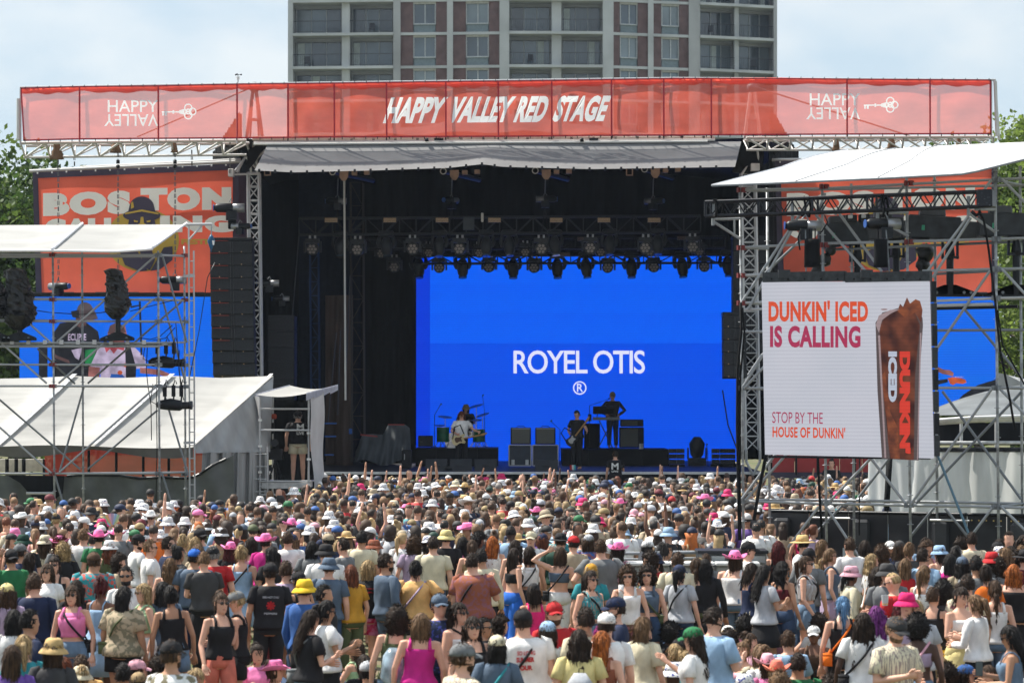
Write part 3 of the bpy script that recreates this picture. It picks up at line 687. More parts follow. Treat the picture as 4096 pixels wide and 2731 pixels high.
# ---- LED wall at the back of the stage
YW = 99.0
wall = thing('led_wall', tuple(P(2300, 1830, YW)), 'huge lit blue video wall showing the band name in white', 'video wall')
led_blue = led('led_blue', (0.0, .095, .90), .97, .09, (0.0, .115, .95))
led_blue2 = led('led_blue_lower', (0.0, .070, .80), .97, .09, (0.0, .082, .84))
led_deep = led('led_deep_blue', (0.0, .035, .66), .95, .09, (0.0, .045, .72))
led_white = led('led_white', (.74, .76, .98), 1.0, .05)
tx_, ty_ = 1661, 1030; nx_, ny_ = 10, 7
for i in range(nx_):
    for j in range(ny_):
        x0 = 1720 + (2948 - 1720) * i / nx_; x1 = 1720 + (2948 - 1720) * (i + 1) / nx_; y0 = 1018 + (1846 - 1018) * j / ny_; y1 = 1018 + (1846 - 1018) * (j + 1) / ny_
        c, d = pxbox(x0, y0, x1, y1, YW, .12); box('led_panel', c, d, led_blue if j < 3 else led_blue2, wall)
for j in range(ny_):
    y0 = 1018 + (1846 - 1018) * j / ny_; y1 = 1018 + (1846 - 1018) * (j + 1) / ny_
    c, d = pxbox(1657, y0, 1720, y1, YW, .12); box('led_panel', c, d, led_deep, wall)
bx('backing', (P(2303, 0, YW).x, YW + .3, (P(0, 1018, YW).z + DZ) / 2), (P(2948, 0, YW).x - P(1657, 0, YW).x, .3, P(0, 1018, YW).z - DZ), blackm, wall)
text_px('lettering', 'ROYEL OTIS', 2054, 1401, 2580, 1494, YW - .03, led_white, wall, bold=.012, space=.90)
poly_px('lettering', annulus(2319, 1551, 27, 5, 32), YW - .03, led_white, wall)
text_px('lettering', 'R', 2308, 1534, 2332, 1567, YW - .03, led_white, wall, bold=.01)

# ---- side screens and festival banners
Yb = 86.5
def side(dx, label_b, label_s, x_l, x_r, yt_l, yt_r, sx0, sx1, content):
    sb = thing('festival_banner', tuple(P((x_l + x_r) / 2, 1180, Yb)), label_b, 'banner', 'festival banners beside the stage')
    def edge(x): return yt_l + (yt_r - yt_l) * (x - x_l) / (x_r - x_l)
    def f(u, v, g0=0, g1=0, lift=0.0):
        px = x_l + (x_r - x_l) * u + v * 14 * (1 - u); py = edge(px) * (1 - v) + 1185 * v
        return P(px, py, Yb + .05 * math.sin(u * 9 + v * 2) * math.sin(math.pi * v) + lift)
    for u0, u1, v0, v1 in ((0, .032, 0, 1), (.962, 1, 0, 1), (.032, .962, 0, .055), (.032, .962, .985, 1)):
        MB().sheet(lambda u, v: f(u0 + (u1 - u0) * u, v0 + (v1 - v0) * v), 30 if u1 - u0 > .5 else 2, 14 if v1 - v0 > .5 else 2).build('border', navy_print, sb, True)
    def f2(u, v):
        px = x_l + 22 + (x_r - x_l - 46) * u + v * 16 * (1 - u); py = (edge(px) + 24) * (1 - v) + 1182 * v
        uu = (px - x_l) / (x_r - x_l); return P(px, py, Yb - .03 + .05 * math.sin(uu * 9 + v * 2) * math.sin(math.pi * v))
    MB().sheet(f2, 40, 14).build('field', red_cloth, sb, True)
    Yt = Yb - .09
    poly_px('roundel', [disc(dx + 570, 960, 146, 126, 48)], Yt, gold_print, sb)
    rs = (yt_r - yt_l) / (x_r - x_l)
    text_px('lettering', 'BOS', dx + 172, 772, dx + 523, 866, Yt - .012, cream, sb, bold=.085, space=1.2, rise=.03)
    text_px('lettering', 'TON', dx + 562, 752, dx + 925, 844, Yt - .012, cream, sb, bold=.085, space=1.2, rise=.012)
    text_px('lettering', 'CALL', dx + 178, 876, dx + 478, 955, Yt - .012, cream, sb, bold=.085, space=1.2, rise=.02)
    text_px('lettering', 'ING', dx + 640, 862, dx + 934, 930, Yt - .012, cream, sb, bold=.085, space=1.2, rise=.0)
    text_px('lettering', 'FESTIVAL', dx + 725, 956, dx + 915, 978, Yt - .03, gold_print, sb, bold=.05)
    # emblem: hound's head in a round hat above a coat
    e = MB(); n0 = Yt - .024
    lay = [0]
    def pp(poly): lay[0] += 1; e.add([P(dx + x, yy, n0 - .0035 * lay[0]) for x, yy in poly], [list(range(len(poly)))])
    pp(disc(567, 832, 50, 46, 24, 180, 360)); pp([(517, 828), (617, 828), (622, 850), (512, 850)])
    pp(disc(567, 862, 75, 24, 28)); pp([(520, 862), (616, 862), (622, 900), (608, 950), (526, 950), (512, 900)])
    pp([(480, 1010), (540, 985), (590, 1082), (560, 1086), (500, 1060)]); pp([(655, 990), (690, 985), (690, 1040), (640, 1078), (602, 1084)]); pp([(556, 990), (600, 980), (620, 1040), (600, 1080), (575, 1070)])
    e.build('emblem', navy_print, sb)
    e2 = MB()
    for poly in ([(567 - 68, 852), (567, 838), (567 + 68, 852), (567 + 66, 858), (567, 846), (567 - 66, 858)], [(563, 868), (573, 868), (576, 892), (584, 898), (580, 902), (556, 902), (552, 898), (560, 892)],
                 [(535, 880), (552, 884), (550, 890), (536, 888)], [(586, 884), (602, 880), (602, 888), (588, 890)], [(524, 812), (532, 806), (536, 830), (524, 836)]):
        e2.add([P(dx + x, yy, n0 - .034) for x, yy in poly], [list(range(len(poly)))])
    e2.build('emblem_detail', gold_print, sb)
    for px in np.arange(x_l + 20, x_r - 10, 58): box('grommet', tuple(P(px, edge(px) + 3, Yb - .05)), (.04, .05, .05), white_print, sb)
    tube('rail', P(x_l - 12, edge(x_l) - 5, Yb + .1), P(x_r + 8, edge(x_r) - 9, Yb + .1), .05, alu_w, sb); tube('rail', P(x_l + 190, edge(x_l + 190) - 12, Yb + .5), P(x_r + 8, edge(x_r) - 17, Yb + .5), .04, alu_w, sb)
    sc = thing('side_screen', tuple(P((sx0 + sx1) / 2, 1510, Yb - .6)), label_s, 'video screen', 'side video screens')
    n = 7
    for i in range(n):
        for j in range(3):
            x0 = sx0 + (sx1 - sx0) * i / n; x1 = sx0 + (sx1 - sx0) * (i + 1) / n; yb = content['bot']
            c, d = pxbox(x0, 1187 + (yb - 1187) * j / 3, x1, 1187 + (yb - 1187) * (j + 1) / 3, Yb - .6, .12); box('led_panel', c, d, content['mat'], sc)
    c, d = pxbox(sx0, 1170, sx1, 1187, Yb - .62, .2); box('header_bar', c, d, blackm, sc)
    for k in range(6):
        px = sx0 + (sx1 - sx0) * (k + .5) / 6; c, d = pxbox(px - 22, 1168, px + 22, 1173, Yb - .64, .06); box('handle', c, d, darkgrey, sc)
    return sb, sc
led_side = led('led_side_blue', (0.0, .16, .80), 1.0, .10, (0.0, .13, .82))
sbL, scL = side(0, 'orange-red festival banner on the left side of the stage', 'blue video screen left of the stage showing a guitarist in white', 130, 955, 690, 655, 78, 858, {'bot': 1600, 'mat': led_side})
sbR, scR = side(2975, 'orange-red festival banner seen through the right scaffold tower', 'blue video screen behind the right tower showing a guitar headstock', 3100, 3990, 645, 645, 3230, 3990, {'bot': 1662, 'mat': led_side})
# what the screens show, as flat lit print
def lm(n, c): return led(n, c, .9, .08, tuple(x * .5 for x in c), 3.5)
Lk, Lg, Lsk, Lw, Lr, Lgr, Lbr, Lor = lm('led_black', (.018, .02, .028)), lm('led_grey', (.12, .09, .10)), lm('led_skin', (.42, .16, .15)), lm('led_shirt', (.62, .52, .72)), lm('led_red', (.55, .08, .11)), lm('led_green', (.02, .25, .08)), lm('led_brown', (.13, .07, .07)), lm('led_orange', (.72, .13, .04))
Yq = Yb - .64
def pic(m, polys, lay=0, parent=scL):
    for p_ in polys: poly_px('picture', [p_], Yq - .012 * (lay + 1), m, parent)
pic(Lk, [[(215, 1330), (240, 1292), (300, 1285), (345, 1290), (392, 1325), (405, 1390), (395, 1500), (350, 1560), (215, 1560), (205, 1400)], [(155, 1390), (190, 1390), (190, 1560), (155, 1560)]])
pic(Lbr, [[(303, 1270), (330, 1276), (345, 1270), (345, 1300), (322, 1312), (303, 1300)], [(205, 1400), (225, 1420), (275, 1440), (280, 1455), (215, 1430)]], 1)
pic(Lg, [disc(340, 1245, 33, 36, 20, 180, 360), [(300, 1245), (380, 1245), (392, 1275), (350, 1285), (300, 1270)]], 2)
pic(Lk, [[(283, 1245), (315, 1240), (318, 1275), (290, 1268)]], 3)
text_px('picture', 'ECLIPSE', 272, 1334, 345, 1362, Yq - .05, Lw, scL, bold=.03)
pic(Lw, [[(285, 1400), (330, 1390), (315, 1440), (300, 1430)]], 3)
pic(Lgr, [[(340, 1400), (385, 1395), (370, 1460), (340, 1465)]], 2)
pic(Lw, [[(392, 1395), (430, 1375), (500, 1372), (540, 1390), (580, 1430), (585, 1470), (545, 1475), (530, 1560), (405, 1560), (400, 1470), (360, 1465)]], 3)
pic(Lsk, [[(430, 1330), (450, 1300), (500, 1300), (508, 1340), (495, 1375), (450, 1378), (432, 1360)], [(355, 1465), (400, 1470), (395, 1560), (350, 1560)], [(560, 1470), (640, 1478), (690, 1500), (680, 1512), (640, 1500), (560, 1492)]], 4)
pic(Lbr, [[(430, 1335), (440, 1302), (460, 1292), (490, 1300), (505, 1330)]], 5)
pic(Lr, [[(412, 1370), (435, 1372), (500, 1376), (495, 1402), (470, 1395), (455, 1415), (440, 1395), (425, 1410)]], 5)
pic(Lk, [[(500, 1372), (520, 1380), (545, 1470), (540, 1560), (505, 1560)], [(555, 1205), (563, 1205), (570, 1420), (562, 1420)], [(405, 1248), (450, 1240), (445, 1246), (407, 1250)], [(520, 1225), (560, 1218), (565, 1222), (525, 1232)]], 5)
pic(Lor, [disc(480, 1490, 10, 9, 10), disc(500, 1460, 7, 8, 10)], 6); pic(lm('led_blue_print', (.02, .12, .5)), [[(445, 1495), (490, 1498), (500, 1510), (440, 1510)]], 6)
pic(Lsk, [[(3740, 1462), (3775, 1478), (3800, 1480), (3815, 1492), (3812, 1505), (3795, 1500), (3770, 1495), (3738, 1480)]], 1, scR)
pic(Lk, [[(3740, 1522), (3790, 1515), (3792, 1528), (3745, 1540)], [(3735, 1662), (3805, 1630), (3850, 1580), (3910, 1540), (3990, 1515), (3990, 1662)]], 1, scR)
pic(Lor, [[(3790, 1512), (3810, 1508), (3845, 1512), (3862, 1518), (3866, 1530), (3850, 1535), (3825, 1532), (3812, 1540), (3800, 1534)]], 2, scR)
b = MB()
for k in range(6): b.box(tuple(P(3822 + 6 * k, 1507, Yq - .06)), (.02, .02, .03))
b.build('picture', Lw, scR)
# pole between banner and left of stage: dark side frame
c, d = pxbox(948, 700, 985, 1180, 86.9, .1); tag(bx('dark_side_panel', c, d, navy_print, None), 'dark purple strip of fabric between left banner and mast', 'banner')

# ---- line arrays
def line_array(label, x0, x1, y0, y1, n, Y, curve, red=True):
    la = thing('line_array', tuple(P((x0 + x1) / 2, y1, Y)), label, 'speaker array', 'hanging speaker arrays')
    c, d = pxbox(x0 - 2, y0 - 14, x1, y0 - 1, Y, .7); bx('fly_frame', c, d, blackm, la)
    for k in range(n):
        t0 = k / n; ya = y0 + (y1 - y0) * t0; yb_ = y0 + (y1 - y0) * (t0 + .97 / n); off = curve * t0 ** 2
        c, d = pxbox(x0 + off, ya, x1 + off, yb_, Y, .7)
        cab = MB().box(c, d, 0, R(-1.2 * k)).build('cabinet', mat('speaker_black', (.016, .018, .022), .6, var=.3, scale=20), la, bevel=.01)
        w_ = x1 - x0
        for s_ in (.48, .54):
            a = P(x0 + off + w_ * s_, ya + 2, Y - .03); e = P(x0 + off + w_ * s_, yb_ - 2, Y - .03)
            tube('trim_strip', a, e, .012, darkgrey, la, 5)
        if red and k < n - 2: box('rigging_bar', tuple(P(x0 + off + w_ * .22, ya - 1, Y - .03)), (w_ * .4 / FPX * Y, .03, .014), mat('red_bar', (.35, .04, .03), .5), la)
        for s_ in (.22, .74): box('badge', tuple(P(x0 + off + w_ * s_, yb_ - 5, Y - .03)), (.03, .02, .03), mat('brass_badge', (.5, .33, .2), .4, .5), la)
    return la
line_array('tall black speaker array hanging left of the stage', 840, 1010, 964, 1512, 11, 84.0, 14)
line_array('black speaker array hanging at the right edge of the stage', 2893, 2985, 1262, 1512, 5, 84.0, 3, False)
line_array('tall black speaker array behind the right scaffold posts', 2932, 3068, 955, 1420, 9, 86.0, 0, False)
for i, (x0, y0, x1, y1) in enumerate([(1072, 1262, 1178, 1512), (1030, 1512, 1178, 1600)]):
    t = thing('subwoofer_stack', tuple(P((x0 + x1) / 2, y1, 88)), ['upper', 'lower'][i] + ' stack of black loudspeakers in the left stage wing', 'speaker stack', 'loudspeakers in the left wing')
    for k in range(4):
        c, d = pxbox(x0, y0 + (y1 - y0) * k / 4 + 1, x1, y0 + (y1 - y0) * (k + 1) / 4, 88, 1.0); bx('cabinet', c, d, mat('speaker_black', (.016, .018, .022)), t)
        tube('trim_strip', P(x0 + 2, y0 + (y1 - y0) * k / 4, 87.98), P(x1 - 2, y0 + (y1 - y0) * k / 4, 87.98), .012, darkgrey, t, 5)

# ---- chain hoist builder
def hoist(loc, label, rz=0.0, group='chain hoists', k=1.0, vertical=False, cap=(.03, .10, .35)):
    t = thing('chain_hoist', loc, label, 'hoist', group, 0)
    x, y, z = loc; dx = Vector((math.cos(rz), math.sin(rz), 0)); up = Vector((0, 0, 1)); c = Vector(loc)
    MB().blob([c - dx * .30 * k, c + dx * .02 * k], [.095 * k, .10 * k], 14).build('motor', blackm, t, True)
    MB().tube(c + dx * .0, c + dx * .28 * k, .095 * k, 14).build('motor_body', mat('hoist_alloy', (.30, .31, .33), .35, .6), t, True)
    MB().tube(c - dx * .37 * k, c - dx * .385 * k, .075 * k, 14).build('end_badge', mat('hoist_badge', cap, .4), t)
    box('gearbox', tuple(c - up * .16 * k), (.22 * k, .22 * k, .2 * k), blackm, t, rz)
    MB().path([c + dx * .05 + up * .1 * k, c + dx * .0 + up * .2 * k, c - dx * .06 + up * .12 * k], .015).build('hook', steel_d, t)
    return t
for i, (px, py) in enumerate([(1350, 805), (1806, 802), (2180, 797), (2612, 805)]):
    hp = P(px, py, 90.3); hoist(tuple(hp), 'black chain hoist above stage lighting truss, ' + ORD[i] + ' from the left', [0, .9, math.pi, 2.6][i], 'hoists above the lighting truss', 1.0)
    tag(tube('hoist_cable', hp + Vector((0, 0, .2)), P(px + 2, 715, 89.5), .02, steel_d, None, 6), 'thin chain holding the ' + ORD[i] + ' hoist above the lighting truss', 'chain', 'chains to the roof')
    t = thing('bridle', tuple(P(px, 870, 90.3)), 'dark slings under the ' + ORD[i] + ' hoist above the lighting truss', 'sling', 'slings on the lighting truss')
    for s_ in (-1, 1): tube('sling', hp - Vector((0, 0, .25)), P(px + 14 * s_, 935, 90.1), .022, blackm, t, 6)
# ---- front lighting truss
Yt = 90.0
ft = thing('lighting_truss', tuple(P(2000, 905, Yt)), 'long black box truss holding lights across the stage front', 'truss', 'lighting trusses over the stage')
beam_lattice(ft, P(1196, 873, Yt), P(2802, 862, Yt), (938 - 873) / FPX * Yt, .55, mat('dark_truss', (.045, .05, .058), .5, .4), .03, 24)
f2t = thing('lighting_truss', tuple(P(2000, 1000, 93)), 'second black truss of lights behind the front one', 'truss', 'lighting trusses over the stage')
beam_lattice(f2t, P(1345, 955, 93), P(2900, 948, 93), .33, .5, blackm, .03, 26)
f3t = thing('lighting_truss', tuple(P(2300, 1040, 95)), 'black truss across the top edge of the blue video wall', 'truss', 'lighting trusses over the stage')
beam_lattice(f3t, P(1640, 1022, 95), P(2925, 1018, 95), .26, .5, blackm, .03, 22)
amber = mat('amber_lens', (.62, .44, .27), .4, var=.2, scale=8, stretch=(1, 1, 6))
for i, px in enumerate([1324, 1559, 1768, 1978, 2225, 2416, 2617]):
    t = thing('blinder_bar', tuple(P(px, 880, Yt - .2)), 'amber striped light bar on the front truss, ' + ORD[i] + ' from the left', 'stage light', 'amber light bars on the front truss')
    rzz = 0
    for k in range(3): c, d = pxbox(px - 25, 872 + 6 * k, px + 25, 876.5 + 6 * k, Yt - .25, .08); box('lens', c, d, amber, t)
    c, d = pxbox(px - 27, 870, px + 27, 890, Yt - .17, .1); box('housing', c, d, blackm, t)
for i, (px, py) in enumerate([(2330, 955), (2730, 951), (2260, 1017)]):
    t = thing('blinder_bar', tuple(P(px, py, 92.5)), 'dim brown light bar on the rear trusses, ' + ORD[i] + ' of three', 'stage light', 'dim light bars on the rear trusses')
    for k in range(3): c, d = pxbox(px - 20, py - 6 + 5 * k, px + 20, py - 2.5 + 5 * k, 92.5, .08); box('lens', c, d, mat('dim_amber_lens', (.16, .10, .075), .4), t)
    c, d = pxbox(px - 21, py - 7, px + 21, py + 9, 92.6, .1); box('housing', c, d, blackm, t)
c, d = pxbox(1924, 851, 1934, 888, Yt - .3, .12); tag(bx('wireless_access_unit', c, d, white_print, None, .02), 'small upright white antenna unit standing on the front truss', 'antenna')
c, d = pxbox(1852, 868, 1897, 920, Yt - .1, .12); tag(bx('grey_equipment_plate', c, d, mat('slate_plate', (.06, .075, .09), .5), None, .01), 'flat grey equipment box on the front truss beside the white antenna', 'equipment box')
lens_m = mat('pale_led_lens', (.34, .30, .27), .3, var=.2, scale=30); lens_b = mat('warm_led_lens', (.40, .28, .22), .35)
fix_m = mat('fixture_black', (.032, .037, .044), .45, var=.3, scale=5)
def make_wash():
    t = thing('wash_light', (0, 0, 0), 'x', 'stage light', 'x')
    box('base', (0, 0, .20), (.42, .28, .14), fix_m, t)
    for s_ in (-1, 1): box('clamp', (s_ * .08, 0, .32), (.06, .08, .10), alu, t); box('yoke', (s_ * .24, 0, .02), (.06, .14, .34), fix_m, t)
    MB().tube((0, -.14, -.06), (0, .16, -.03), .19, 18).build('head', fix_m, t)
    for k in range(7):
        a = k * math.pi / 3; r_ = .105 if k < 6 else 0
        MB().tube((r_ * math.cos(a), -.16, -.06 + r_ * math.sin(a)), (r_ * math.cos(a), -.13, -.06 + r_ * math.sin(a)), .046, 10).build('lens', lens_m, t)
    return t
def make_spot():
    t = thing('moving_head_light', (0, 0, 0), 'x', 'stage light', 'x')
    b = MB(); b.add(*loft([ell((0, 0, .34), .20, .16, 14), ell((0, 0, .30), .24, .19, 14), ell((0, 0, .20), .24, .19, 14), ell((0, 0, .15), .17, .14, 14)])); b.build('base', fix_m, t, True)
    for s_ in (-1, 1): MB().blob([(s_ * .22, 0, .14), (s_ * .25, 0, -.04), (s_ * .21, 0, -.16)], [.05, .065, .05], 8).build('yoke', fix_m, t, True)
    MB().blob([(0, .02, .08), (0, 0, -.10), (.03, -.05, -.34)], [.12, .185, .155], 14).build('head', fix_m, t, True)
    MB().tube((.03, -.06, -.42), (.035, -.07, -.47), .13, 14).build('lens', glass3, t)
    return t
wash = make_wash(); spot = make_spot(); wash0 = spot0 = True
rows = [('w', [(1250, 990), (1431, 992), (1650, 988), (1840, 988), (2165, 988), (2361, 985), (2583, 985), (2770, 982)], 90.2, 1.0, 'wash light with seven pale lenses under the front truss', 'wash lights under the front truss'),
        ('s', [(1360, 968), (1545, 968), (1757, 966), (1945, 964), (2036, 964), (2218, 962), (2438, 960), (2630, 958)], 90.2, 1.0, 'dark moving head light under the front truss', 'moving heads under the front truss'),
        ('w', [(1525, 1008), (1713, 1005), (1917, 1006), (2101, 1002), (2400, 1002), (2600, 1000), (2795, 1000)], 93.2, .85, 'small wash light on the second truss', 'wash lights on the second truss'),
        ('s', [(1675, 1052), (1850, 1052), (2052, 1054), (2228, 1054), (2343, 1052), (2525, 1052), (2728, 1050), (2910, 1045)], 95.2, 1.05, 'black moving head hanging before the blue wall', 'moving heads before the blue wall'),
        ('w', [(1577, 1062), (1757, 1064), (1957, 1062), (2138, 1064), (2431, 1064), (2614, 1062), (2817, 1060)], 95.2, .95, 'wash light hanging before the blue wall', 'wash lights before the blue wall')]
for kind, pts, Y, sc, lb, grp in rows:
    for i, (px, py) in enumerate(pts):
        src = wash if kind == 'w' else spot
        o = copy_tree(src, tuple(P(px, py, Y)), random.uniform(-.5, .5) if kind == 's' else random.uniform(-.15, .15), sc, lb + ', ' + ORD[i] + ' from left'); o['group'] = grp
for src in (wash, spot):
    for ch in list(src.children): bpy.data.objects.remove(ch)
    bpy.data.objects.remove(src)
# ================================================================ scaffold towers
coup_m = mat('rusty_red_coupler', (.22, .05, .05), .6, .4)
def standard(px0, py0, px1, py1, Y, parent, every=.5, r=.0242):
    a = P(px0, py0, Y); b = P(px1, py1, Y); o = MB(); o.tube(a, b, r, 10)
    L = (a - b).length; n = int(L / every)
    z0 = 2.0 * round(b.z / 2.0)
    for k in range(n + 1):
        z = .22 + k * every
        if b.z < z < a.z:
            t = (z - b.z) / (a.z - b.z); c = b + (a - b) * t
            o.tube(c - Vector((0, 0, .005)), c + Vector((0, 0, .005)), .055, 10)
    return o.build('upright', steel, parent, True)
def knot(px, py, Y, parent, red=False):
    c = P(px, py, Y); b = MB()
    for a in range(4):
        d = Vector((math.cos(a * 1.57 + .4), math.sin(a * 1.57 + .4), 0)) * .06; b.box(tuple(c + d), (.05, .05, .085), a * 1.57 + .4)
    return b.build('coupler', coup_m if red else steel_d, parent)
def pipe(x0, y0, x1, y1, Y, parent, r=.0242, m=None, name='ledger', Y1=None):
    return tube(name, P(x0, y0, Y), P(x1, y1, Y if Y1 is None else Y1), r, m or steel, parent, 10)
# ---- left tower
lt = thing('scaffold_tower', tuple(P(420, 2260, 67)), 'steel scaffold tower at left under a white canvas roof', 'scaffold tower', 'scaffold towers in front of the stage')
YA, YC = 67.0, 68.6
for px in (-205, 211, 632): standard(px, 1003, px + 9, 2263, YA, lt)
for px in (-90, 328, 737): standard(px, 985 if px > 700 else 1000, px + 7, 2246, YC, lt)
for y, full in ((1020, 1), (1198, 1), (1285, 1), (1458, 0), (1544, 1), (1893, 1)):
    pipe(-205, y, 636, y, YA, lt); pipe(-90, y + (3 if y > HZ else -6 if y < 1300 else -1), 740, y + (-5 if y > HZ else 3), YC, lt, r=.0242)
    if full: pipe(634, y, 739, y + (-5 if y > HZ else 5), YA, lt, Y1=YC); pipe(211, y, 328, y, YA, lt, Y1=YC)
    for px in (211, 634): knot(px, y, YA, lt, px == 211)
    knot(739, y + 2, YC, lt, y < 1200)
pipe(-205, 1028, 632, 1026, YA, lt, .028)
# platform of the tower
for y in (1371, 1386): pipe(-205, y, 640, y, YA - .05, lt)
pipe(640, 1371, 742, 1369, YA, lt, Y1=YC)
dk = MB(); a0, a1 = P(-205, 1376, YA), P(640, 1376, YA); dk.box(((a0.x + a1.x) / 2 + .2, YA + .8, a0.z), (a1.x - a0.x, 1.5, .05)); dk.build('deck_board', steel_d, lt)
for k in range(12): box('hook', tuple(P(-150 + 66 * k, 1368, YA - .08)), (.09, .05, .1), alu, lt)
for x0, y0, x1, y1, Y in [(229, 1366, 620, 1025, YA - .04), (234, 1533, 613, 1196, YA - .04), (351, 1533, 725, 1207, YC), (0, 1190, 203, 1370, YA - .04), (-30, 1340, 187, 1533, YA - .04), (150, 1394, 300, 1535, YC),
                          (650, 1024, 748, 1370, 67.8), (650, 1197, 743, 1535, 67.8), (-20, 1582, 321, 1876, YC), (-20, 1692, 205, 1891, YA - .04), (238, 1888, 625, 1546, YA - .04), (238, 1888, 335, 1549, 67.8),
                          (351, 1876, 630, 1640, YC), (649, 1549, 750, 1888, 67.8), (649, 1894, 700, 2060, 67.8), (217, 1891, 270, 2070, 67.8), (-205, 1366, 10, 1180, YA - .04)]:
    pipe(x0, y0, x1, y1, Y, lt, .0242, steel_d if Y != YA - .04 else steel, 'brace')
# ladder on the right side
for px in (755, 775): tube('rail', P(px, 893 if px == 755 else 1003, 68.3), P(px + 4, 2020, 68.3), .02, alu, lt)
for k in range(19): tube('rung', P(755, 1045 + 52.5 * k, 68.3), P(777, 1045 + 52.5 * k, 68.3), .014, alu, lt, 6)
for y in (1104, 1420, 1770): box('bracket', tuple(P(757, y, 68.2)), (.26, .06, .06), alu, lt)
# davit arm
tube('davit_arm', P(748, 898, 68.2), P(848, 897, 68.2), .032, alu, lt); tube('davit_arm', P(757, 958, 68.2), P(808, 902, 68.2), .022, alu, lt); tube('davit_arm', P(847, 897, 68.2), P(847, 912, 68.2), .02, alu, lt)
fa = thing('fall_arrester', tuple(P(845, 970, 68.2)), 'blue teardrop fall arrester hanging from the arm of the left tower', 'safety block')
blue_p = mat('teal_blue_plastic', (.02, .10, .20), .35, var=.15)
MB().blob([P(845, 946, 68.2), P(845, 965, 68.2), P(844, 998, 68.2)], [.05, .095, .02], 12).build('housing', blue_p, fa, True)
tube('cable', P(846, 910, 68.2), P(845, 942, 68.2), .015, steel, fa, 6); MB().blob([P(844, 1000, 68.2), P(844, 1006, 68.2)], [.02, .014]).build('hook', blue_p, fa)
poly_px('print', [[(848, 962), (858, 962), (857, 980), (851, 980)]], 68.07, white_print, fa)
# canvas roof (sags between its ridges)
def canopy(t, back, front, ridges, z_sag, m, trim, nu=60, nv=10):
    """back / front: lists of (px, py, Y) at matching u"""
    def line(L, u):
        us = [l[0] for l in L]; return Vector([float(np.interp(u, us, [l[1 + k][c] for l in L])) for k, c in ((0, 0),)] ) if False else Vector([float(np.interp(u, us, [P(*l[1:4])[c] for l in L])) for c in range(3)])
    def f(u, v):
        a = line(back, u); b = line(front, u); p = a + (b - a) * v
        d = min(abs(u - r_) for r_ in ridges); p.z -= z_sag * min(1, d * 6) * math.sin(math.pi * min(1, max(0, v))) ** .6
        return p
    MB().sheet(f, nu, nv).build('canvas', m, t, True)
    for r_ in ridges:
        b = MB(); b.path([f(r_, k / 8) + Vector((0, -.02, .03)) for k in range(9)], .035, 6); b.build('ridge', trim, t, True)
    b = MB(); b.path([f(k / 20, 1.0) + Vector((0, -.01, 0)) for k in range(21)], .03, 6); b.build('hem', trim, t, True)
ca = thing('canopy_roof', tuple(P(330, 960, 68)), 'white sagging canvas roof of the left scaffold tower', 'canopy', 'white roofs of the scaffold towers')
trim_w = mat('white_webbing', (.80, .80, .82), .5, var=.05)
canopy(ca, [(0, -230, 902, 70.4), (.60, 330, 899, 70.4), (1, 748, 898, 70.4)], [(0, -330, 1004, 66.2), (.58, 184, 1003, 66.2), (.82, 470, 1007, 66.2), (1, 612, 996, 66.2)], [.60, .999], .16, tarp_w, trim_w)
# covered follow spots
def covered(cx, cy0, cy1, w_, label, seed, Y=66.9):
    t = thing('covered_lamp', tuple(P(cx, 1372, Y)), label, 'covered spotlight', 'spotlights wrapped in black plastic')
    q = np.random.default_rng(seed); rg = []; n = 22
    for k in range(23):
        v = k / 22; c = P(cx + 14 * math.sin(v * 3) + v * 12, cy0 + (cy1 - cy0) * v, Y)
        prof = np.interp(v, [0, .04, .25, .5, .8, .93, 1], [.25, .62, .72, .85, 1.0, .6, .25]) * w_ / 2 / FPX * Y
        e = ell((0, 0, 0), prof, prof * .9, n); e *= (1 + .07 * q.standard_normal((n, 1)) + .07 * np.sin(np.arange(n) * 1.7 + k * .9)[:, None]); e += np.array(c); rg.append(e)
    MB().add(*loft(rg)).build('plastic_cover', plastic_bag, t, False)
    tube('post', P(cx + 22, cy1 - 5, Y), P(cx + 22, 1340, Y), .06, blackm, t)
    b = MB(); y0 = Y - .05
    b.add([P(cx - 50, 1352, y0), P(cx + 10, 1328, y0), P(cx + 36, 1328, y0), P(cx + 88, 1350, y0), P(cx + 88, 1362, y0), P(cx - 50, 1366, y0)], [[5, 4, 3, 2, 1, 0]])
    b.add([P(cx - 50, 1352, Y + .1), P(cx + 10, 1328, Y + .1), P(cx + 36, 1328, Y + .1), P(cx + 88, 1350, Y + .1), P(cx + 88, 1362, Y + .1), P(cx - 50, 1366, Y + .1)], [[0, 1, 2, 3, 4, 5]])
    b.box(tuple(P(cx + 19, 1357, Y)), (.75, .3, .05)); b.build('base', blackm, t)
    for k in (-24, 56): MB().tube(P(cx + k, 1352, Y - .07), P(cx + k, 1352, Y - .05), .028, 10).build('hole', steel_d, t)
covered(450, 1074, 1278, 105, 'lamp wrapped in black plastic, nearest the ladder of left tower', 1)
covered(58, 1072, 1320, 132, 'big plastic-wrapped lamp at the left end of the left tower', 2)
covered(-40, 1110, 1280, 120, 'plastic-wrapped lamp cut off by the left picture edge', 4)
c = P(48, 1110, 66.6)
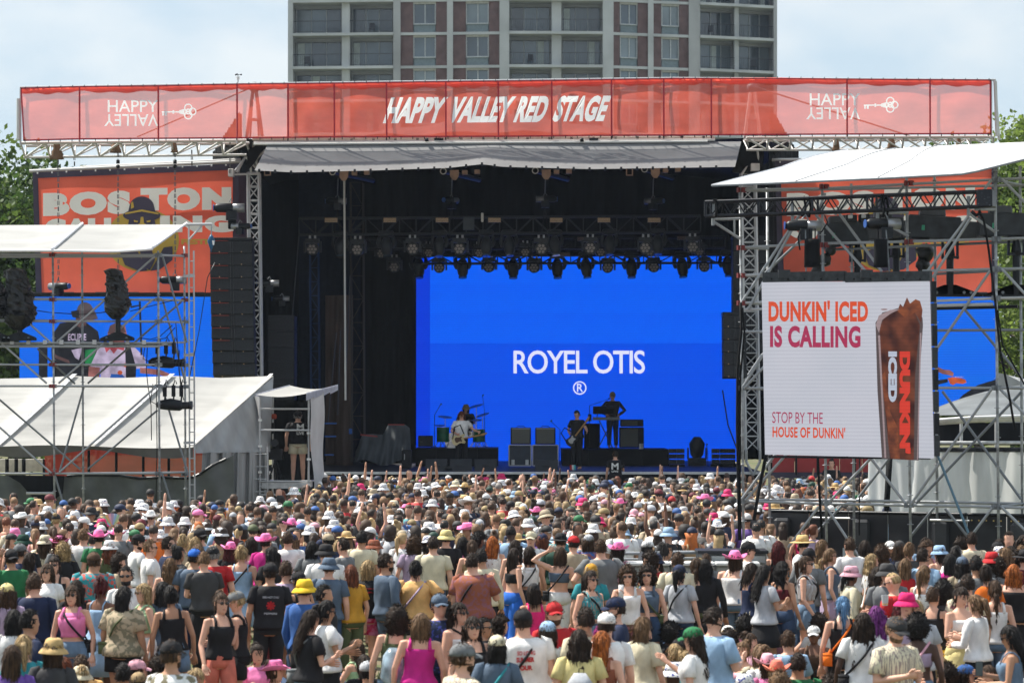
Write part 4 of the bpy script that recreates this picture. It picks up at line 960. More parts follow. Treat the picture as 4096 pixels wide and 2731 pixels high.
# hanging profile lamps
def profile_lamp(px, py, Y, label, flip=1):
    t = thing('profile_lamps', tuple(P(px, py, Y)), label, 'stage lights', 'lamps hanging on the left tower')
    c = P(px, py, Y)
    MB().blob([c + Vector((-.30, 0, .02)), c + Vector((-.05, 0, .03)), c + Vector((.18, 0, .0))], [.10, .14, .12], 12).build('body', blackm, t, True)
    MB().tube(c + Vector((.15, 0, 0)), c + Vector((.42, 0, .01)), .085, 12).build('barrel', blackp, t, True); MB().tube(c + Vector((.40, 0, .01)), c + Vector((.46, 0, .01)), .10, 12).build('nose', fix_m, t)
    for dx in (-.18, .02, .2):
        MB().path([c + Vector((dx, 0, .1)), c + Vector((dx + .02, 0, .34)), c + Vector((dx, 0, .5))], .02).build('yoke', blackm, t); box('plate', tuple(c + Vector((dx, .03, .34))), (.09, .04, .26), blackm, t)
        MB().path([c + Vector((dx, 0, .46)), c + Vector((dx + .04, -.02, .6)), c + Vector((dx + .08, 0, .5))], .014).build('hook', blackm, t)
    MB().path([c + Vector((-.3, 0, 0)), c + Vector((-.5, -.05, .1)), c + Vector((-.45, 0, .5))], .01).build('cable', blackm, t)
profile_lamp(660, 1452, 67.4, 'group of black lamps hanging under the platform of the left tower'); profile_lamp(690, 1622, 67.4, 'lower group of black lamps hanging on the left tower near the tent')
for i, pts in enumerate([[(703, 1290), (712, 1400), (722, 1545), (735, 1600)], [(690, 1300), (640, 1345), (600, 1358), (560, 1350)], [(700, 1310), (662, 1352), (610, 1362)], [(717, 1400), (715, 1480), (728, 1550)], [(628, 1470), (626, 1600), (628, 1780), (624, 2010)], [(590, 1370), (585, 1480), (592, 1545), (604, 1620), (606, 1760)], [(860, 1050), (830, 1110), (795, 1330), (760, 1500)], [(120, 1238), (200, 1250), (330, 1258), (460, 1245)], [(520, 1245), (640, 1215), (690, 1202)]]):
    tag(MB().path([P(x, y, 67.3) for x, y in pts], .011, 5).build('black_cable', blackm, None, True), ORD[i] + ' thin black cable strung on the left scaffold tower', 'cable', 'black cables on the left tower')

# ---- black chain motors by the side screens
hoist(tuple(P(925, 832, 83.6)), 'big chain hoist hanging above the left speaker array', 0.15, 'hoists at the left of the stage', 1.35)
c, d = pxbox(912, 850, 942, 915, 83.7, .25); tag(bx('chain_bag', c, d, blackc, None), 'black chain bag above the left speaker array', 'bag'); 
hoist(tuple(P(960, 905, 83.6)), 'smaller hoist just above the frame of the left speaker array', 2.9, 'hoists at the left of the stage', .9)
hoist(tuple(P(232, 1145, 85.2)), 'chain hoist on top of the left video screen near its left end', 2.6, 'hoists at the left of the stage', 1.1)
hoist(tuple(P(700, 1120, 85.2)), 'chain hoist on top of the left video screen near the ladder', .1, 'hoists at the left of the stage', 1.2)
hoist(tuple(P(1078, 1133, 86)), 'chain hoist in front of the dark wing beside left mast', .1, 'hoists at the left of the stage', 1.0)
hoist(tuple(P(1128, 1195, 88)), 'small hoist above the subwoofer stacks of the left wing', .1, 'hoists at the left of the stage', .8)

# ================================================================ left tent with red scrim and grey sheeting
tn = thing('tent', tuple(P(450, 2100, 73)), 'long pale grey tent with a sloping ridged roof left of the stage', 'tent')
def tp(px, py, Y): return P(px, py, Y)
bk = [(-120, 1512), (0, 1514), (150, 1511), (300, 1503), (470, 1512), (690, 1503), (880, 1511), (1098, 1503)]
def tentf(u, v):
    px0 = -120 + (1094 + 120) * u; py0 = float(np.interp(px0, [p[0] for p in bk], [p[1] for p in bk]))
    px1 = -420 + (772 + 420) * u; py1 = 1786 + 6 * math.sin(u * 9)
    sagx = min(abs(px0 - r_) for r_ in (-90, 300, 690, 1094)) / 390
    p = P(px0, py0, 76.5).lerp(P(px1, py1, 72.0), v); p.z -= .26 * min(1, sagx * 3) * math.sin(math.pi * v) ** .7; return p
MB().sheet(tentf, 80, 14).build('roof', tarp_w, tn, True)
silver = mat('ribbed_clear_trim', (.62, .64, .68), .3, .1, var=.4, scale=14)
for px in (-90, 300, 690, 1090):
    u = (px + 120) / 1214
    b = MB(); ww = .17
    vv = []; ff = []
    for k in range(13):
        a = tentf(max(0, u - .008), k / 12); c = tentf(min(1, u + .008), k / 12); vv += [a + Vector((0, -.03, .06)), c + Vector((0, -.03, .06))]
        if k: ff.append([2 * k - 2, 2 * k - 1, 2 * k + 1, 2 * k])
    b.add(vv, ff); b.build('ridge_strip', silver if px < 1000 else trim_w, tn)
# rolled grey valance
def val(u, v):
    px = -420 + 1192 * u; r_ = (26 + 10 * abs(math.sin(px * .0085))) * v
    return P(px, 1786 + 6 * math.sin(u * 9) + r_ + 14 * v * math.sin(px * .009 + 1), 72.0 - .08 + .18 * v + .04 * math.sin(px * .05))
MB().sheet(val, 90, 4).build('valance', mat('grey_valance', (.20, .195, .185), .7, bump=.3, scale=2), tn, True)
# right gable and side wall
wall_g = mat('grey_canvas_wall', (.33, .335, .34), .7, var=.16, scale=1.0, stretch=(2, 2, .4), bump=.3)
def gable(u, v):
    a = P(778 + (1094 - 778) * u, 1780 + (1506 - 1780) * u, 72.0 + 4.5 * u); b_ = P(783 + (1080 - 783) * u, 1812 - 5 * u, 72.05 + 2.5 * u)
    p = a.lerp(b_, v); p.y += .10 * math.sin(u * 23 + v * 3) * v; return p
MB().sheet(gable, 50, 8).build('gable_wall', wall_g, tn, True)
def sidew(u, v):
    px = 810 + (1075 - 810) * u; top = 1808; a = P(px, top, 72.3 + 2.2 * u); c = P(px - 20 + 25 * u, 2150, 72.3 + 2.2 * u)
    p = a.lerp(c, v); p.y += .14 * math.sin(u * 31) + .06 * math.sin(u * 77 + v * 2); return p
MB().sheet(sidew, 90, 6).build('side_wall', wall_g, tn, True)
# front sheeting low down
def front(u, v):
    px = -60 + (935 + 60) * u
    top = float(np.interp(px, [-60, 0, 30, 250, 300, 330, 480, 560, 640, 760, 800, 850, 940], [1900, 1900, 1902, 1905, 1900, 1898, 1900, 1912, 1908, 1912, 1895, 1860, 1818]))
    p = P(px, top + (2160 - top) * v, 71.2 + .5 * v); p.y += .10 * math.sin(u * 25 + v * 7) * v + .05 * math.sin(u * 61 - v * 5); return p
MB().sheet(front, 110, 16).build('front_sheet', tarp_dg, tn, True)
bb = MB(); bb.path([front(.33 + .64 * k / 24, 0) + Vector((0, -.05, 0)) for k in range(25)], .035, 6); bb.build('rope', blackm, tn)
poly_px('opening_shade', [[(28, 1900), (258, 1902), (252, 1972), (200, 2010), (140, 2000), (80, 1930)]], 71.05, blackc, tn)  # flat black patch painted as the shade of a gap in the sheeting
tube('rail', P(105, 1972, 71.0), P(220, 1972, 71.0), .035, alu, tn)
# red scrim behind the tent opening
sc = thing('red_scrim', tuple(P(560, 1900, 74.5)), 'sunlit red fabric panels under the tent roof', 'fabric screen')
for a, b_ in [(180, 355), (355, 463), (463, 575), (575, 672), (672, 880)]:
    def rf(u, v, a=a, b_=b_):
        px = a + (b_ - a) * u; p = P(px, 1795 + 125 * v, 74.4); p.y += .06 * math.sin(px * .06 + v * 3); return p
    MB().sheet(rf, 14, 6).build('panel', mesh_cloth('scrim_red', (.74, .10, .07), .12, .5), sc, True)
for px in (355, 465, 573, 675): tube('post', P(px, 1800, 74.2), P(px, 1925, 74.2), .035, blackm, sc)
c, d = pxbox(-60, 1835, 182, 1886, 76.5, .1); tag(bx('white_screen', c, d, mat('lit_white_fabric', (.78, .76, .72), .8, translucent=.3), None), 'bright white panel under the left end of the tent', 'panel')
for i, px in enumerate((28, 65, 95, 178)): tag(tube('tent_post', P(px, 1835, 75.8), P(px, 2000, 75.8), .05, blackm, None), ORD[i] + ' dark post before the white panel under the tent', 'post', 'posts under the left tent')

# ================================================================ camera platform
cp = thing('camera_platform', tuple(P(1180, 2200, 75)), 'small covered scaffold camera platform beside the tent', 'camera platform')
YK = 74.2; YK2 = 76.0
for px, Y in ((1040, YK), (1235, YK), (1092, YK2), (1262, YK2)): 
    tube('upright', P(px, 1590, Y), P(px - 1, 2240, Y), .026, alu, cp, 10)
for y in (1635, 1720, 1924, 1944, 1978): pipe(1036, y, 1240, y, YK, cp, .026, alu)
for y in (1720, 1924, 1978): pipe(1236, y, 1263, y - 4, YK, cp, .024, alu, Y1=YK2); pipe(1040, y, 1092, y - 4, YK, cp, .024, alu, Y1=YK2)
c, d = pxbox(1046, 1930, 1232, 1953, YK - .03, 1.7); MB().box(c, d).build('deck', alu, cp)
for px in (1001, 1070): tube('ladder_rail', P(px, 1785 if px > 1010 else 1800, YK - .2), P(px, 2230, YK - .2), .018, alu, cp)
for k in range(9): tube('rung', P(1001, 1816 + 50 * k, YK - .2), P(1071, 1815 + 50 * k, YK - .2), .014, alu, cp, 6)
def plr(u, v):
    a = P(1160 + (1352 - 1160) * u, 1541 + (1540 - 1541) * u, 76.6 - .0 * u); b_ = P(1023 + (1225 - 1023) * u, 1578 - 4 * u, 73.7); p = a.lerp(b_, v); p.z -= .10 * math.sin(math.pi * u) * (1 - .3 * v); return p
MB().sheet(plr, 20, 8).build('roof', tarp_w, cp, True)
for u in (0.0, 1.0):
    b = MB(); s_ = [plr(u, k / 4) for k in range(5)]
    for a, c in zip(s_, s_[1:]): b.add([a + Vector((0, -.02, .02)), c + Vector((0, -.02, .02)), c + Vector((0, -.02, -.18 if u else -.05)), a + Vector((0, -.02, -.13 if u else -.05))], [[0, 1, 2, 3], [3, 2, 1, 0]])
    b.build('edge_beam', mat('blue_white_board', (.60, .62, .70), .5), cp)
def prd(u, v):
    px = 1240 + 50 * u + 6 * math.sin(v * 4 + 1) * u; p = P(px + 20 * v * v * (1 - u * .2), 1572 + (1985 - 1572) * v - 8 * u, YK - .1 + 1.2 * u); p.x += .015 * math.sin(v * 9) ; p.y += .08 * math.sin(v * 11 + u * 4); return p
MB().sheet(prd, 10, 30).build('side_curtain', mat('pale_canvas', (.50, .50, .50), .7, var=.08, bump=.2, scale=2), cp, True)
def pld(u, v):
    px = 1036 - 30 * u; p = P(px + 6 * math.sin(v * 7), 1585 + (1990 - 1585) * v, YK + .3 + 1.2 * u); p.y += .06 * math.sin(v * 9); return p
MB().sheet(pld, 6, 20).build('side_curtain', wall_g, cp, True)
b = MB(); [b.box(tuple(P(1040 + (195 if k % 2 else 0), 1680 + 52 * k, YK - .04)), (.1, .03, .05)) for k in range(6)]; tag(b.build('zip_tie', white_print, cp), kind='stuff')
MB().sheet(lambda u, v: P(1088 + 172 * u, 1600 + 300 * v, YK2 + .1 + .04 * math.sin(u * 14)), 14, 4).build('added_dark_sheet', blackc, cp, True)  # black sheet added behind the operator to keep the platform inside dark
# the TV camera on its pedestal
tv = thing('television_camera', tuple(P(1110, 1924, 75)), 'black broadcast camera on a tripod on the camera platform', 'camera')
c, d = pxbox(1072, 1795, 1128, 1838, 74.9, .4); bx('body', c, d, blackp, tv); MB().tube(P(1098, 1770, 74.6), P(1098, 1790, 75.6), .10, 12).build('lens', blackp, tv)
for dx, dy in ((-30, 0), (30, 0), (4, 0)): tube('tripod_leg', P(1102, 1840, 75.1), P(1102 + dx, 1926, 75.1 + (.4 if dx == 4 else -.1)), .022, blackm, tv)
c, d = pxbox(1060, 1690, 1095, 1735, 75.6, .2); bx('monitor', c, d, blackp, tv)
c, d = pxbox(1083, 1655, 1106, 1676, 75.7, .1); tag(bx('orange_bag', c, d, mat('orange_red_fabric', (.40, .06, .02), .7), None, .03), 'small orange bag hanging in the camera platform', 'bag')

# ================================================================ right tower
rt = thing('scaffold_tower', tuple(P(3500, 2300, 51)), 'steel scaffold tower at right carrying a big advertising screen', 'scaffold tower', 'scaffold towers in front of the stage')
def YR(px): return 51.5 + (49.5 - 51.5) * (px - 2967) / (3988 - 2967)
def YRb(px): return YR(px - 100) + 1.42
for px, pt, pb, dxx in ((2960, 742, 2470, 18), (3288, 735, 2480, 22), (3626, 708, 2490, 20), (3980, 668, 2500, 18), (4330, 640, 2510, 18)):
    standard(px, pt, px + dxx, pb, YR(px), rt)
for px, pt, pb, dxx in ((3068, 752, 2440, 14), (3405, 735, 2450, 14), (3738, 700, 2460, 14), (4080, 665, 2470, 12)):
    standard(px, pt, px + dxx, pb, YRb(px), rt)
def rp_(pts, r=.0242, m=None, name='ledger', off=0.0, back=False):
    for (x0, y0), (x1, y1) in zip(pts, pts[1:]):
        f = YRb if back else YR
        tube(name, P(x0, y0, f(x0) + off), P(x1, y1, f(x1) + off), r, m or steel, rt, 10)
rp_([(2956, 760), (3284, 755), (3980, 719), (4330, 702)]); rp_([(2968, 764), (3405, 756), (4084, 741), (4200, 738)], back=True)
rp_([(2950, 991), (3296, 974), (3633, 966), (3982, 956), (4330, 946)]); rp_([(3300, 1000), (4096, 966)], back=True, m=steel_d)
rp_([(2950, 1102), (3060, 1098)], m=alu); rp_([(3690, 1084), (3984, 1076), (4330, 1070)]); rp_([(3740, 1096), (4096, 1078)], back=True, m=steel_d)
rp_([(2960, 1212), (3060, 1208)], m=alu); rp_([(3735, 1204), (3984, 1193), (4330, 1184)], m=alu); rp_([(3735, 1222), (3972, 1217)], .03, alu); rp_([(3735, 1234), (4070, 1226)], .03, blackm, back=True)
rp_([(2970, 1237), (3060, 1236)], m=alu); rp_([(2965, 1326), (3060, 1326)]); rp_([(3735, 1321), (3984, 1320), (4330, 1319)], m=steel_d)
rp_([(2966, 1552), (3070, 1552)]); rp_([(3740, 1551), (3990, 1551), (4330, 1551)])
rp_([(2974, 2004), (3300, 2013), (3636, 2020), (3984, 2027), (4330, 2036)], .026); rp_([(3080, 1998), (3300, 1999), (3740, 2007), (4090, 2014), (4200, 2018)], .026, back=True)
for y, y4 in ((991, 956), (1102, 1076), (1212, 1193), (1552, 1551), (2004, 2027), (760, 719)):
    for px in (2966, 3297, 3636, 3986):
        if 1000 < y < 1900 and 3000 < px < 3700: continue
        knot(px, y + (y4 - y) * (px - 2967) / 1020, YR(px), rt, y < 1300 and px != 3986)
    tube('ledger', P(3986, y4, YR(3986)), P(4088, y4 + (2 if y4 < HZ else -12) + (22 if y == 760 else 0), YRb(4088)), .0242, steel_d, rt, 10); tube('ledger', P(2966, y, YR(2966)), P(3072, y + (4 if y < HZ else -6), YRb(3072)), .0242, steel_d, rt, 10)
for x0, y0, x1, y1, off in [(2965, 1212, 3175, 893, -.05), (2993, 1237, 3182, 893, -.05), (3059, 1094, 3230, 934, 1.2), (3263, 860, 3464, 1086, -.1), (3351, 846, 3527, 1086, .5), (3709, 1086, 3874, 865, -.6), (3731, 1110, 3883, 871, -.6),
                            (3742, 1402, 3962, 1080, -.05), (3861, 1240, 4078, 1500, 1.2), (4007, 1075, 4140, 1220, -.05), (4007, 716, 4140, 850, -.05), (2993, 1500, 3050, 1416, -.05), (2971, 1549, 3060, 1405, -.05), (2976, 1553, 3060, 1462, -.05),
                            (2965, 1998, 3110, 1805, -.05), (2982, 2000, 3160, 1800, -.05), (3318, 2005, 3500, 1815, -.05), (3434, 1989, 3570, 1815, 1.3), (3470, 1815, 3624, 2016, -.05), (3643, 2017, 3968, 1553, -.05), (3665, 2012, 4086, 1567, 1.4),
                            (3770, 1565, 4084, 1995, 1.4), (3153, 2188, 3276, 2025, -.05), (3299, 2017, 3436, 2226, -.05), (3257, 2138, 3370, 2020, 1.3), (3643, 2144, 3736, 2030, 1.3), (3781, 2034, 3875, 2150, 1.3), (3847, 2193, 3970, 2030, -.05), (4007, 2028, 4140, 2160, -.05),
                            (4000, 1555, 4140, 1700, 0), (3240, 800, 3130, 960, .2), (3300, 772, 3270, 860, 0), (3395, 800, 3340, 860, .9), (3930, 770, 3965, 720, -.2), (3620, 735, 3520, 890, 1.3)]:
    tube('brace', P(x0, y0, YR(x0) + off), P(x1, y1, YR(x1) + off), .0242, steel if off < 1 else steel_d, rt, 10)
tag(tube('blue_strap', P(3742, 1799, 49.3), P(3913, 2229, 49.2), .022, mat('faded_blue_webbing', (.12, .22, .30), .7), None, 4), 'faded blue ratchet strap slanting below the advertising screen', 'strap')
# top canvas
cr = thing('canopy_roof', tuple(P(3600, 650, 51)), 'bright white canvas roof of the right scaffold tower', 'canopy', 'white roofs of the scaffold towers')
def rroof(u, v):
    bp = [(0, 3390, 601), (.22, 3580, 596), (.45, 3760, 583), (.8, 4110, 568), (1, 4400, 556)]; fp = [(0, 2848, 741), (.22, 3175, 728), (.45, 3512, 713), (.68, 3866, 694), (.80, 4110, 633), (1, 4420, 560)]
    ip = lambda L, k: float(np.interp(u, [p[0] for p in L], [p[k] for p in L]))
    a = P(ip(bp, 1), ip(bp, 2), 55.5 - 3.4 * u); b_ = P(ip(fp, 1), ip(fp, 2), 51.2 - 3.6 * u); p = a.lerp(b_, v)
    p.z -= .07 * math.sin(math.pi * min(1, max(0, v))) * abs(math.sin(math.pi * u / .225)); p.z += .05 * math.sin(math.pi * min(v * 2, 1)); return p
MB().sheet(rroof, 60, 14).build('canvas', tarp_wb, cr, True)
seam_m = mat('grey_stitching', (.25, .27, .30), .7)
for u in (.225, .45, .9): MB().path([rroof(u, k / 12) + Vector((0, -.03, .015)) for k in range(13)], .010, 4).build('seam', seam_m, cr)
MB().path([rroof(k / 30, 1.0) + Vector((0, -.02, -.01)) for k in range(31)], .022, 5).build('hem', seam_m, cr); MB().path([rroof(0.0, k / 12) for k in range(13)], .022, 5).build('hem', trim_w, cr)
# black box truss across the tower
bt = thing('black_truss', tuple(P(3350, 850, 49.6)), 'scuffed black box truss across the right tower, screen hung from it', 'truss')
A = P(2821, 807, 51.0); B = P(3920, 765, 48.9); beam_dir = (B - A).normalized(); nrm = Vector((-beam_dir.y, beam_dir.x, 0))
H = .25
for o in (Vector(), Vector((0, 0, -H)), nrm * .28, nrm * .28 + Vector((0, 0, -H))): tube('chord', A + o, B + o, .026, black_worn, bt, 10)
nb = 30
for k in range(nb):
    p = A + (B - A) * (k / nb); p2 = A + (B - A) * ((k + 1) / nb); dn = Vector((0, 0, -H))
    tube('brace', p + (dn if k % 2 else Vector()), p2 + (Vector() if k % 2 else dn), .012, black_worn, bt, 6); tube('brace', p + nrm * .28 + (Vector() if k % 2 else dn), p2 + nrm * .28 + (dn if k % 2 else Vector()), .012, blackm, bt, 6)
    if k in (0, 6, 12, 18, 19): tube('joint', p, p + dn, .022, black_worn, bt, 6); tube('joint', p + nrm * .28, p + nrm * .28 + dn, .022, black_worn, bt, 6)
c = P(3945, 795, 48.8); bx('end_block', tuple(c), (.27, .3, .30), black_worn, bt, .02, -.4); tube('chord', B, c, .026, black_worn, bt); tube('chord', B + Vector((0, 0, -H)), c + Vector((0, 0, -.12)), .026, black_worn, bt)
for px, y0, y1 in ((2852, 806, 902), (3170, 808, 892), (3510, 795, 880), (3874, 785, 865)):
    tube('hanger_post', P(px, y0, YR(px) - .45), P(px, y1, YR(px) - .45), .03, steel, bt)
tube('arm', P(2852, 877, YR(2852) - .3), P(2962, 875, YR(2962)), .024, steel, rt); tube('arm', P(2855, 888, YR(2852) - .3), P(2960, 955, YR(2962)), .024, steel, rt); tube('arm', P(2938, 878, YR(2962) - .1), P(2938, 940, YR(2962) - .1), .016, steel, rt)
tube('arm', P(3515, 880, YR(3510) - .3), P(3634, 945, YR(3634)), .024, steel, rt); tube('arm', P(3874, 852, YR(3874) - .3), P(3980, 928, YR(3980)), .024, steel, rt); tube('arm', P(3520, 852, YR(3510) - .3), P(3634, 850, YR(3634)), .024, steel, rt); tube('arm', P(3900, 838, YR(3900) - .3), P(3984, 838, YR(3980)), .024, steel, rt)
for k, (px, Y) in enumerate(((3215, 50.4), (3235, 50.5), (3530, 49.6), (3545, 49.7), (2862, 50.9), (2886, 51.0))):
    MB().path([P(px - 6, 800, Y - .08), P(px, 786 - (px - 3200) * .03, Y), P(px + 8, 830, Y - .1), P(px + 2, 868, Y - .06), P(px - 8, 862, Y)], .022, 6).build('sling', blackc, bt, True)
hoist(tuple(P(3222, 903, 50.2)), 'chain hoist with a round blue badge under the right tower truss', 0.05, 'hoists of the advertising screen', .95, cap=(.03, .20, .62))
hoist(tuple(P(3540, 896, 49.6)), 'chain hoist with a white badge under the right tower truss', 0.25, 'hoists of the advertising screen', .95, cap=(.6, .6, .6))
for i, (x0, x1, Y) in enumerate(((3218, 3279, 50.1), (3496, 3550, 49.5))):
    b = MB(); rg = []
    for k in range(6):
        c0 = P((x0 + x1) / 2, 956 + 113 * k / 5, Y); w_ = (x1 - x0) / 2 / FPX * Y * (1 + .06 * k / 5); e = ell(tuple(c0), w_, w_ * .7, 14); rg.append(e)
    b.add(*loft(rg)); t = b.build('chain_bag', blackc, None, True); tag(t, ['left', 'right'][i] + ' of two black fabric chain bags above the advertising screen', 'bag', 'chain bags above the advertising screen')
    for dx in (-10, 12): MB().path([P((x0 + x1) / 2 + dx, 915, Y), P((x0 + x1) / 2 + dx, 960, Y)], .012, 5).build('strap', blackc, t)
    tag(MB().path([P(x1 - 6 if i else x0 + 4, 920, Y), P(x1 + 8 if i else x0 + 6, 1095, Y)], .014, 5).build('hoist_chain', steel_d, None), ['left', 'right'][i] + ' chain reaching down to the frame of the advertising screen', 'chain', 'chains of the advertising screen')
# the advertising screen
ad = thing('advertising_screen', tuple(P(3390, 1825, 49.4)), 'big lit advertising screen for iced coffee hung on right tower', 'video screen')
def YD(px): return 50.3 + (49.0 - 50.3) * (px - 3046) / 680
def adp(a, b, off=0.0):        # a,b in 0..1 over the screen -> world
    TL, TR, BR, BL = (3046, 1128), (3718, 1125), (3735, 1833), (3060, 1817)
    x = (TL[0] * (1 - a) + TR[0] * a) * (1 - b) + (BL[0] * (1 - a) + BR[0] * a) * b; y = (TL[1] * (1 - a) + TR[1] * a) * (1 - b) + (BL[1] * (1 - a) + BR[1] * a) * b
    return P(x, y, YD(x) - off)
led_pale = led('led_pale_grey', (.53, .55, .62), .93, .05, (.56, .57, .64), 1.2)
for i in range(4):
    for j in range(4):
        b = MB(); a0, a1, b0, b1 = i / 4, (i + 1) / 4, j / 4, (j + 1) / 4
        v = [adp(a0, b0), adp(a1, b0), adp(a1, b1), adp(a0, b1)]; v += [p + Vector((.02, .10, 0)) for p in v]
        b.add(v, [[0, 3, 2, 1], [4, 5, 6, 7], [0, 1, 5, 4], [1, 2, 6, 5], [2, 3, 7, 6], [3, 0, 4, 7]]); b.build('led_panel', led_pale, ad)
def adpoly(name, polys, m, off=.012, parent=ad):
    b = MB()
    for p in polys:
        vs = []
        for x, y in p:
            bb_ = (y - 1128) / 692; aa = (x - (3046 + 14 * bb_)) / (672 + 3 * bb_); vs.append(adp(aa, bb_, off))
        b.add(vs, [list(range(len(vs)))])
    return b.build(name, m, parent)
def adtext(body, x0, y0, x1, y1, m, bold=0, turn=0, space=1.0, off=.03):
    v, f = text2d(body, bold, 0, space); o = []
    for a, b in v:
        if turn: a, b = b, 1 - a
        px = x0 + a * (x1 - x0); py = y1 + b * (y0 - y1); bb_ = (py - 1128) / 692; aa = (px - (3046 + 14 * bb_)) / (672 + 3 * bb_); o.append(adp(aa, bb_, off))
    MB().add(o, f).build('lettering', m, ad)
def lo(n, c): return led(n, c, .9, .06)
cor, mag = lo('led_coral', (.72, .085, .03)), lo('led_magenta', (.42, .035, .10))
adtext("DUNKIN' ICED", 3074, 1203, 3472, 1287, cor, .045, space=1.06); adtext('IS CALLING', 3080, 1303, 3442, 1390, mag, .045, space=1.08)
adtext('STOP BY THE', 3089, 1648, 3291, 1693, mag, .0); adtext("HOUSE OF DUNKIN'", 3090, 1706, 3381, 1750, cor, .03, space=1.05)
cb0, cb1, cb2, cb3 = led('led_cup_brown', (.040, .012, .010), .9, .06, (.17, .05, .025), 3.2), led('led_cup_amber', (.26, .075, .03), .9, .06, (.10, .03, .018), 6.0), lo('led_cup_grey', (.10, .075, .075)), lo('led_cup_light', (.36, .27, .28))
adpoly('picture', [[(3502, 1290), (3530, 1250), (3640, 1220), (3690, 1270), (3692, 1300), (3678, 1500), (3675, 1829), (3528, 1825), (3510, 1560)]], cb2)
adpoly('picture', [[(3517, 1310), (3545, 1255), (3600, 1240), (3660, 1250), (3680, 1300), (3660, 1500), (3655, 1828), (3560, 1826), (3532, 1560)]], cb0, .016)
adpoly('picture', [[(3590, 1245), (3600, 1215), (3612, 1228), (3628, 1190), (3640, 1215), (3662, 1198), (3680, 1205), (3690, 1240), (3685, 1290), (3660, 1250), (3620, 1270)], [(3525, 1500), (3540, 1480), (3560, 1640), (3590, 1700), (3600, 1825), (3562, 1824), (3545, 1650)]], cb1, .02)
adpoly('picture', [[(3503, 1300), (3515, 1262), (3560, 1240), (3600, 1236), (3560, 1256), (3528, 1280), (3516, 1330)], [(3512, 1340), (3520, 1340), (3545, 1822), (3538, 1822)], [(3680, 1330), (3686, 1330), (3672, 1826), (3668, 1826)], disc(3537, 1238, 14, 4, 10)], cb3, .024)
adtext("DUNKIN'", 3598, 1403, 3642, 1803, lo('led_red_text', (.68, .05, .03)), .07, 1, .98, .04); adtext('ICED', 3553, 1403, 3588, 1602, lo('led_pale_text', (.5, .55, .66)), .07, 1, 1.05, .04)
# screen frame: top bars and right side
fm = mat('screen_frame', (.045, .05, .055), .5, .4, var=.3, scale=12)
for x0, x1 in ((3056, 3382), (3386, 3724)):
    a = P(x0, 1108, YD(x0)); c = P(x1, 1106, YD(x1)); m_ = (a + c) / 2; MB().box(tuple(m_), ((c - a).length, .14, .17), math.atan2(c.y - a.y, c.x - a.x)).build('top_bar', fm, ad)
    for k in range(5): px = x0 + 30 + 66 * k; MB().tube(P(px, 1116, YD(px) - .09), P(px, 1116, YD(px) - .07), .016, 8).build('slot', blackc, ad)
    box('bracket', tuple(P(x0 + 80, 1096, YD(x0 + 80) - .02)), (.2, .16, .14), fm, ad)
for k in range(8):
    a = P(3719 + 2 * k, 1125 + 88 * k, YD(3720)); c = P(3722 + 2 * k, 1208 + 88 * k, YD(3720)); m_ = (a + c) / 2; box('side_bracket', tuple(m_ + Vector((.06, .06, 0))), (.09, .14, (a - c).length), fm if k % 2 else blackm, ad)
box('bottom_bar', tuple((P(3062, 1822, YD(3062) + .05) + P(3735, 1836, YD(3735) + .05)) / 2), (2.85, .08, .04), blackm, ad, -.42)
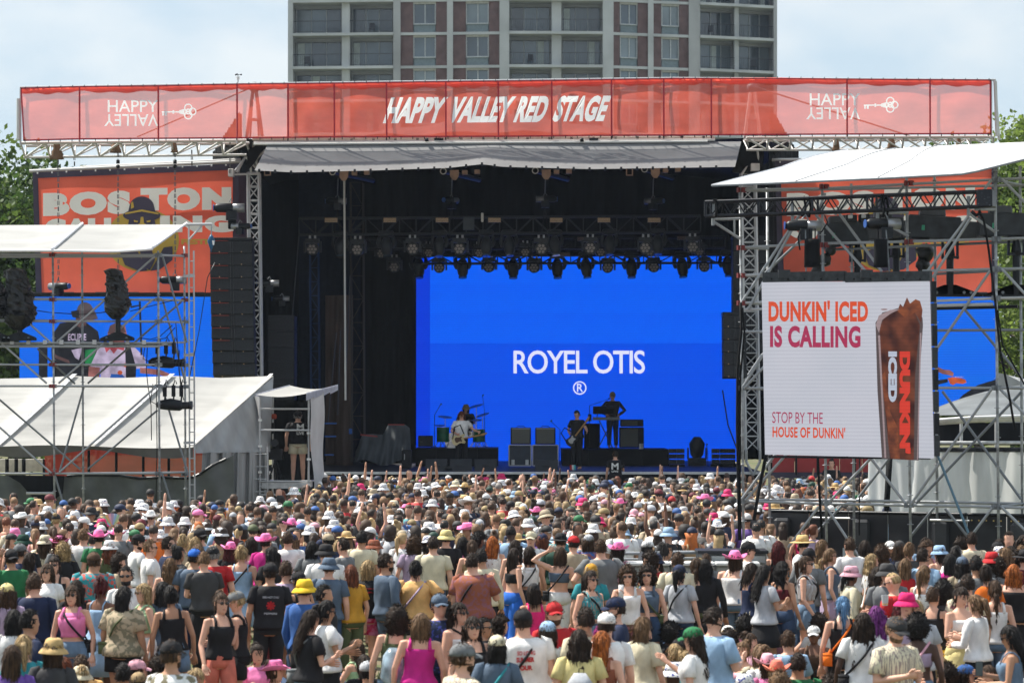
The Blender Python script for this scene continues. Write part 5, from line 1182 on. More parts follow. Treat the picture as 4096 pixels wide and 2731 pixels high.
# follow spots on the right tower
def follow(cx, cy, Y, L, label, rz=0.0, tilt=0.0, base_y=1165, big=1.0):
    t = thing('follow_spot', tuple(P(cx, base_y, Y)), label, 'follow spot', 'follow spots on the right tower')
    c = P(cx, cy, Y); dx = Vector((math.cos(tilt), 0, math.sin(tilt))); up = Vector((-math.sin(tilt), 0, math.cos(tilt)))
    def rb(nm, o, u_, d, m): 
        b = MB(); p = c + dx * o + up * u_
        hx, hy, hz = d[0] / 2, d[1] / 2, d[2] / 2; v = []
        for sz in (-1, 1):
            for sx, sy in ((-1, -1), (1, -1), (1, 1), (-1, 1)): v.append(p + dx * sx * hx * (1 if sz < 0 else .92) + Vector((0, sy * hy, 0)) + up * sz * hz)
        b.add(v, [[0, 3, 2, 1], [4, 5, 6, 7], [0, 1, 5, 4], [1, 2, 6, 5], [2, 3, 7, 6], [3, 0, 4, 7]]); return b.build(nm, m, t, bevel=.02)
    rb('rear_housing', -L * .18, 0, (L * .6, .38, .40 * big), fix_m); rb('front_tube', L * .28, -.01, (L * .45, .30, .30 * big), mat('fixture_grey', (.065, .07, .08), .45)); rb('vent_hood', -L * .2, .26 * big, (L * .28, .28, .14), mat('fixture_grey', (.065, .07, .08), .45))
    rb('data_plate', -L * .30, -.02, (.09, .39, .12), mat('green_label', (.05, .30, .18), .5))
    for s_ in (-1, 1): rb('side_rib', -L * .18 + s_ * L * .14, -.21 * big, (L * .2, .40, .03), blackm)
    b = MB(); b.blob([c + Vector((0, 0, -.22)), c + Vector((0, 0, -.45)), c + Vector((0, 0, -.60))], [.05, .09, .05], 10); [b.box(tuple(c + Vector((s_ * .13, 0, -.36))), (.035, .10, .34)) for s_ in (-1, 1)]; b.box(tuple(c + Vector((0, 0, -.50))), (.30, .12, .04)); b.build('yoke', blackm, t)
    bp = P(cx, base_y, Y); tube('post', c + Vector((0, 0, -.5)), bp, .065, blackm, t, 12)
    b = MB(); 
    for y_ in (-.04, .04):
        pr = [bp + Vector((-.58, y_, -.03)), bp + Vector((-.50, y_, .02)), bp + Vector((-.10, y_, .17)), bp + Vector((.10, y_, .17)), bp + Vector((.50, y_, .02)), bp + Vector((.58, y_, -.03))]; b.add(pr, [[0, 1, 2, 3, 4, 5], [5, 4, 3, 2, 1, 0]])
    b.box(tuple(bp + Vector((0, 0, -.02))), (1.16, .1, .04)); b.build('base', blackm, t)
    for s_ in (-.36, -.24, .24, .36): MB().tube(bp + Vector((s_, -.06, .035)), bp + Vector((s_, -.045, .035)), .026, 10).build('hole', steel_d, t)
    return t
follow(3430, 930, 52.3, 1.5, 'long black follow spot behind the left chain bag, tilted down', 0, .10, 1150)
follow(3585, 915, 52.9, 1.2, 'black follow spot between the two chain bags, half hidden', 0, .02, 1150)
follow(3800, 915, 51.2, 1.65, 'follow spot with a green plate near the middle of right tower', 0, -.06, 1178)
follow(4065, 900, 50.6, 1.4, 'follow spot beside the right picture edge on the right tower', 0, 0, 1178)
for i, (px, py) in enumerate(((3407, 868), (3460, 866))):
    t = thing('handset', tuple(P(px, py, 51.5)), ['left', 'right'][i] + ' of two small black lamp controls with silver tops under the truss', 'lamp control', 'small controls under the truss'); c, d = pxbox(px - 22, py - 10, px + 22, py + 22, 51.5, .2); bx('body', c, d, blackp, t, .015); c, d = pxbox(px - 14, py - 8, px + 4, py + 6, 51.45, .06); bx('dial', c, d, alu, t, .01)
# bagged small fixtures behind the left chain bag
bf = thing('bagged_lamp', tuple(P(3322, 1000, 52)), 'small fixtures wrapped in black plastic above the advertising screen', 'covered lights')
for c0, r_ in ((P(3322, 1000, 52), .10), (P(3300, 1040, 52), .12), (P(3272, 1078, 51.6), .12), (P(3700, 1010, 52), .16), (P(3690, 1060, 52), .14)): MB().sphere(tuple(c0), r_, 10, 7, .12, int(c0.x * 100) % 97).build('bag', plastic_bag, bf, True)
for i, (pts, Y, r_) in enumerate([([(2962, 1210), (2966, 1320), (2950, 1480), (2948, 1700), (2952, 1900), (2958, 2160)], 51.0, .024), ([(2970, 1230), (2978, 1330), (2962, 1500), (2958, 1800), (2962, 2160)], 51.0, .018), ([(3064, 1819), (3050, 1890), (3030, 1990), (3016, 2080)], 50.8, .03), ([(3271, 1824), (3277, 1950), (3288, 2155)], 49.9, .022), ([(3560, 1830), (3552, 1950), (3540, 2140)], 53.5, .05),
                                  ([(3915, 848), (3935, 880), (3955, 1000), (3980, 1200), (4000, 1400), (4040, 1600), (4060, 1720)], 48.9, .02), ([(3990, 1240), (4010, 1380), (4060, 1470), (4100, 1540)], 48.9, .014), ([(3886, 845), (3905, 862), (3922, 850), (3915, 842)], 48.7, .03), ([(3438, 1824), (3437, 2140)], 52.0, .012), ([(3205, 915), (3192, 950), (3200, 1000)], 50.0, .014), ([(3298, 860), (3310, 890), (3285, 930)], 50.0, .012), ([(2890, 1560), (2912, 1700), (2946, 1790)], 84.0, .02)]):
    tag(MB().path([P(x, y, Y) for x, y in pts], r_, 6).build('black_cable', blackc, None, True), ORD[i] + ' black cable hanging on or near the right scaffold tower', 'cable', 'black cables on the right tower')

# ================================================================ round grey tent wall, dark opening and pale tents at right
rg_ = thing('curtained_booth', tuple(P(3900, 2200, 62)), 'grey curtained round booth behind the right scaffold tower', 'booth')
cur = mat('grey_booth_curtain', (.70, .72, .72), .75, translucent=.45, var=.14, scale=1.1, stretch=(2, 2, .3), bump=.3)
cxw = P(3990, 0, 64).x; rad = 3.05
def booth(u, v):
    a = R(196 + 150 * u); x = cxw + rad * math.cos(a); y = 63.6 + rad * math.sin(a) * .9
    o = .05 * math.sin(u * 60 + math.sin(v * 3) * 1.2) + .03 * math.sin(u * 131)
    zt_ = P(0, 1792, y).z; return (x + o * math.cos(a), y + o * math.sin(a), zt_ * (1 - v))
MB().sheet(booth, 200, 16).build('curtain', cur, rg_, True)
b = MB(); b.path([Vector(booth(k / 40, 0)) + Vector((0, -.02, -.03)) for k in range(41)], .05, 6); b.build('rim', blackm, rg_)
def booth2(u, v):
    a = R(196 + 150 * u); x = cxw + (rad + .05) * math.cos(a); y = 63.6 + (rad) * math.sin(a) * .9; return (x, y, P(0, 1770, y).z)
b = MB(); b.path([booth2(k / 40, 0) for k in range(41)], .035, 6); b.build('upper_rail', alu, rg_)
dk_ = MB()
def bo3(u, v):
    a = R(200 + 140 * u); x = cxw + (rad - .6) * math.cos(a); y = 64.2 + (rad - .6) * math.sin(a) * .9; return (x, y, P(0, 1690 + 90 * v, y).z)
MB().sheet(bo3, 40, 2).build('interior_shade_sheet', blackc, rg_)  # black sheet stands in for the shade inside the booth
def bo4(u, v):
    x = P(3735, 0, 61).x + 3.0 * u; return (x, 61.0 + .3 * v, P(0, 1662 + 26 * v + 12 * (1 - u) * v, 61).z - .05 * u * 0)
b = MB(); b.path([P(3735, 1688, 61), P(3900, 1676, 61), P(4200, 1668, 61)], .07, 8); b.build('roof_edge', alu_w, rg_, True)
b = MB(); b.path([P(3735, 1680, 60.9), P(3900, 1668, 60.9), P(4200, 1660, 60.9)], .03, 6); b.build('roof_edge', trim_w, rg_, True)
for px in (3845, 3985): tube('hanger', P(px, 1685, 61.2), P(px, 1790, 61.2), .035, alu, rg_)
def bo5(u, v):
    return P(3735 + 500 * u, 1660 - 130 * v * (1 - (1 - u) ** 2 * .8), 62 + 3 * v)
MB().sheet(bo5, 12, 6).build('roof', tarp_dg, rg_, True)
MB().path([P(3556, 1815, 61.0), P(3548, 1960, 61.0), P(3536, 2150, 61.0)], .05, 6).build('seam', blackc, rg_)
pt = thing('pale_tent', tuple(P(4080, 1700, 75)), 'pale grey tent top at the right picture edge', 'tent')
b = MB(); b.add([P(3990, 1490, 74), P(4030, 1500, 74), P(4150, 1560, 74), P(4250, 1700, 74), P(3990, 1700, 74)], [[0, 1, 2, 3, 4][::-1]]); b.add([P(3990, 1490, 74), P(4030, 1500, 76), P(4200, 1540, 77), P(4150, 1560, 74)], [[0, 1, 2, 3]]); b.build('roof', tarp_g, pt)
b = MB(); b.add([P(4040, 1600, 72), P(4110, 1570, 73), P(4200, 1580, 73), P(4150, 1620, 72)], [[0, 1, 2, 3]]); b.build('awning', tarp_w, pt)
# red and purple scrim at the right foot of the stage
c, d = pxbox(3075, 1818, 3540, 1888, 84.0, .05); t = thing('red_scrim', c, 'dull red fabric wall at the right foot of the stage', 'fabric screen')
n = 5
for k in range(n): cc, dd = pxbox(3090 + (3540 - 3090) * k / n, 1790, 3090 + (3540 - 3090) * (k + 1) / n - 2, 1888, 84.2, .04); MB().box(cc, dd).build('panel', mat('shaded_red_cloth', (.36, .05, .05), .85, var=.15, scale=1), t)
cc, dd = pxbox(3060, 1888, 3560, 1912, 84.1, .06); MB().box(cc, dd).build('lower_band', navy_print, t); 
for px in (3185, 3270, 3330, 3420): tube('post', P(px, 1800, 83.9), P(px, 1900, 83.9), .03, blackm, t)

# ================================================================ padded fence and barricades
fn_m = mat('black_vinyl', (.022, .024, .028), .45, var=.3, scale=3, bump=.25); pad_m = mat('grey_black_padding', (.055, .058, .064), .4, var=.25, scale=2, bump=.3)
for i in range(7):
    px0 = 3080 + 158 * i; px1 = px0 + 154; Y0 = 54.0 - .55 * i; Y1 = Y0 - .5
    t = thing('barrier_panel', tuple((P(px0, 2400, Y0) + P(px1, 2400, Y1)) / 2), 'black padded crowd barrier below the right tower, ' + ORD[i] + ' panel from left', 'barrier', 'black barriers below the right tower')
    a = P(px0, 2046 + 3 * i, Y0); c = P(px1, 2049 + 3 * i, Y1)
    vv = [a, c, Vector((c.x, c.y, 0)), Vector((a.x, a.y, 0))]; b = MB(); b.add(vv + [p + Vector((.02, .06, 0)) for p in vv], [[0, 3, 2, 1], [4, 5, 6, 7], [0, 1, 5, 4], [1, 2, 6, 5], [2, 3, 7, 6], [3, 0, 4, 7]]); b.build('cover', fn_m, t)
    tube('top_rail', a + Vector((0, -.05, .02)), c + Vector((0, -.05, .02)), .03, blackm, t)
    if i % 3 == 1: tube('top_rail', a + Vector((0, -.3, -.08)), c + Vector((0, -.3, -.08)), .02, alu, t)
    if i % 2 == 0:
        p = a.lerp(c, .3); MB().box(tuple(p + Vector((0, -.12, -.55))), (.30, .14, .9), -.1).build('pad', pad_m, t, bevel=.05)
    if i > 3:
        for k in range(5): MB().tube(a.lerp(c, .1 + .19 * k) + Vector((0, -.05, -.08)), a.lerp(c, .1 + .19 * k) + Vector((0, -.03, -.08)), .014, 8).build('grommet', mat('brass', (.55, .40, .12), .35, .6), t)
sg_m = mat('sign_paper', (.46, .54, .58), .6, var=.03)
for i, (x0, y0, x1, y1, Y) in enumerate(((3371, 2190, 3415, 2248, 52.0), (3735, 2200, 3762, 2235, 50.9), (4037, 2202, 4096, 2240, 49.9))):
    t = thing('notice', tuple(P((x0 + x1) / 2, y1, Y)), ['pale blue printed notice on the black barrier below the screen', 'small teal notice partly hidden on the black barrier', 'white printed notice on the barrier at the right picture edge'][i], 'notice', 'notices on the black barriers')
    c, d = pxbox(x0, y0, x1, y1, Y, .01); MB().box(c, d).build('sheet', sg_m, t)
    ink = mat('sign_ink', (.03, .13, .24), .6)
    text_px('lettering', 'HUSKY' if i != 1 else 'KY', x0 + (20 if i != 1 else 3), y0 + 4, x1 - 2, y0 + 13, Y - .01, ink, t, .02)
    if i == 0:
        for k in range(5): poly_px('print', [[(x0 + 20 - 8 * (k > 1), y0 + 18 + 7 * k), (x1 - 4 - 3 * (k % 2), y0 + 18 + 7 * k), (x1 - 4 - 3 * (k % 2), y0 + 20.5 + 7 * k), (x0 + 20 - 8 * (k > 1), y0 + 20.5 + 7 * k)]], Y - .01, ink, t)
# grey barricade and flat case in the middle right
bar_m = mat('grey_barrier_panel', (.30, .32, .32), .6, .2, var=.15, scale=1.5)
for i, (x0, x1, y0, y1, Y) in enumerate([(2455, 2560, 2212, 2300, 45.6), (2566, 2640, 2210, 2300, 45.6), (2650, 2790, 2208, 2300, 45.6)]):
    t = thing('crowd_barrier', tuple(P((x0 + x1) / 2, 2580, Y)), 'galvanised crowd barrier between the crowd halves, ' + ORD[i] + ' from left', 'barrier', 'galvanised barriers in the crowd')
    a = P(x0, y0, Y); c = P(x1, y0, Y); bz = 0.05
    tube('top_rail', a, c, .028, steel, t); tube('upright', a, Vector((a.x, a.y, 0)), .025, steel, t); tube('upright', c, Vector((c.x, c.y, 0)), .025, steel, t); tube('top_rail', a + Vector((0, .1, -.1)), c + Vector((0, .1, -.1)), .02, steel, t)
    box('panel', tuple((a + c) / 2 + Vector((0, .05, -.75))), ((c - a).length - .06, .02, 1.2), bar_m, t)
b = thing('concrete_barricade', tuple(P(2750, 2600, 44.8)), 'pale grey waist-high wall behind the pink cowboy hat', 'barricade')
for x0, x1 in ((2505, 2680), (2684, 2860), (2864, 3040)):
    c, d = pxbox(x0, 2262, x1, 2540, 44.6, .4); bx('block', c, d, mat('pale_plastic_block', (.34, .37, .37), .6, var=.08, scale=1.3), b, .03); c, d = pxbox(x0, 2249, x1, 2262, 44.5, .5); bx('cap', c, d, mat('white_cap', (.62, .64, .64), .5), b, .01)
fc = thing('equipment_case', tuple(P(2900, 2260, 44.9)), 'low black and grey equipment case behind the pink cowboy hat', 'equipment case')
c, d = pxbox(2790, 2201, 3075, 2214, 44.9, .7); bx('lid', c, d, blackm, fc); c, d = pxbox(2800, 2214, 3066, 2258, 45.0, .6); bx('body', c, d, mat('grey_case', (.16, .18, .18), .5), fc)
for k in range(3): c, d = pxbox(2835 + 80 * k, 2222, 2900 + 80 * k, 2250, 44.95, .05); bx('panel', c, d, bar_m, fc, .005)
# ================================================================ people: shapes
def pose_joints(pose, sex):
    sw = {'m': .185, 'f': .165, 'M': .205, 'F': .185}[sex]; hw = .09 if sex.islower() else .11
    J = dict(hip=[(-hw, 0, .92), (hw, 0, .92)], knee=[(-.10, .03, .50), (.10, .03, .50)], ankle=[(-.11, 0, .08), (.11, 0, .08)], sh=[(-sw, 0, 1.405), (sw, 0, 1.405)], dz=0.0, yaw=0.0, pitch=0.0)
    el = [(-.25, -.02, 1.12), (.25, -.02, 1.12)]; wr = [(-.26, .08, .87), (.26, .08, .87)]
    if pose == 'h': el = [(-.40, -.06, 1.16), (.40, -.06, 1.16)]; wr = [(-.20, .06, 1.03), (.20, .06, 1.03)]
    if pose == 'c': el = [(-.24, .04, 1.13), (.24, .04, 1.13)]; wr = [(-.10, .27, 1.12), (.07, .28, 1.20)]; J['pitch'] = -.30
    if pose == 'p': el[1] = (.27, .10, 1.13); wr[1] = (.12, .33, 1.36); J['pitch'] = -.1
    if pose == 'u': el = [(-.27, .02, 1.64), (.27, .02, 1.64)]; wr = [(-.20, .08, 1.92), (.24, .02, 1.90)]
    if pose == 'v': el[1] = (.24, .06, 1.66); wr[1] = (.25, .10, 1.93)
    if pose == 'k': el[0] = (-.43, -.02, 1.52); wr[0] = (-.19, .02, 1.66)
    if pose == 'w': J['knee'] = [(-.09, .20, .50), (.09, -.02, .49)]; J['ankle'] = [(-.09, .28, .09), (.09, -.34, .14)]; wr = [(-.27, -.12, .90), (.27, .18, .90)]; el = [(-.25, -.08, 1.13), (.25, .02, 1.12)]
    if pose == 'g': el = [(-.36, .10, 1.18), (.30, -.02, 1.14)]; wr = [(-.50, .32, 1.13), (.12, .24, 1.05)]; J['pitch'] = -.45   # plays a guitar
    if pose == 'y': el = [(-.26, .10, 1.14), (.26, .10, 1.14)]; wr = [(-.20, .36, 1.12), (.20, .36, 1.12)]; J['pitch'] = -.35   # at keyboards or drums
    if pose == 'l': J['yaw'] = .5
    if pose == 'r': J['yaw'] = -.5
    if pose == 't':
        J['dz'] = -.82; J['hip'] = [(-.10, .02, .10), (.10, .02, .10)]; J['knee'] = [(-.16, .42, .44), (.16, .42, .44)]; J['ankle'] = [(-.13, .66, .07), (.13, .66, .07)]
        el = [(-.27, .12, 1.16), (.27, .12, 1.16)]; wr = [(-.15, .36, 1.22), (.15, .36, 1.22)]
    z = J['dz']
    J['sh'] = [(a, b, c + z) for a, b, c in J['sh']]; J['el'] = [(a, b, c + z) for a, b, c in el]; J['wr'] = [(a, b, c + z) for a, b, c in wr]
    return J
def torso_prof(sex):
    if sex.isupper(): return [(a, b * 1.22, c * 1.28, d) if a < 1.42 else (a, b * 1.05, c, d) for a, b, c, d in torso_prof(sex.lower())]
    if sex == 'm': return [(.84, .13, .10, 0), (.90, .165, .115, -.01), (.97, .17, .115, -.01), (1.06, .15, .105, 0), (1.15, .155, .108, 0), (1.25, .175, .118, .0), (1.34, .19, .12, .0), (1.40, .185, .105, -.005), (1.445, .13, .08, -.01), (1.47, .075, .062, -.01)]
    return [(.84, .13, .11, 0), (.90, .175, .125, -.015), (.96, .178, .125, -.015), (1.06, .135, .10, 0), (1.14, .13, .098, 0), (1.23, .15, .122, .015), (1.30, .158, .135, .02), (1.37, .165, .105, .0), (1.43, .12, .075, -.01), (1.46, .062, .056, -.01)]
def torso_rings(sex, dz, z0, z1, grow=0.0, n=16, hem=0.0, steps=None, seed=0):
    pr = torso_prof(sex); zs = [p[0] for p in pr]; out = []
    k = steps or max(3, int((z1 - z0) / .035) + 1); q = np.random.default_rng(seed + 5)
    ph = q.uniform(0, 6, 3)
    for i in range(k + 1):
        z = z0 + (z1 - z0) * i / k; f = [float(np.interp(z, zs, [p[c] for p in pr])) for c in (1, 2, 3)]
        g = grow + hem * (1 - i / k); e = ell((0, f[2], z + dz), f[0] + g, f[1] + g, n)
        if grow > 0 and n > 10:
            a = np.linspace(0, 2 * np.pi, n, endpoint=False); w = 1 + (.045 * np.sin(a * 3 + ph[0] + z * 11) + .035 * np.sin(a * 5 + ph[1] - z * 23) + .02 * np.sin(a * 8 + ph[2] + z * 37)) * min(1, grow * 50)
            e[:, 0] *= w; e[:, 1] = f[2] + (e[:, 1] - f[2]) * w
        out.append(e)
    return out
HEADC = (0, .005, 1.605)
def head_rings(n=14):
    pr = [(-.115, .018, .02, .045), (-.107, .040, .040, .035), (-.085, .055, .062, .022), (-.055, .064, .078, .012), (-.02, .070, .088, .004), (.02, .074, .093, -.002), (.055, .073, .092, -.004), (.085, .062, .078, -.005), (.105, .040, .05, -.005), (.113, .016, .02, -.005)]
    return [ell((0, cy, z), rx, ry, n) for z, rx, ry, cy in pr]
def head_matrix(J):
    return Matrix.Translation(Vector((0, .005, 1.605 + J['dz']))) @ Matrix.Rotation(J['yaw'], 4, 'Z') @ Matrix.Rotation(J['pitch'], 4, 'X')
def xf(vs, M): return [tuple(M @ Vector(v)) for v in vs]
def hand(b, w, e, side, lo=False):
    """palm, four unequal bent fingers and a thumb beyond wrist w, arm coming from e"""
    w = Vector(w); d = (w - Vector(e)).normalized(); s_ = d.cross(Vector((0, 1, 0))); s_ = s_.normalized() if s_.length > .1 else Vector((1, 0, 0)); nrm = s_.cross(d).normalized()
    if lo: b.blob([w, w + d * .12], [.030, .024], 5); return
    pr = []
    for t, wd, th in ((-.01, .026, .020), (.02, .034, .017), (.06, .041, .016), (.088, .039, .013)):
        c = w + d * t; a = np.linspace(0, 2 * np.pi, 8, endpoint=False); pr.append(np.array([tuple(c + s_ * (wd * math.cos(x)) + nrm * (th * math.sin(x))) for x in a]))
    b.add(*loft(pr))
    for k, L in enumerate((.062, .074, .070, .052)):
        o = w + d * .080 + s_ * ((k - 1.5) * .0195); m = o + d * L * .5 + s_ * (k - 1.5) * .003; t = m + d * L * .42 + nrm * L * .28
        b.blob([o, m, t], [.0098, .009, .0075], 5)
    sg = 1 if side else -1
    o = w + d * .03 + s_ * (.032 * -sg); b.blob([o, o + d * .03 + s_ * (-.022 * sg), o + d * .06 + s_ * (-.026 * sg) + nrm * .01], [.013, .011, .009], 5)
_bc = {}
def body_mesh(pose, sex, lo=False):
    """one skin surface: trunk, neck, head, arms and legs fused, hands with five fingers"""
    key = (pose, sex, lo)
    if key in _bc: return _bc[key]
    J = pose_joints(pose, sex); b = MB(); n = 6 if lo else 12; k = {'m': 1.0, 'f': .88, 'M': 1.18, 'F': 1.12}[sex]
    b.add(*loft(torso_rings(sex, J['dz'], .84, 1.47, 0, 8 if lo else 16, steps=5 if lo else 11)))
    z = J['dz']; b.blob([(0, -.012, 1.42 + z), (0, .0, 1.56 + z)], [.060 * k, .053 * k], n)
    hm = head_matrix(J); hr = head_rings(8 if lo else 16)
    if lo: hr = hr[1::2]
    v, f = loft(hr); b.add(xf(v, hm), f)
    if not lo:
        b.add(xf([(-.013, .085, -.028), (.013, .085, -.028), (0, .088, .022), (0, .115, -.022), (0, .088, -.034)], hm), [[0, 3, 2], [1, 2, 3], [0, 4, 3], [1, 3, 4], [0, 2, 1], [0, 1, 4]])
        for s_ in (-1, 1): b.add(*[(xf(v_, hm), f_) for v_, f_ in [loft(limb_rings([(s_ * .072, -.005, -.025), (s_ * .082, -.010, .0), (s_ * .078, -.008, .022)], [.010, .013, .011], 6))]][0])
    for i in (0, 1):
        s, e, w = J['sh'][i], J['el'][i], J['wr'][i]; sg = -1 if i == 0 else 1
        s2 = (s[0] - sg * .02, s[1], s[2] - .005)
        m = tuple((np.array(s) * .5 + np.array(e) * .5)); m2 = tuple(np.array(e) * .65 + np.array(w) * .35)
        b.blob([s2, s, m, e, m2, w], [.05 * k, .056 * k, .048 * k, .040 * k, .039 * k, .027 * k], n)
        if lo: hand(b, w, e, i, True)
        h, kn, a = J['hip'][i], J['knee'][i], J['ankle'][i]
        m = tuple(np.array(h) * .6 + np.array(kn) * .4); c = tuple(np.array(kn) * .7 + np.array(a) * .3)
        b.blob([h, m, kn, c, a], [.088 * max(1, k), .080 * max(1, k), .056 * max(1, k), .056 * max(1, k), .036], n)
        b.blob([(a[0], a[1] - .03, a[2] - .035), (a[0], a[1] + .08, a[2] - .04), (a[0] * 1.05, a[1] + .17, a[2] - .05)], [.035, .036, .026], n - 2 if not lo else 5)
    if lo: _bc[key] = b; return b
    o = b.build('tmp', blackm); md = o.modifiers.new('r', 'REMESH'); md.mode = 'VOXEL'; md.voxel_size = .0135; md.use_smooth_shade = True
    sm = o.modifiers.new('s', 'SMOOTH'); sm.iterations = 2; sm.factor = .5
    dg = bpy.context.evaluated_depsgraph_get(); me = bpy.data.meshes.new_from_object(o.evaluated_get(dg)); bpy.data.objects.remove(o)
    hb = MB()
    for i in (0, 1): hand(hb, J['wr'][i], J['el'][i], i)
    me2 = hb.mesh('h', blackm, True); bm = bmesh.new(); bm.from_mesh(me); bm.from_mesh(me2); bm.to_mesh(me); bm.free(); bpy.data.meshes.remove(me2)
    me.name = 'body'; me.polygons.foreach_set('use_smooth', [True] * len(me.polygons)); me.materials.clear(); me.materials.append(None)
    _bc[key] = me; return me
# ---- clothes
def sleeves(b, J, frac, r0, r1, n):
    if abs(J['sh'][0][0]) in (.205,) or abs(J['hip'][0][0]) == .11: r0 *= 1.16; r1 *= 1.16
    for i in (0, 1):
        s, e, w = map(np.array, (J['sh'][i], J['el'][i], J['wr'][i])); sg = -1 if i == 0 else 1
        s2 = s - np.array([sg * .035, 0, .0])
        if frac <= 1: b.add(*loft(limb_rings([s2, s, s + (e - s) * frac * .5, s + (e - s) * frac], [r0 * .95, r0, (r0 + r1) / 2, r1], n, False)))
        else: b.add(*loft(limb_rings([s2, s, s * .5 + e * .5, e, e + (w - e) * .5, e + (w - e) * .93], [r0 * .95, r0, r0 * .9, r0 * .85, r1, r1 * .9], n, False)))
def neckline(b, sex, dz, g, n):
    pr = torso_rings(sex, dz, 1.40, 1.462, g, n, steps=3); b.add(*loft(pr, False))
def top_mb(kind, pose, sex, lo=False, seed=0):
    J = pose_joints(pose, sex); z = J['dz']; n = 8 if lo else 20; m = 6 if lo else 12; b = MB(); T = lambda a, c, g, hem=0.0: b.add(*loft(torso_rings(sex, z, a, c, g, n, hem, steps=4 if lo else None, seed=seed), not lo or True))
    hemz = .93 if z > -.5 else .97
    if kind in 'tfj': T(hemz if kind != 'j' else .88, 1.455, .017, .028 if kind != 'j' else .045); sleeves(b, J, .62 if kind != 'j' else .75, .061, .072 if kind != 'j' else .082, m)
    elif kind == 'l': T(hemz, 1.455, .018, .025); sleeves(b, J, 2, .060, .047, m)
    elif kind in 'kcd':
        T({'k': .95, 'c': 1.10, 'd': .92}[kind], 1.345, .011, .012 if kind != 'd' else .03)
        for s_ in (-1, 1):
            for y in (-1, 1):
                pts = [(s_ * .105, y * .098 + (.02 if y > 0 and sex in 'fF' else 0), 1.33 + z), (s_ * .10, y * .085, 1.40 + z), (s_ * .095, y * .03, 1.452 + z)]
                b.path(pts, [.022, .018, .016] if kind != 'd' else .009, 5 if lo else 6)
            b.path([(s_ * .095, .03, 1.452 + z), (s_ * .095, -.03, 1.452 + z)], .016 if kind != 'd' else .009, 5)
        if kind == 'c' and not lo: b.add(*loft(torso_rings(sex, z, 1.33, 1.40, .006, n, steps=2)))
    elif kind == 'n': T(1.19, 1.335, .010)
    if kind == 'd':
        rg = [ell((0, -.01, zz + z), rx, ry, n) for zz, rx, ry in ((.52, .29, .26), (.7, .25, .22), (.88, .21, .165), (1.0, .165, .13), (1.06, .15, .115))]
        if z > -.5: b.add(*loft(rg))
    return b
def bottom_mb(kind, pose, sex, lo=False):
    J = pose_joints(pose, sex); z = J['dz']; n = 8 if lo else 16; m = 6 if lo else 12; b = MB()
    seated = z < -.5
    b.add(*loft(torso_rings(sex, z, .855, 1.045 if sex in 'fF' else 1.0, .012, n, .012, steps=3)))
    if kind == 'k' and not seated:
        pl = 24 if not lo else 8; rg = []
        for zz, rx, ry in ((.62, .265, .235), (.74, .235, .205), (.88, .20, .155), (.98, .165, .13)):
            e = ell((0, -.01, zz), rx, ry, pl * 2 if not lo else 8)
            if not lo: e[::2, :2] *= 1 - .10 * (1.0 - zz)
            rg.append(e)
        b.add(*loft(rg)); return b
    gs = 1.14 if sex.isupper() else 1.0
    for i in (0, 1):
        h, k, a = map(np.array, (J['hip'][i], J['knee'][i], J['ankle'][i])); 
        if kind in 'sk': b.add(*loft(limb_rings([h + (0, 0, .04), h + (k - h) * .3, h + (k - h) * .55], [.10 * gs, .112 * gs, .118 * gs], m, False)))
        elif kind == 'w': b.add(*loft(limb_rings([h + (0, 0, .04), h + (k - h) * .4, k, k + (a - k) * .5, k + (a - k) * .98], [.105, .12, .12, .13, .14], m, False)))
        else: b.add(*loft(limb_rings([h + (0, 0, .04), h + (k - h) * .4, k, k + (a - k) * .5, k + (a - k) * .98], [.10 * gs, .10 * gs, .076 * gs, .072 * gs, .060 * gs], m, False)))
    return b
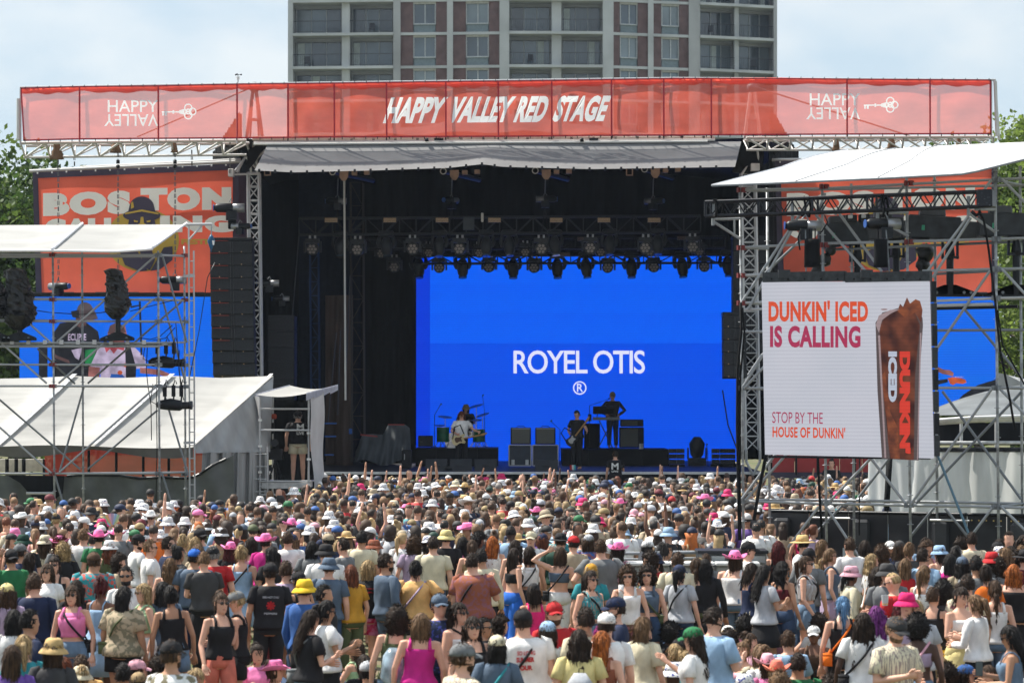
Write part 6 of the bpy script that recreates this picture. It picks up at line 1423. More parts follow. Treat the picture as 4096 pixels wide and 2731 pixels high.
# ---- hair, in head space
def hair_mb(style, lo=False, seed=1):
    b = MB(); q = np.random.default_rng(seed); nu, nv = (10, 6) if lo else (24, 14)
    R3 = {'S': (.082, .101, .122), 'N': (.0765, .0955, .116), 'C': (.118, .128, .150), 'A': (.128, .128, .148)}.get(style, (.085, .104, .126))
    amp = {'S': .055, 'N': .0, 'C': .12, 'A': .09}.get(style, .03)
    rg = []
    for k in range(1, nv):
        t = math.pi * k / nv; e = ell((0, 0, -math.cos(t)), math.sin(t), math.sin(t), nu)
        a = np.linspace(0, 2 * np.pi, nu, endpoint=False)
        e[:, :2] *= (1 + amp * q.standard_normal((nu, 1)) * (0.6 if lo else 1)); p = e * np.array(R3) + np.array([0, -.006, .012])
        low = {'S': -.045, 'N': -.03, 'C': -.09, 'A': -.09}.get(style, -.07)
        for i in range(nu):
            x, y, zz = p[i]
            front = y > .028 and zz < .058 + (.02 if style in 'SN' else 0)
            if zz < low and style not in 'CA': p[i] = [x * .6, min(y, .0) * .6, max(zz, low - .01)]
            elif front: p[i] = [x * .70, y * .55, zz]
            elif y > .0 and zz < -.01 and style in 'SN': p[i] = [x * .8, y * .8, zz]
        rg.append(p)
    b.add(*loft(rg))
    def wav(pts, r, nn, wob=0.0):
        b.add(*loft([x * 1.0 + wob * q.standard_normal(x.shape) for x in limb_rings(pts, r, nn, True)]))
    nn = 6 if lo else 12
    def curtain(L, wd, wob, y=-.07):
        K = 4 if lo else 9; rg = []; m = 8 if lo else 20
        for k in range(K + 1):
            v = k / K; zz = .03 - (L + .03) * v; rx = wd * (1 - .12 * v) * (1 - .5 * (v > .97)); ry = .055 * (1 - .35 * v)
            e = ell((0, y + .022 * (1 - v) - .01 * math.sin(v * 3), zz), rx, ry, m); a = np.linspace(0, 2 * np.pi, m, endpoint=False)
            e[:, :2] *= 1 + wob * q.standard_normal((m, 1)) ; e[:, 0] += wob * .05 * np.sin(v * 11 + a * 2); rg.append(e)
        b.add(*loft(rg))
    if style == 'L': curtain(.36, .092, .05)
    elif style == 'W': curtain(.34, .112, .12)
    elif style == 'D': curtain(.46, .115, .10)
    elif style == 'M': curtain(.17, .100, .06, -.045)
    elif style == 'C': curtain(.17, .12, .16, -.05)
    elif style == 'P': wav([(0, -.10, .05), (0, -.145, .02), (0, -.14, -.10), (0, -.12, -.26)], [.022, .036, .032, .014], nn, .003)
    elif style == 'R': wav([(0, -.09, -.03), (0, -.12, -.07), (.01, -.125, -.13), (-.008, -.12, -.19), (.01, -.115, -.25), (0, -.11, -.32)], [.03, .034, .024, .03, .022, .012], nn, .003)
    elif style == 'B': b.sphere((0, -.075, .115), (.048, .048, .044), 8 if lo else 12, 5 if lo else 8, .05, seed)
    if not lo and style != 'N':                 # loose locks standing off the surface
        base = [v for v in b.v if not (v[1] > .045 and v[2] < .05)]; N = {'S': 420, 'C': 900, 'A': 900, 'B': 260, 'P': 320, 'R': 300}.get(style, 700)
        for i in range(N):
            p = np.array(base[q.integers(len(base))]); c = np.array([0, -.02 if p[2] > -.05 else -.05, min(.02, p[2])]); nn_ = p - c; nn_ /= np.linalg.norm(nn_) + 1e-6
            if style in 'CA': d = q.normal(size=3) * .7 + nn_ * .5
            elif style == 'S': d = q.normal(size=3) * .45 + np.array([0, .25, -.25]) + nn_ * .25
            else: d = np.array([0, -.05, -1.0]) + q.normal(size=3) * .22
            d = d - nn_ * d.dot(nn_) * (.75 if style not in 'CA' else .2); d /= np.linalg.norm(d) + 1e-6; L = q.uniform(.02, .045) if style in 'SCA' else q.uniform(.05, .12)
            s2 = np.cross(d, nn_); s2 /= np.linalg.norm(s2) + 1e-6; w_ = q.uniform(.003, .006); lift = q.uniform(.002, .012)
            a0 = p + nn_ * .001; a1 = p + d * L * .5 + nn_ * lift; a2 = p + d * L + nn_ * lift * q.uniform(-.3, 1.6)
            b.add([a0 - s2 * w_, a0 + s2 * w_, a1 + s2 * w_, a1 - s2 * w_, a2], [[0, 1, 2, 3], [3, 2, 4]])
    return b
def hat_mb(kind, lo=False):
    b = MB(); n = 10 if lo else 24
    if kind in 'cx':
        sg = -1 if kind == 'x' else 1
        rg = [ell((0, -.006, z), rx, ry, n) for z, rx, ry in ((.030, .089, .109), (.055, .090, .109), (.085, .083, .101), (.112, .064, .080), (.130, .036, .044), (.137, .010, .012))]
        b.add(*loft(rg)); m = 4 if lo else 10; v = []; 
        for j, (r_, dz, hw) in enumerate(((.0, 0, .075), (.5, .004, .078), (1.0, -.012, .05))):
            for i in range(m + 1):
                t = -1 + 2 * i / m; x = hw * t; y = .072 + .095 * r_ * (1 - .28 * t * t) + .02 * (1 - t * t) * (1 - r_); v.append((x, sg * y, .036 + dz - .022 * t * t))
        v2 = [(x, y, z - .005) for x, y, z in v]; f = []
        for o in (0, len(v)):
            for j in range(2):
                for i in range(m):
                    a = o + j * (m + 1) + i; qd = [a, a + 1, a + m + 2, a + m + 1]; f.append(qd if (o == 0) == (sg > 0) else qd[::-1])
        b.add(v + v2, f); return b
    if kind == 'b': pr = [(.035, .098, .112), (.07, .094, .108), (.115, .080, .094), (.132, .060, .072), (.135, .01, .01)]; br = [(.040, .096, .110), (.018, .125, .140), (-.012, .148, .162)]
    elif kind == 's': pr = [(.035, .094, .110), (.08, .088, .104), (.125, .072, .086), (.135, .05, .06), (.136, .01, .01)]; br = [(.038, .092, .108), (.034, .145, .160), (.024, .185, .200)]
    else: pr = [(.035, .092, .112), (.08, .086, .106), (.13, .066, .094), (.148, .045, .078), (.128, .015, .05)]; br = [(.038, .090, .110), (.034, .135, .165), (.052, .172, .195)]
    b.add(*loft([ell((0, -.004, z), a, c, n) for z, a, c in pr])); rg = []
    for z, a, c in br:
        e = ell((0, -.004, z), a, c, n)
        if kind == 'w': e[:, 2] += .55 * np.maximum(0, np.abs(e[:, 0]) - .085) * (1 if z > .04 else .35) - .10 * np.maximum(0, np.abs(e[:, 1]) - .11)
        rg.append(e)
    rg2 = [r_ - np.array([0, 0, .006]) for r_ in rg][::-1]
    b.add(*loft(rg + rg2, False)); return b
def glasses_mb():
    b = MB()
    for s_ in (-1, 1):
        b.sphere((s_ * .033, .092, .012), (.025, .010, .020), 10, 6); b.tube((s_ * .058, .090, .018), (s_ * .080, .0, .016), .005, 5)
    b.box((0, .096, .020), (.018, .006, .005)); return b
def strap_mb(sex, dz):
    b = MB(); pts = []
    for k in range(25):
        a = 2 * math.pi * k / 24; t = (math.sin(a) + 1) / 2; zz = 1.0 + .45 * t
        pr = torso_prof(sex); rx = float(np.interp(zz, [p[0] for p in pr], [p[1] for p in pr])) + .052; ry = float(np.interp(zz, [p[0] for p in pr], [p[2] for p in pr])) + .052
        x = -.20 + .33 * t; yy = math.cos(a); pts.append((max(-rx, min(rx, x)), yy * ry * math.sqrt(max(.04, 1 - min(1, (x / rx) ** 2))), zz + dz))
    b.path(pts, .014, 5); return b
def pouch_mb(dz): return MB().box((-.20, -.06, .97 + dz), (.10, .20, .14)).box((-.20, -.06, 1.035 + dz), (.105, .205, .03))
_mc = {}
def cached(key, fn):
    if key not in _mc:
        b = fn(); me = b.mesh(key[0], blackm, True) if isinstance(b, MB) else b
        me.materials.clear(); me.materials.append(None); _mc[key] = me
    return _mc[key]
# ---- colours
CLR = dict(black=(.014, .014, .017), white=(.80, .80, .80), grey=(.16, .17, .18), charcoal=(.05, .05, .053), navy=(.014, .024, .065), blue=(.04, .12, .36), royal=(.02, .13, .55), sky=(.30, .46, .66), slate=(.09, .13, .19), denim=(.14, .22, .33), darkdenim=(.035, .065, .13),
           pink=(.80, .22, .46), hotpink=(.72, .02, .16), palepink=(.72, .38, .46), magenta=(.55, .02, .24), mint=(.38, .56, .34), olive=(.09, .11, .05), green=(.02, .16, .06), darkgreen=(.012, .05, .035), teal=(.03, .26, .30), cream=(.66, .60, .44), beige=(.44, .36, .25), tan=(.34, .24, .13), khaki=(.36, .27, .13),
           red=(.48, .02, .025), maroon=(.14, .02, .03), coral=(.62, .17, .12), rust=(.28, .09, .05), orange=(.80, .17, .015), apricot=(.74, .44, .17), mustard=(.55, .28, .03), yellow=(.80, .52, .03), paleyellow=(.70, .60, .27), purple=(.14, .07, .32), lilac=(.42, .33, .47), brown=(.09, .05, .03), lightgrey=(.44, .46, .50), palegrey=(.42, .44, .47), straw=(.55, .38, .17), mauve=(.32, .14, .17), aqua=(.10, .45, .50), lime=(.35, .62, .05))
HCL = dict(k=(.014, .012, .012), d=(.026, .015, .010), b=(.062, .034, .019), l=(.18, .105, .055), y=(.40, .28, .14), r=(.17, .05, .022), o=(.42, .12, .025), g=(.25, .24, .23), m=(.30, .02, .17), u=(.09, .012, .014), p=(.16, .03, .18), e=(.10, .22, .40))
HNM = dict(k='black', d='dark brown', b='brown', l='light brown', y='blond', r='auburn', o='ginger', g='grey', m='magenta', u='burgundy', p='purple', e='blue')
SNM = dict(S='short', L='long straight', W='long wavy', P='ponytailed', B='pinned-up', C='curly', A='afro', D='long braided', M='bobbed', N='shaved', R='plaited')
SKN = {'1': (.68, .385, .275), '2': (.47, .25, .155), '3': (.19, .09, .055), '4': (.075, .038, .026)}
skin_m = {k: mat('skin_' + k, v, .5, var=.08, scale=9, spec=.35) for k, v in SKN.items()}
hair_m = {k: mat('hair_' + k, tuple(min(1, x * 1.25) for x in v), .6, col2=tuple(x * .35 for x in v), scale=55, stretch=(1, 1, .10), bump=1.0, spec=.22, thr=(.38, .62)) for k, v in HCL.items()}
def cloth_m(c, pat=''):
    base = CLR[c]
    if pat == 'floral': return mat('floral_' + c, base, .85, col2={'teal': (.55, .10, .08)}.get(c, (.25, .10, .12)), scale=22, thr=(.50, .56), detail=2)
    if pat == 'tiedye': return mat('tie_dye', (.62, .22, .45), .85, col2=(.45, .02, .10), scale=9, thr=(.42, .58), detail=3)
    if pat == 'camo': return mat('leaf_print_' + c, base, .85, col2=(.20, .18, .12), scale=14, thr=(.48, .54), detail=3)
    if pat == 'dots': return mat('dotted_' + c, base, .85, col2=(.05, .07, .32), scale=40, thr=(.60, .63), detail=0)
    if pat == 'stripe': return mat('striped_' + c, base, .85, col2=(.30, .25, .23), scale=11, stretch=(6, 6, .05), thr=(.50, .56), detail=1)
    return mat('cloth_' + c, base, .85, var=.16, scale=8, bump=1.0, detail=5, stretch=(1, 1, .6))
shade_m = mat('sunglass_lens', (.008, .008, .010), .12, var=.1, spec=.8)
TOPW = dict(t='T-shirt', f='floral shirt', j='loose shirt', l='long-sleeved top', k='tank top', c='crop top', d='dress', n='tube top')
BOTW = dict(s='shorts', j='trousers', k='skirt', w='wide trousers')
HATW = dict(c='cap', x='backwards cap', b='bucket hat', s='straw hat', w='cowboy hat')
used_labels = set()
people = []
def person(x, y, z, rot, pose, sex, skin, hair, hat, hatc, top, topc, bot, botc, h, wide=1.0, g=False, bag=None, label=None, group=None, pat='', bpat='', beard=False, seed=None, hatpat='', facevis=False):
    me = cached(('body', pose, sex), lambda: body_mesh(pose, sex))
    o = bpy.data.objects.new('person', me); k = h / 1.72
    mw = Matrix.Translation((x, y, z)) @ Matrix.Rotation(R(random.uniform(-2.5, 2.5)) if group == 'people in the crowd' else 0, 4, 'Y') @ Matrix.Rotation(rot, 4, 'Z') @ Matrix.Diagonal((k * wide, k * wide, k, 1)); link(o, None, mw)
    o.material_slots[0].link = 'OBJECT'; o.material_slots[0].material = skin_m[skin]
    tag(o, label, 'person', group)
    J = pose_joints(pose, sex); hm = head_matrix(J); dz = J['dz']; seed = seed if seed is not None else random.randint(0, 2)
    def ch(nm, key, fn, m, loc=None):
        c = bpy.data.objects.new(nm, cached(key, fn)); COL.objects.link(c); c.parent = o
        if loc is not None: c.matrix_basis = loc
        c.material_slots[0].link = 'OBJECT'; c.material_slots[0].material = m; return c
    ch('top', ('top', top, pose, sex, seed), lambda: top_mb(top, pose, sex, False, seed), cloth_m(topc, pat))
    if bot and not (top == 'd'): ch('bottoms', ('bottoms', bot, pose, sex), lambda: bottom_mb(bot, pose, sex), cloth_m(botc, bpat))
    if hair[0] != '-': ch('hair', ('hair', hair[0], seed), lambda: hair_mb(hair[0], False, seed + 1), hair_m[hair[1]], hm)
    if hat: ch('hat', ('hat', hat), lambda: hat_mb(hat), cloth_m(hatc, hatpat), hm)
    if g: ch('sunglasses', ('sunglasses',), glasses_mb, shade_m, hm)
    if beard: ch('beard', ('beard',), lambda: MB().add(*loft([ell((0, .030, -.118), .03, .035, 12), ell((0, .030, -.095), .058, .055, 12), ell((0, .026, -.060), .066, .066, 12), ell((0, .020, -.045), .060, .060, 12)])), hair_m[hair[1] if hair[1] in HCL else 'd'], hm)
    if facevis:
        if not g:
            for s_ in (-1, 1):
                ch('eye', ('eye',), lambda: MB().sphere((0, 0, 0), (.011, .006, .006), 8, 6), mat('eye_dark', (.03, .02, .015), .3), hm @ Matrix.Translation((s_ * .032, .084, .010)))
                ch('eyebrow', ('eyebrow',), lambda: MB().box((0, 0, 0), (.030, .006, .006)), hair_m['d'], hm @ Matrix.Translation((s_ * .032, .087, .030)))
        ch('mouth', ('mouth',), lambda: MB().sphere((0, .084, -.062), (.021, .006, .006), 8, 6), mat('lip', (.36, .10, .09), .5), hm)
    if bag:
        ch('bag_strap', ('bag_strap', sex, dz), lambda: strap_mb(sex, dz), cloth_m(bag)); ch('shoulder_bag', ('shoulder_bag', dz), lambda: pouch_mb(dz), cloth_m(bag))
    people.append(o)
    return o, J, mw
# ================================================================ band and gear on stage
def gear(nm, label, cat, x0, y0, x1, y1, Y, d, group=None):
    return thing(nm, tuple(P((x0 + x1) / 2, y1, Y)), label, cat, group)
riser_m = mat('riser_black', (.012, .013, .016), .8, var=.2)
for nm, x0, x1, y0, Yr, lb in (('riser', 1662, 1992, 1793, 92.2, 'low black riser under the drum kit'), ('riser', 2248, 2676, 1797, 92.6, 'low black riser under the keyboards and bass stack')):
    a = P(x0, y0, Yr); c = P(x1, y0, Yr); t = thing(nm, ((a.x + c.x) / 2, Yr + 1.3, DZ), lb, 'riser', 'black stage risers')
    box('platform', ((a.x + c.x) / 2, Yr + 1.3, (a.z + DZ) / 2), (c.x - a.x, 2.6, a.z - DZ), riser_m, t)
    for k in range(1, 4): tube('joint', (a.x + (c.x - a.x) * k / 4, Yr - .01, DZ), (a.x + (c.x - a.x) * k / 4, Yr - .01, a.z), .012, blackm, t, 4)
RZ1 = P(0, 1793, 92.2).z; RZ2 = P(0, 1797, 92.6).z
grille = mat('speaker_grille', (.13, .135, .12), .85, var=.15, scale=60); case_m = mat('case_dark_blue', (.035, .045, .065), .5)
def cab(label, x0, y0, x1, y1, Y, d=.35, head=None, group='guitar amplifiers'):
    t = gear('amplifier', label, 'amplifier', x0, y0, x1, y1, Y, d, group)
    c, dd = pxbox(x0, y0, x1, y1, Y, d); bx('cabinet', c, dd, blackp, t, .02)
    c, dd = pxbox(x0 + 5, y0 + 7, x1 - 5, y1 - 4, Y - .02, .03); bx('grille', c, dd, grille, t, .005)
    c, dd = pxbox(x0 + 5, y0 + 2, x1 - 5, y0 + 6, Y - .02, .03); box('control_strip', c, dd, mat('control_panel', (.35, .36, .36), .4), t)
    MB().path([P((x0 + x1) / 2 - 18, y0, Y + .1), P((x0 + x1) / 2 - 12, y0 - 6, Y + .1), P((x0 + x1) / 2 + 12, y0 - 6, Y + .1), P((x0 + x1) / 2 + 18, y0, Y + .1)], .012, 5).build('handle', blackm, t)
    return t
cab('left guitar amplifier on a silver-edged flight case', 2042, 1710, 2124, 1777, 90.0); cab('right guitar amplifier on a silver-edged flight case', 2141, 1710, 2222, 1777, 90.0)
def fcase(label, x0, y0, x1, y1, Y):
    t = gear('flight_case', label, 'flight case', x0, y0, x1, y1, Y, .6, 'flight cases under amplifiers')
    c, dd = pxbox(x0, y0, x1, y1, Y, .6); bx('body', c, dd, case_m, t, .02)
    for a, b_ in (((x0, y0), (x1, y0)), ((x0, y1), (x1, y1)), ((x0, y0), (x0, y1)), ((x1, y0), (x1, y1))): tube('edge_trim', P(*a, Y - .01), P(*b_, Y - .01), .022, alu, t, 6)
    for px in (x0 + 16, x1 - 16): bx('latch', tuple(P(px, y1 - 14, Y - .02)), (.10, .03, .16), alu, t, .005)
fcase('left flight case with latches carrying an amplifier', 2036, 1780, 2124, 1862, 89.9); fcase('right flight case carrying an amplifier', 2131, 1780, 2232, 1862, 89.9)
def wedge(label, x0, y0, x1, y1, Y):
    t = gear('floor_monitor', label, 'stage monitor', x0, y0, x1, y1, Y, .5, 'wedge monitors along the stage edge')
    c, dd = pxbox(x0, y0, x1, y1, Y, .5); b = MB(); hx, hy, hz = dd[0] / 2, dd[1] / 2, dd[2] / 2
    v = [(c[0] - hx, c[1] - hy, c[2] - hz), (c[0] + hx, c[1] - hy, c[2] - hz), (c[0] + hx, c[1] + hy, c[2] - hz), (c[0] - hx, c[1] + hy, c[2] - hz), (c[0] - hx, c[1] - hy * .4, c[2] + hz), (c[0] + hx, c[1] - hy * .4, c[2] + hz), (c[0] + hx, c[1] + hy * .2, c[2] + hz), (c[0] - hx, c[1] + hy * .2, c[2] + hz)]
    b.add(v, [[0, 3, 2, 1], [4, 5, 6, 7], [0, 1, 5, 4], [1, 2, 6, 5], [2, 3, 7, 6], [3, 0, 4, 7]]).build('cabinet', mat('monitor_black', (.028, .032, .04), .6), t, bevel=.01)
    tube('handle', (c[0] - .12, c[1] - hy - .01, c[2]), (c[0] + .12, c[1] - hy - .01, c[2]), .014, darkgrey, t, 5)
for i, (x0, x1) in enumerate(((1702, 1789), (1799, 1887), (1897, 1987), (2140, 2232))): wedge('black wedge monitor at the stage edge, ' + ORD[i] + ' from left', x0, 1836 + 2 * (i == 3), x1, 1883, 87.0)
t = gear('bass_rig', 'tall bass amplifier stack right of the keyboard player', 'amplifier', 2480, 1672, 2574, 1790, 95, .5)
c, d = pxbox(2482, 1677, 2574, 1706, 95, .45); bx('head', c, d, blackp, t, .02); c, d = pxbox(2486, 1683, 2550, 1702, 94.97, .03); bx('grille', c, d, grille, t, .003)
c, d = pxbox(2478, 1709, 2576, 1790, 95, .5); bx('cabinet', c, d, blackp, t, .02); c, d = pxbox(2483, 1715, 2552, 1786, 94.97, .03); bx('grille', c, d, grille, t, .003)
t = gear('side_speaker', 'small black speaker at the left end of the drum riser', 'speaker', 1672, 1742, 1731, 1786, 92.6, .4); c, d = pxbox(1672, 1742, 1731, 1786, 92.6, .5); bx('cabinet', c, d, blackp, t, .02); tube('handle', P(1680, 1765, 92.58), P(1690, 1765, 92.58), .015, darkgrey, t)
t = gear('keyboard_desk', 'black covered desk behind the bass player', 'table', 2340, 1685, 2395, 1793, 94.6, .6); c, d = pxbox(2338, 1694, 2400, 1795, 94.6, .7); bx('cloth', c, d, blackc, t, .01); c, d = pxbox(2352, 1656, 2366, 1684, 94.7, .05); bx('tablet', c, d, blackp, t, .005)
# microphone stands
def mic(label, base, top, boom, Y):
    t = thing('microphone_stand', tuple(P(*base, Y)), label, 'microphone stand', 'microphone stands on stage')
    tube('pole', P(*base, Y), P(*top, Y), .012, blackm, t, 6); tube('boom', P(*top, Y), P(*boom, Y - .1), .010, blackm, t, 6)
    MB().blob([P(*boom, Y - .1), P(boom[0] + 3, boom[1] - 2, Y - .15)], [.022, .03], 8).build('microphone', darkgrey, t, True)
    for dx in (-14, 12, 3): tube('foot', P(base[0], base[1] - 8, Y), P(base[0] + dx, base[1], Y - (.15 if dx == 3 else 0)), .010, blackm, t, 5)
mic('mic stand left of the drum kit', (1738, 1790), (1738, 1660), (1762, 1618), 92.8); mic('tall overhead mic stand right of the drummer', (1940, 1790), (1938, 1640), (1930, 1582), 93.4)
mic('mic stand between the amplifiers and the bass player', (2238, 1880), (2240, 1718), (2203, 1684), 89.0); mic('boom mic stand reaching to the keyboard player', (2358, 1793), (2358, 1622), (2434, 1596), 94.6); mic('lone mic stand at the right of the stage', (2832, 1870), (2830, 1800), (2826, 1778), 92)
# drum kit
dk = thing('drum_kit', tuple(P(1820, 1793, 93.4)), 'green drum kit with black bass drum head at stage left', 'drum kit')
gd = mat('green_drum_shell', (.01, .13, .06), .25, var=.2); chrome = mat('chrome', (.6, .6, .6), .25, .9); head_w = mat('drum_head', (.45, .45, .43), .6); cymb = mat('cymbal', (.16, .12, .05), .35, .8)
def drum(nm, px, py, Y, r, L, axis, m): 
    c = P(px, py, Y); ax = Vector(axis).normalized(); MB().tube(c - ax * L / 2, c + ax * L / 2, r, 22).build(nm, m, dk, False); MB().tube(c + ax * L / 2, c + ax * (L / 2 + .012), r * 1.03, 22).build('hoop', chrome, dk)
drum('floor_tom', 1772, 1738, 93.0, .20, .46, (0, 0, 1), gd); drum('bass_drum', 1812, 1762, 93.2, .26, .40, (0, -1, 0), blackp); drum('rack_tom', 1835, 1720, 93.4, .15, .25, (0, -.3, .9), gd); drum('snare', 1885, 1735, 93.4, .17, .14, (0, 0, 1), chrome); drum('floor_tom', 1915, 1742, 93.4, .19, .40, (0, 0, 1), gd)
text_px('lettering', 'ROYEL', 1788, 1744, 1822, 1756, 92.94, white_print, dk, .02)
for px, py, tilt in ((1780, 1668, .1), (1905, 1624, -.25), (1900, 1680, .0), (1930, 1660, -.3), (1760, 1702, 0)):
    c = P(px, py, 93.5); ax = Vector((tilt, -.15, 1)).normalized(); MB().tube(c, c + ax * .012, .23 if py != 1702 else .16, 22).build('cymbal', cymb, dk); tube('cymbal_stand', c, (c.x + .02, c.y, RZ1), .013, chrome, dk, 6)
    for dx in (-.18, .18): tube('stand_leg', (c.x + .02, c.y, RZ1 + .3), (c.x + dx, c.y - .05, RZ1), .010, chrome, dk, 5)
tube('bass_drum_leg', P(1795, 1770, 92.9), P(1782, 1793, 92.8), .012, chrome, dk, 5); tube('bass_drum_leg', P(1830, 1770, 92.9), P(1842, 1793, 92.8), .012, chrome, dk, 5)
tg = thing('drum_stool', (P(1862, 0, 94.1).x, 94.1, RZ1), 'round black stool under the drummer', 'stool'); MB().tube((P(1862, 0, 94.1).x, 94.1, RZ1 + .45), (P(1862, 0, 94.1).x, 94.1, RZ1 + .53), .17, 16).build('seat', blackp, tg); tube('post', (P(1862, 0, 94.1).x, 94.1, RZ1), (P(1862, 0, 94.1).x, 94.1, RZ1 + .45), .03, chrome, tg)
# keyboards on an X stand
ks = thing('keyboard_stand', tuple(P(2420, 1793, 94.2)), 'two keyboards stacked on a black X-shaped stand', 'keyboard')
tube('leg', P(2393, 1790, 94.2), P(2452, 1680, 94.2), .018, darkgrey, ks); tube('leg', P(2450, 1790, 94.2), P(2396, 1680, 94.2), .018, darkgrey, ks); tube('foot', P(2380, 1791, 94.2), P(2402, 1791, 94.2), .02, blackm, ks); tube('foot', P(2440, 1791, 94.2), P(2462, 1791, 94.2), .02, blackm, ks)
c, d = pxbox(2372, 1668, 2480, 1680, 94.1, .32); bx('lower_keyboard', c, d, mat('grey_keys', (.22, .24, .25), .5), ks, .01)
MB().box(tuple(P(2414, 1640, 94.2)), (.68, .30, .13), 0, R(-35)).build('upper_keyboard', blackp, ks, bevel=.02); tube('support', P(2385, 1680, 94.2), P(2392, 1648, 94.2), .014, blackm, ks); tube('support', P(2445, 1680, 94.2), P(2440, 1648, 94.2), .014, blackm, ks)
# players
def player(px, Y, z, rot, pose, sex, skin, hair, hat, hatc, top, topc, bot, botc, h, label, **kw):
    return person(P(px, 0, Y).x, Y, z, rot, pose, sex, skin, hair, hat, hatc, top, topc, bot, botc, h, label=label, group='people on the stage', **kw)
player(1846, 88.0, DZ, math.pi, 'g', 'm', '1', 'Wr', None, None, 't', 'white', 'j', 'black', 1.74, 'guitarist with long red hair and a white T-shirt, head bowed over the guitar')
player(1864, 94.0, RZ1 + .42, math.pi, 't', 'm', '1', 'Md', 'b', 'khaki', 't', 'black', 'j', 'black', 1.8, 'drummer in a black T-shirt and tan bucket hat behind the green kit')
player(2308, 88.4, DZ, math.pi - .5, 'g', 'm', '1', 'Sk', None, None, 't', 'black', 'j', 'black', 1.76, 'bass player with short dark hair, all in black, right of amplifiers', facevis=True)
player(2450, 95.2, RZ2, math.pi + .1, 'h', 'm', '1', 'Sy', 'c', 'khaki', 'l', 'charcoal', 'j', 'darkdenim', 1.80, 'keyboard player in a dark jacket and blue jeans, hand on hip, behind the keyboards', g=True)
player(2461, 84.4, .62, .15, 'p', 'm', '1', 'Sd', None, None, 't', 'black', 's', 'black', 1.66, 'camera operator in a black crew shirt in front of the stage')
text_px('shirt_print', 'M', 2446, 1851, 2474, 1877, 84.18, white_print, people[-1], .02); text_px('shirt_print', 'LIVE', 2447, 1881, 2473, 1888, 84.18, white_print, people[-1], .02)
person(P(1192, 0, 75.2).x, 75.2, P(0, 1926, 75.2).z, .05, 's', 'm', '1', 'Sg', 'x', 'black', 't', 'black', 's', 'cream', 1.80, 1.12, label='camera operator in black T-shirt and cream shorts on the camera platform')
text_px('shirt_print', 'M', 1187, 1694, 1216, 1720, 74.96, white_print, people[-1], .02); text_px('shirt_print', 'LIVE', 1187, 1726, 1216, 1738, 74.96, white_print, people[-1], .02)
# guitars
def guitar(label, a, b_, Y, body_m, neck_m, guard, bass=False):
    A = P(*a, Y); B = P(*b_, Y - .12); ax = (B - A).normalized(); up = Vector((0, 0, 1)); up = (up - ax * up.dot(ax)).normalized(); nr = ax.cross(up)
    t = thing('electric_guitar', tuple(A), label, 'guitar', 'guitars on stage')
    prof = [(-.20, .10), (-.22, 0), (-.20, -.11), (-.12, -.165), (-.02, -.12), (.05, -.115), (.14, -.15), (.19, -.11), (.15, -.05), (.15, .05), (.22, .10), (.17, .14), (.06, .11), (-.02, .12), (-.12, .155)]
    def pr(k, o, th): 
        b = MB(); n = len(prof); v = [A + ax * x * k + up * y * k + nr * (o) for x, y in prof]; v += [p + nr * th for p in v[:n]]
        b.add(v, [list(range(n)), [n + i for i in range(n)][::-1]] + [[i, (i + 1) % n, n + (i + 1) % n, n + i][::-1] for i in range(n)]); return b
    sgn = 1 if nr.y < 0 else -1
    pr(1.0, 0, .045).build('body', body_m, t); pr(.55, .05 * sgn if sgn > 0 else -.012, .006).build('pickguard', guard, t)
    tube('neck', A + ax * .12, A + ax * .68, .026, neck_m, t, 6)
    h = A + ax * .76; b = MB(); b.box(tuple(h), (.05, .03, .05)); MB().blob([A + ax * .68, h, A + ax * .86 + up * .02], [.03, .04, .022], 6).build('headstock', mat('maple', (.42, .24, .09), .5), t)
    MB().path([A - ax * .2 + nr * .02, A - ax * .05 + up * .38 + nr * .1, A + ax * .12 + up * .42, A + ax * .18 + up * .12], .02, 5).build('strap', blackc, t)
guitar('cream electric guitar played by the red-haired guitarist', (1836, 1757), (1944, 1735), 87.7, mat('cream_lacquer', (.62, .52, .30), .3), mat('maple', (.42, .24, .09), .5), mat('tortoise', (.10, .05, .03), .3))
guitar('dark bass guitar held by the player in black', (2290, 1758), (2334, 1700), 88.05, blackp, mat('maple', (.42, .24, .09), .5), mat('pearl', (.45, .45, .44), .3), True)
# clutter: cans, lamps on the deck, covered gear
for i, (px, m_) in enumerate(((2283, 'red'), (2291, 'white'), (2298, 'aqua'))):
    c = P(px, 1872, 87.6); tag(MB().tube((c.x, c.y, DZ), (c.x, c.y, DZ + .15), .033, 12).build('drink_can', cloth_m(m_)), m_ + ' drink can standing on the stage beside the bass player', 'drink can', 'drinks on the stage edge')
for i, (px, m_) in enumerate(((2561, 'white'), (2570, 'lightgrey'))):
    c = P(px, 1790, 93.4); tag(MB().tube((c.x, c.y, RZ2), (c.x, c.y, RZ2 + .17), .035, 12).build('drink_bottle', cloth_m(m_)), ['white', 'pale grey'][i] + ' bottle by the foot of the bass stack', 'bottle', 'bottles by the bass stack')
def floor_lamp(px, py, k, lb): 
    t = thing('floor_light', tuple(P(px, 1872, 93)), lb, 'stage light', 'lights standing on the right of the stage')
    c = P(px, py, 93); box('base', (c.x, c.y, DZ + .12), (.5 * k, .35, .24), fix_m, t); MB().blob([(c.x, c.y + .05, DZ + .35), (c.x, c.y, DZ + .52 * k + .1)], [.18 * k, .22 * k], 14).build('head', fix_m, t, True)
    for s_ in (-1, 1): box('yoke', (c.x + s_ * .25 * k, c.y, DZ + .38), (.05, .12, .36), blackm, t)
floor_lamp(2788, 1830, 1.15, 'big round-headed moving light on the right deck'); 
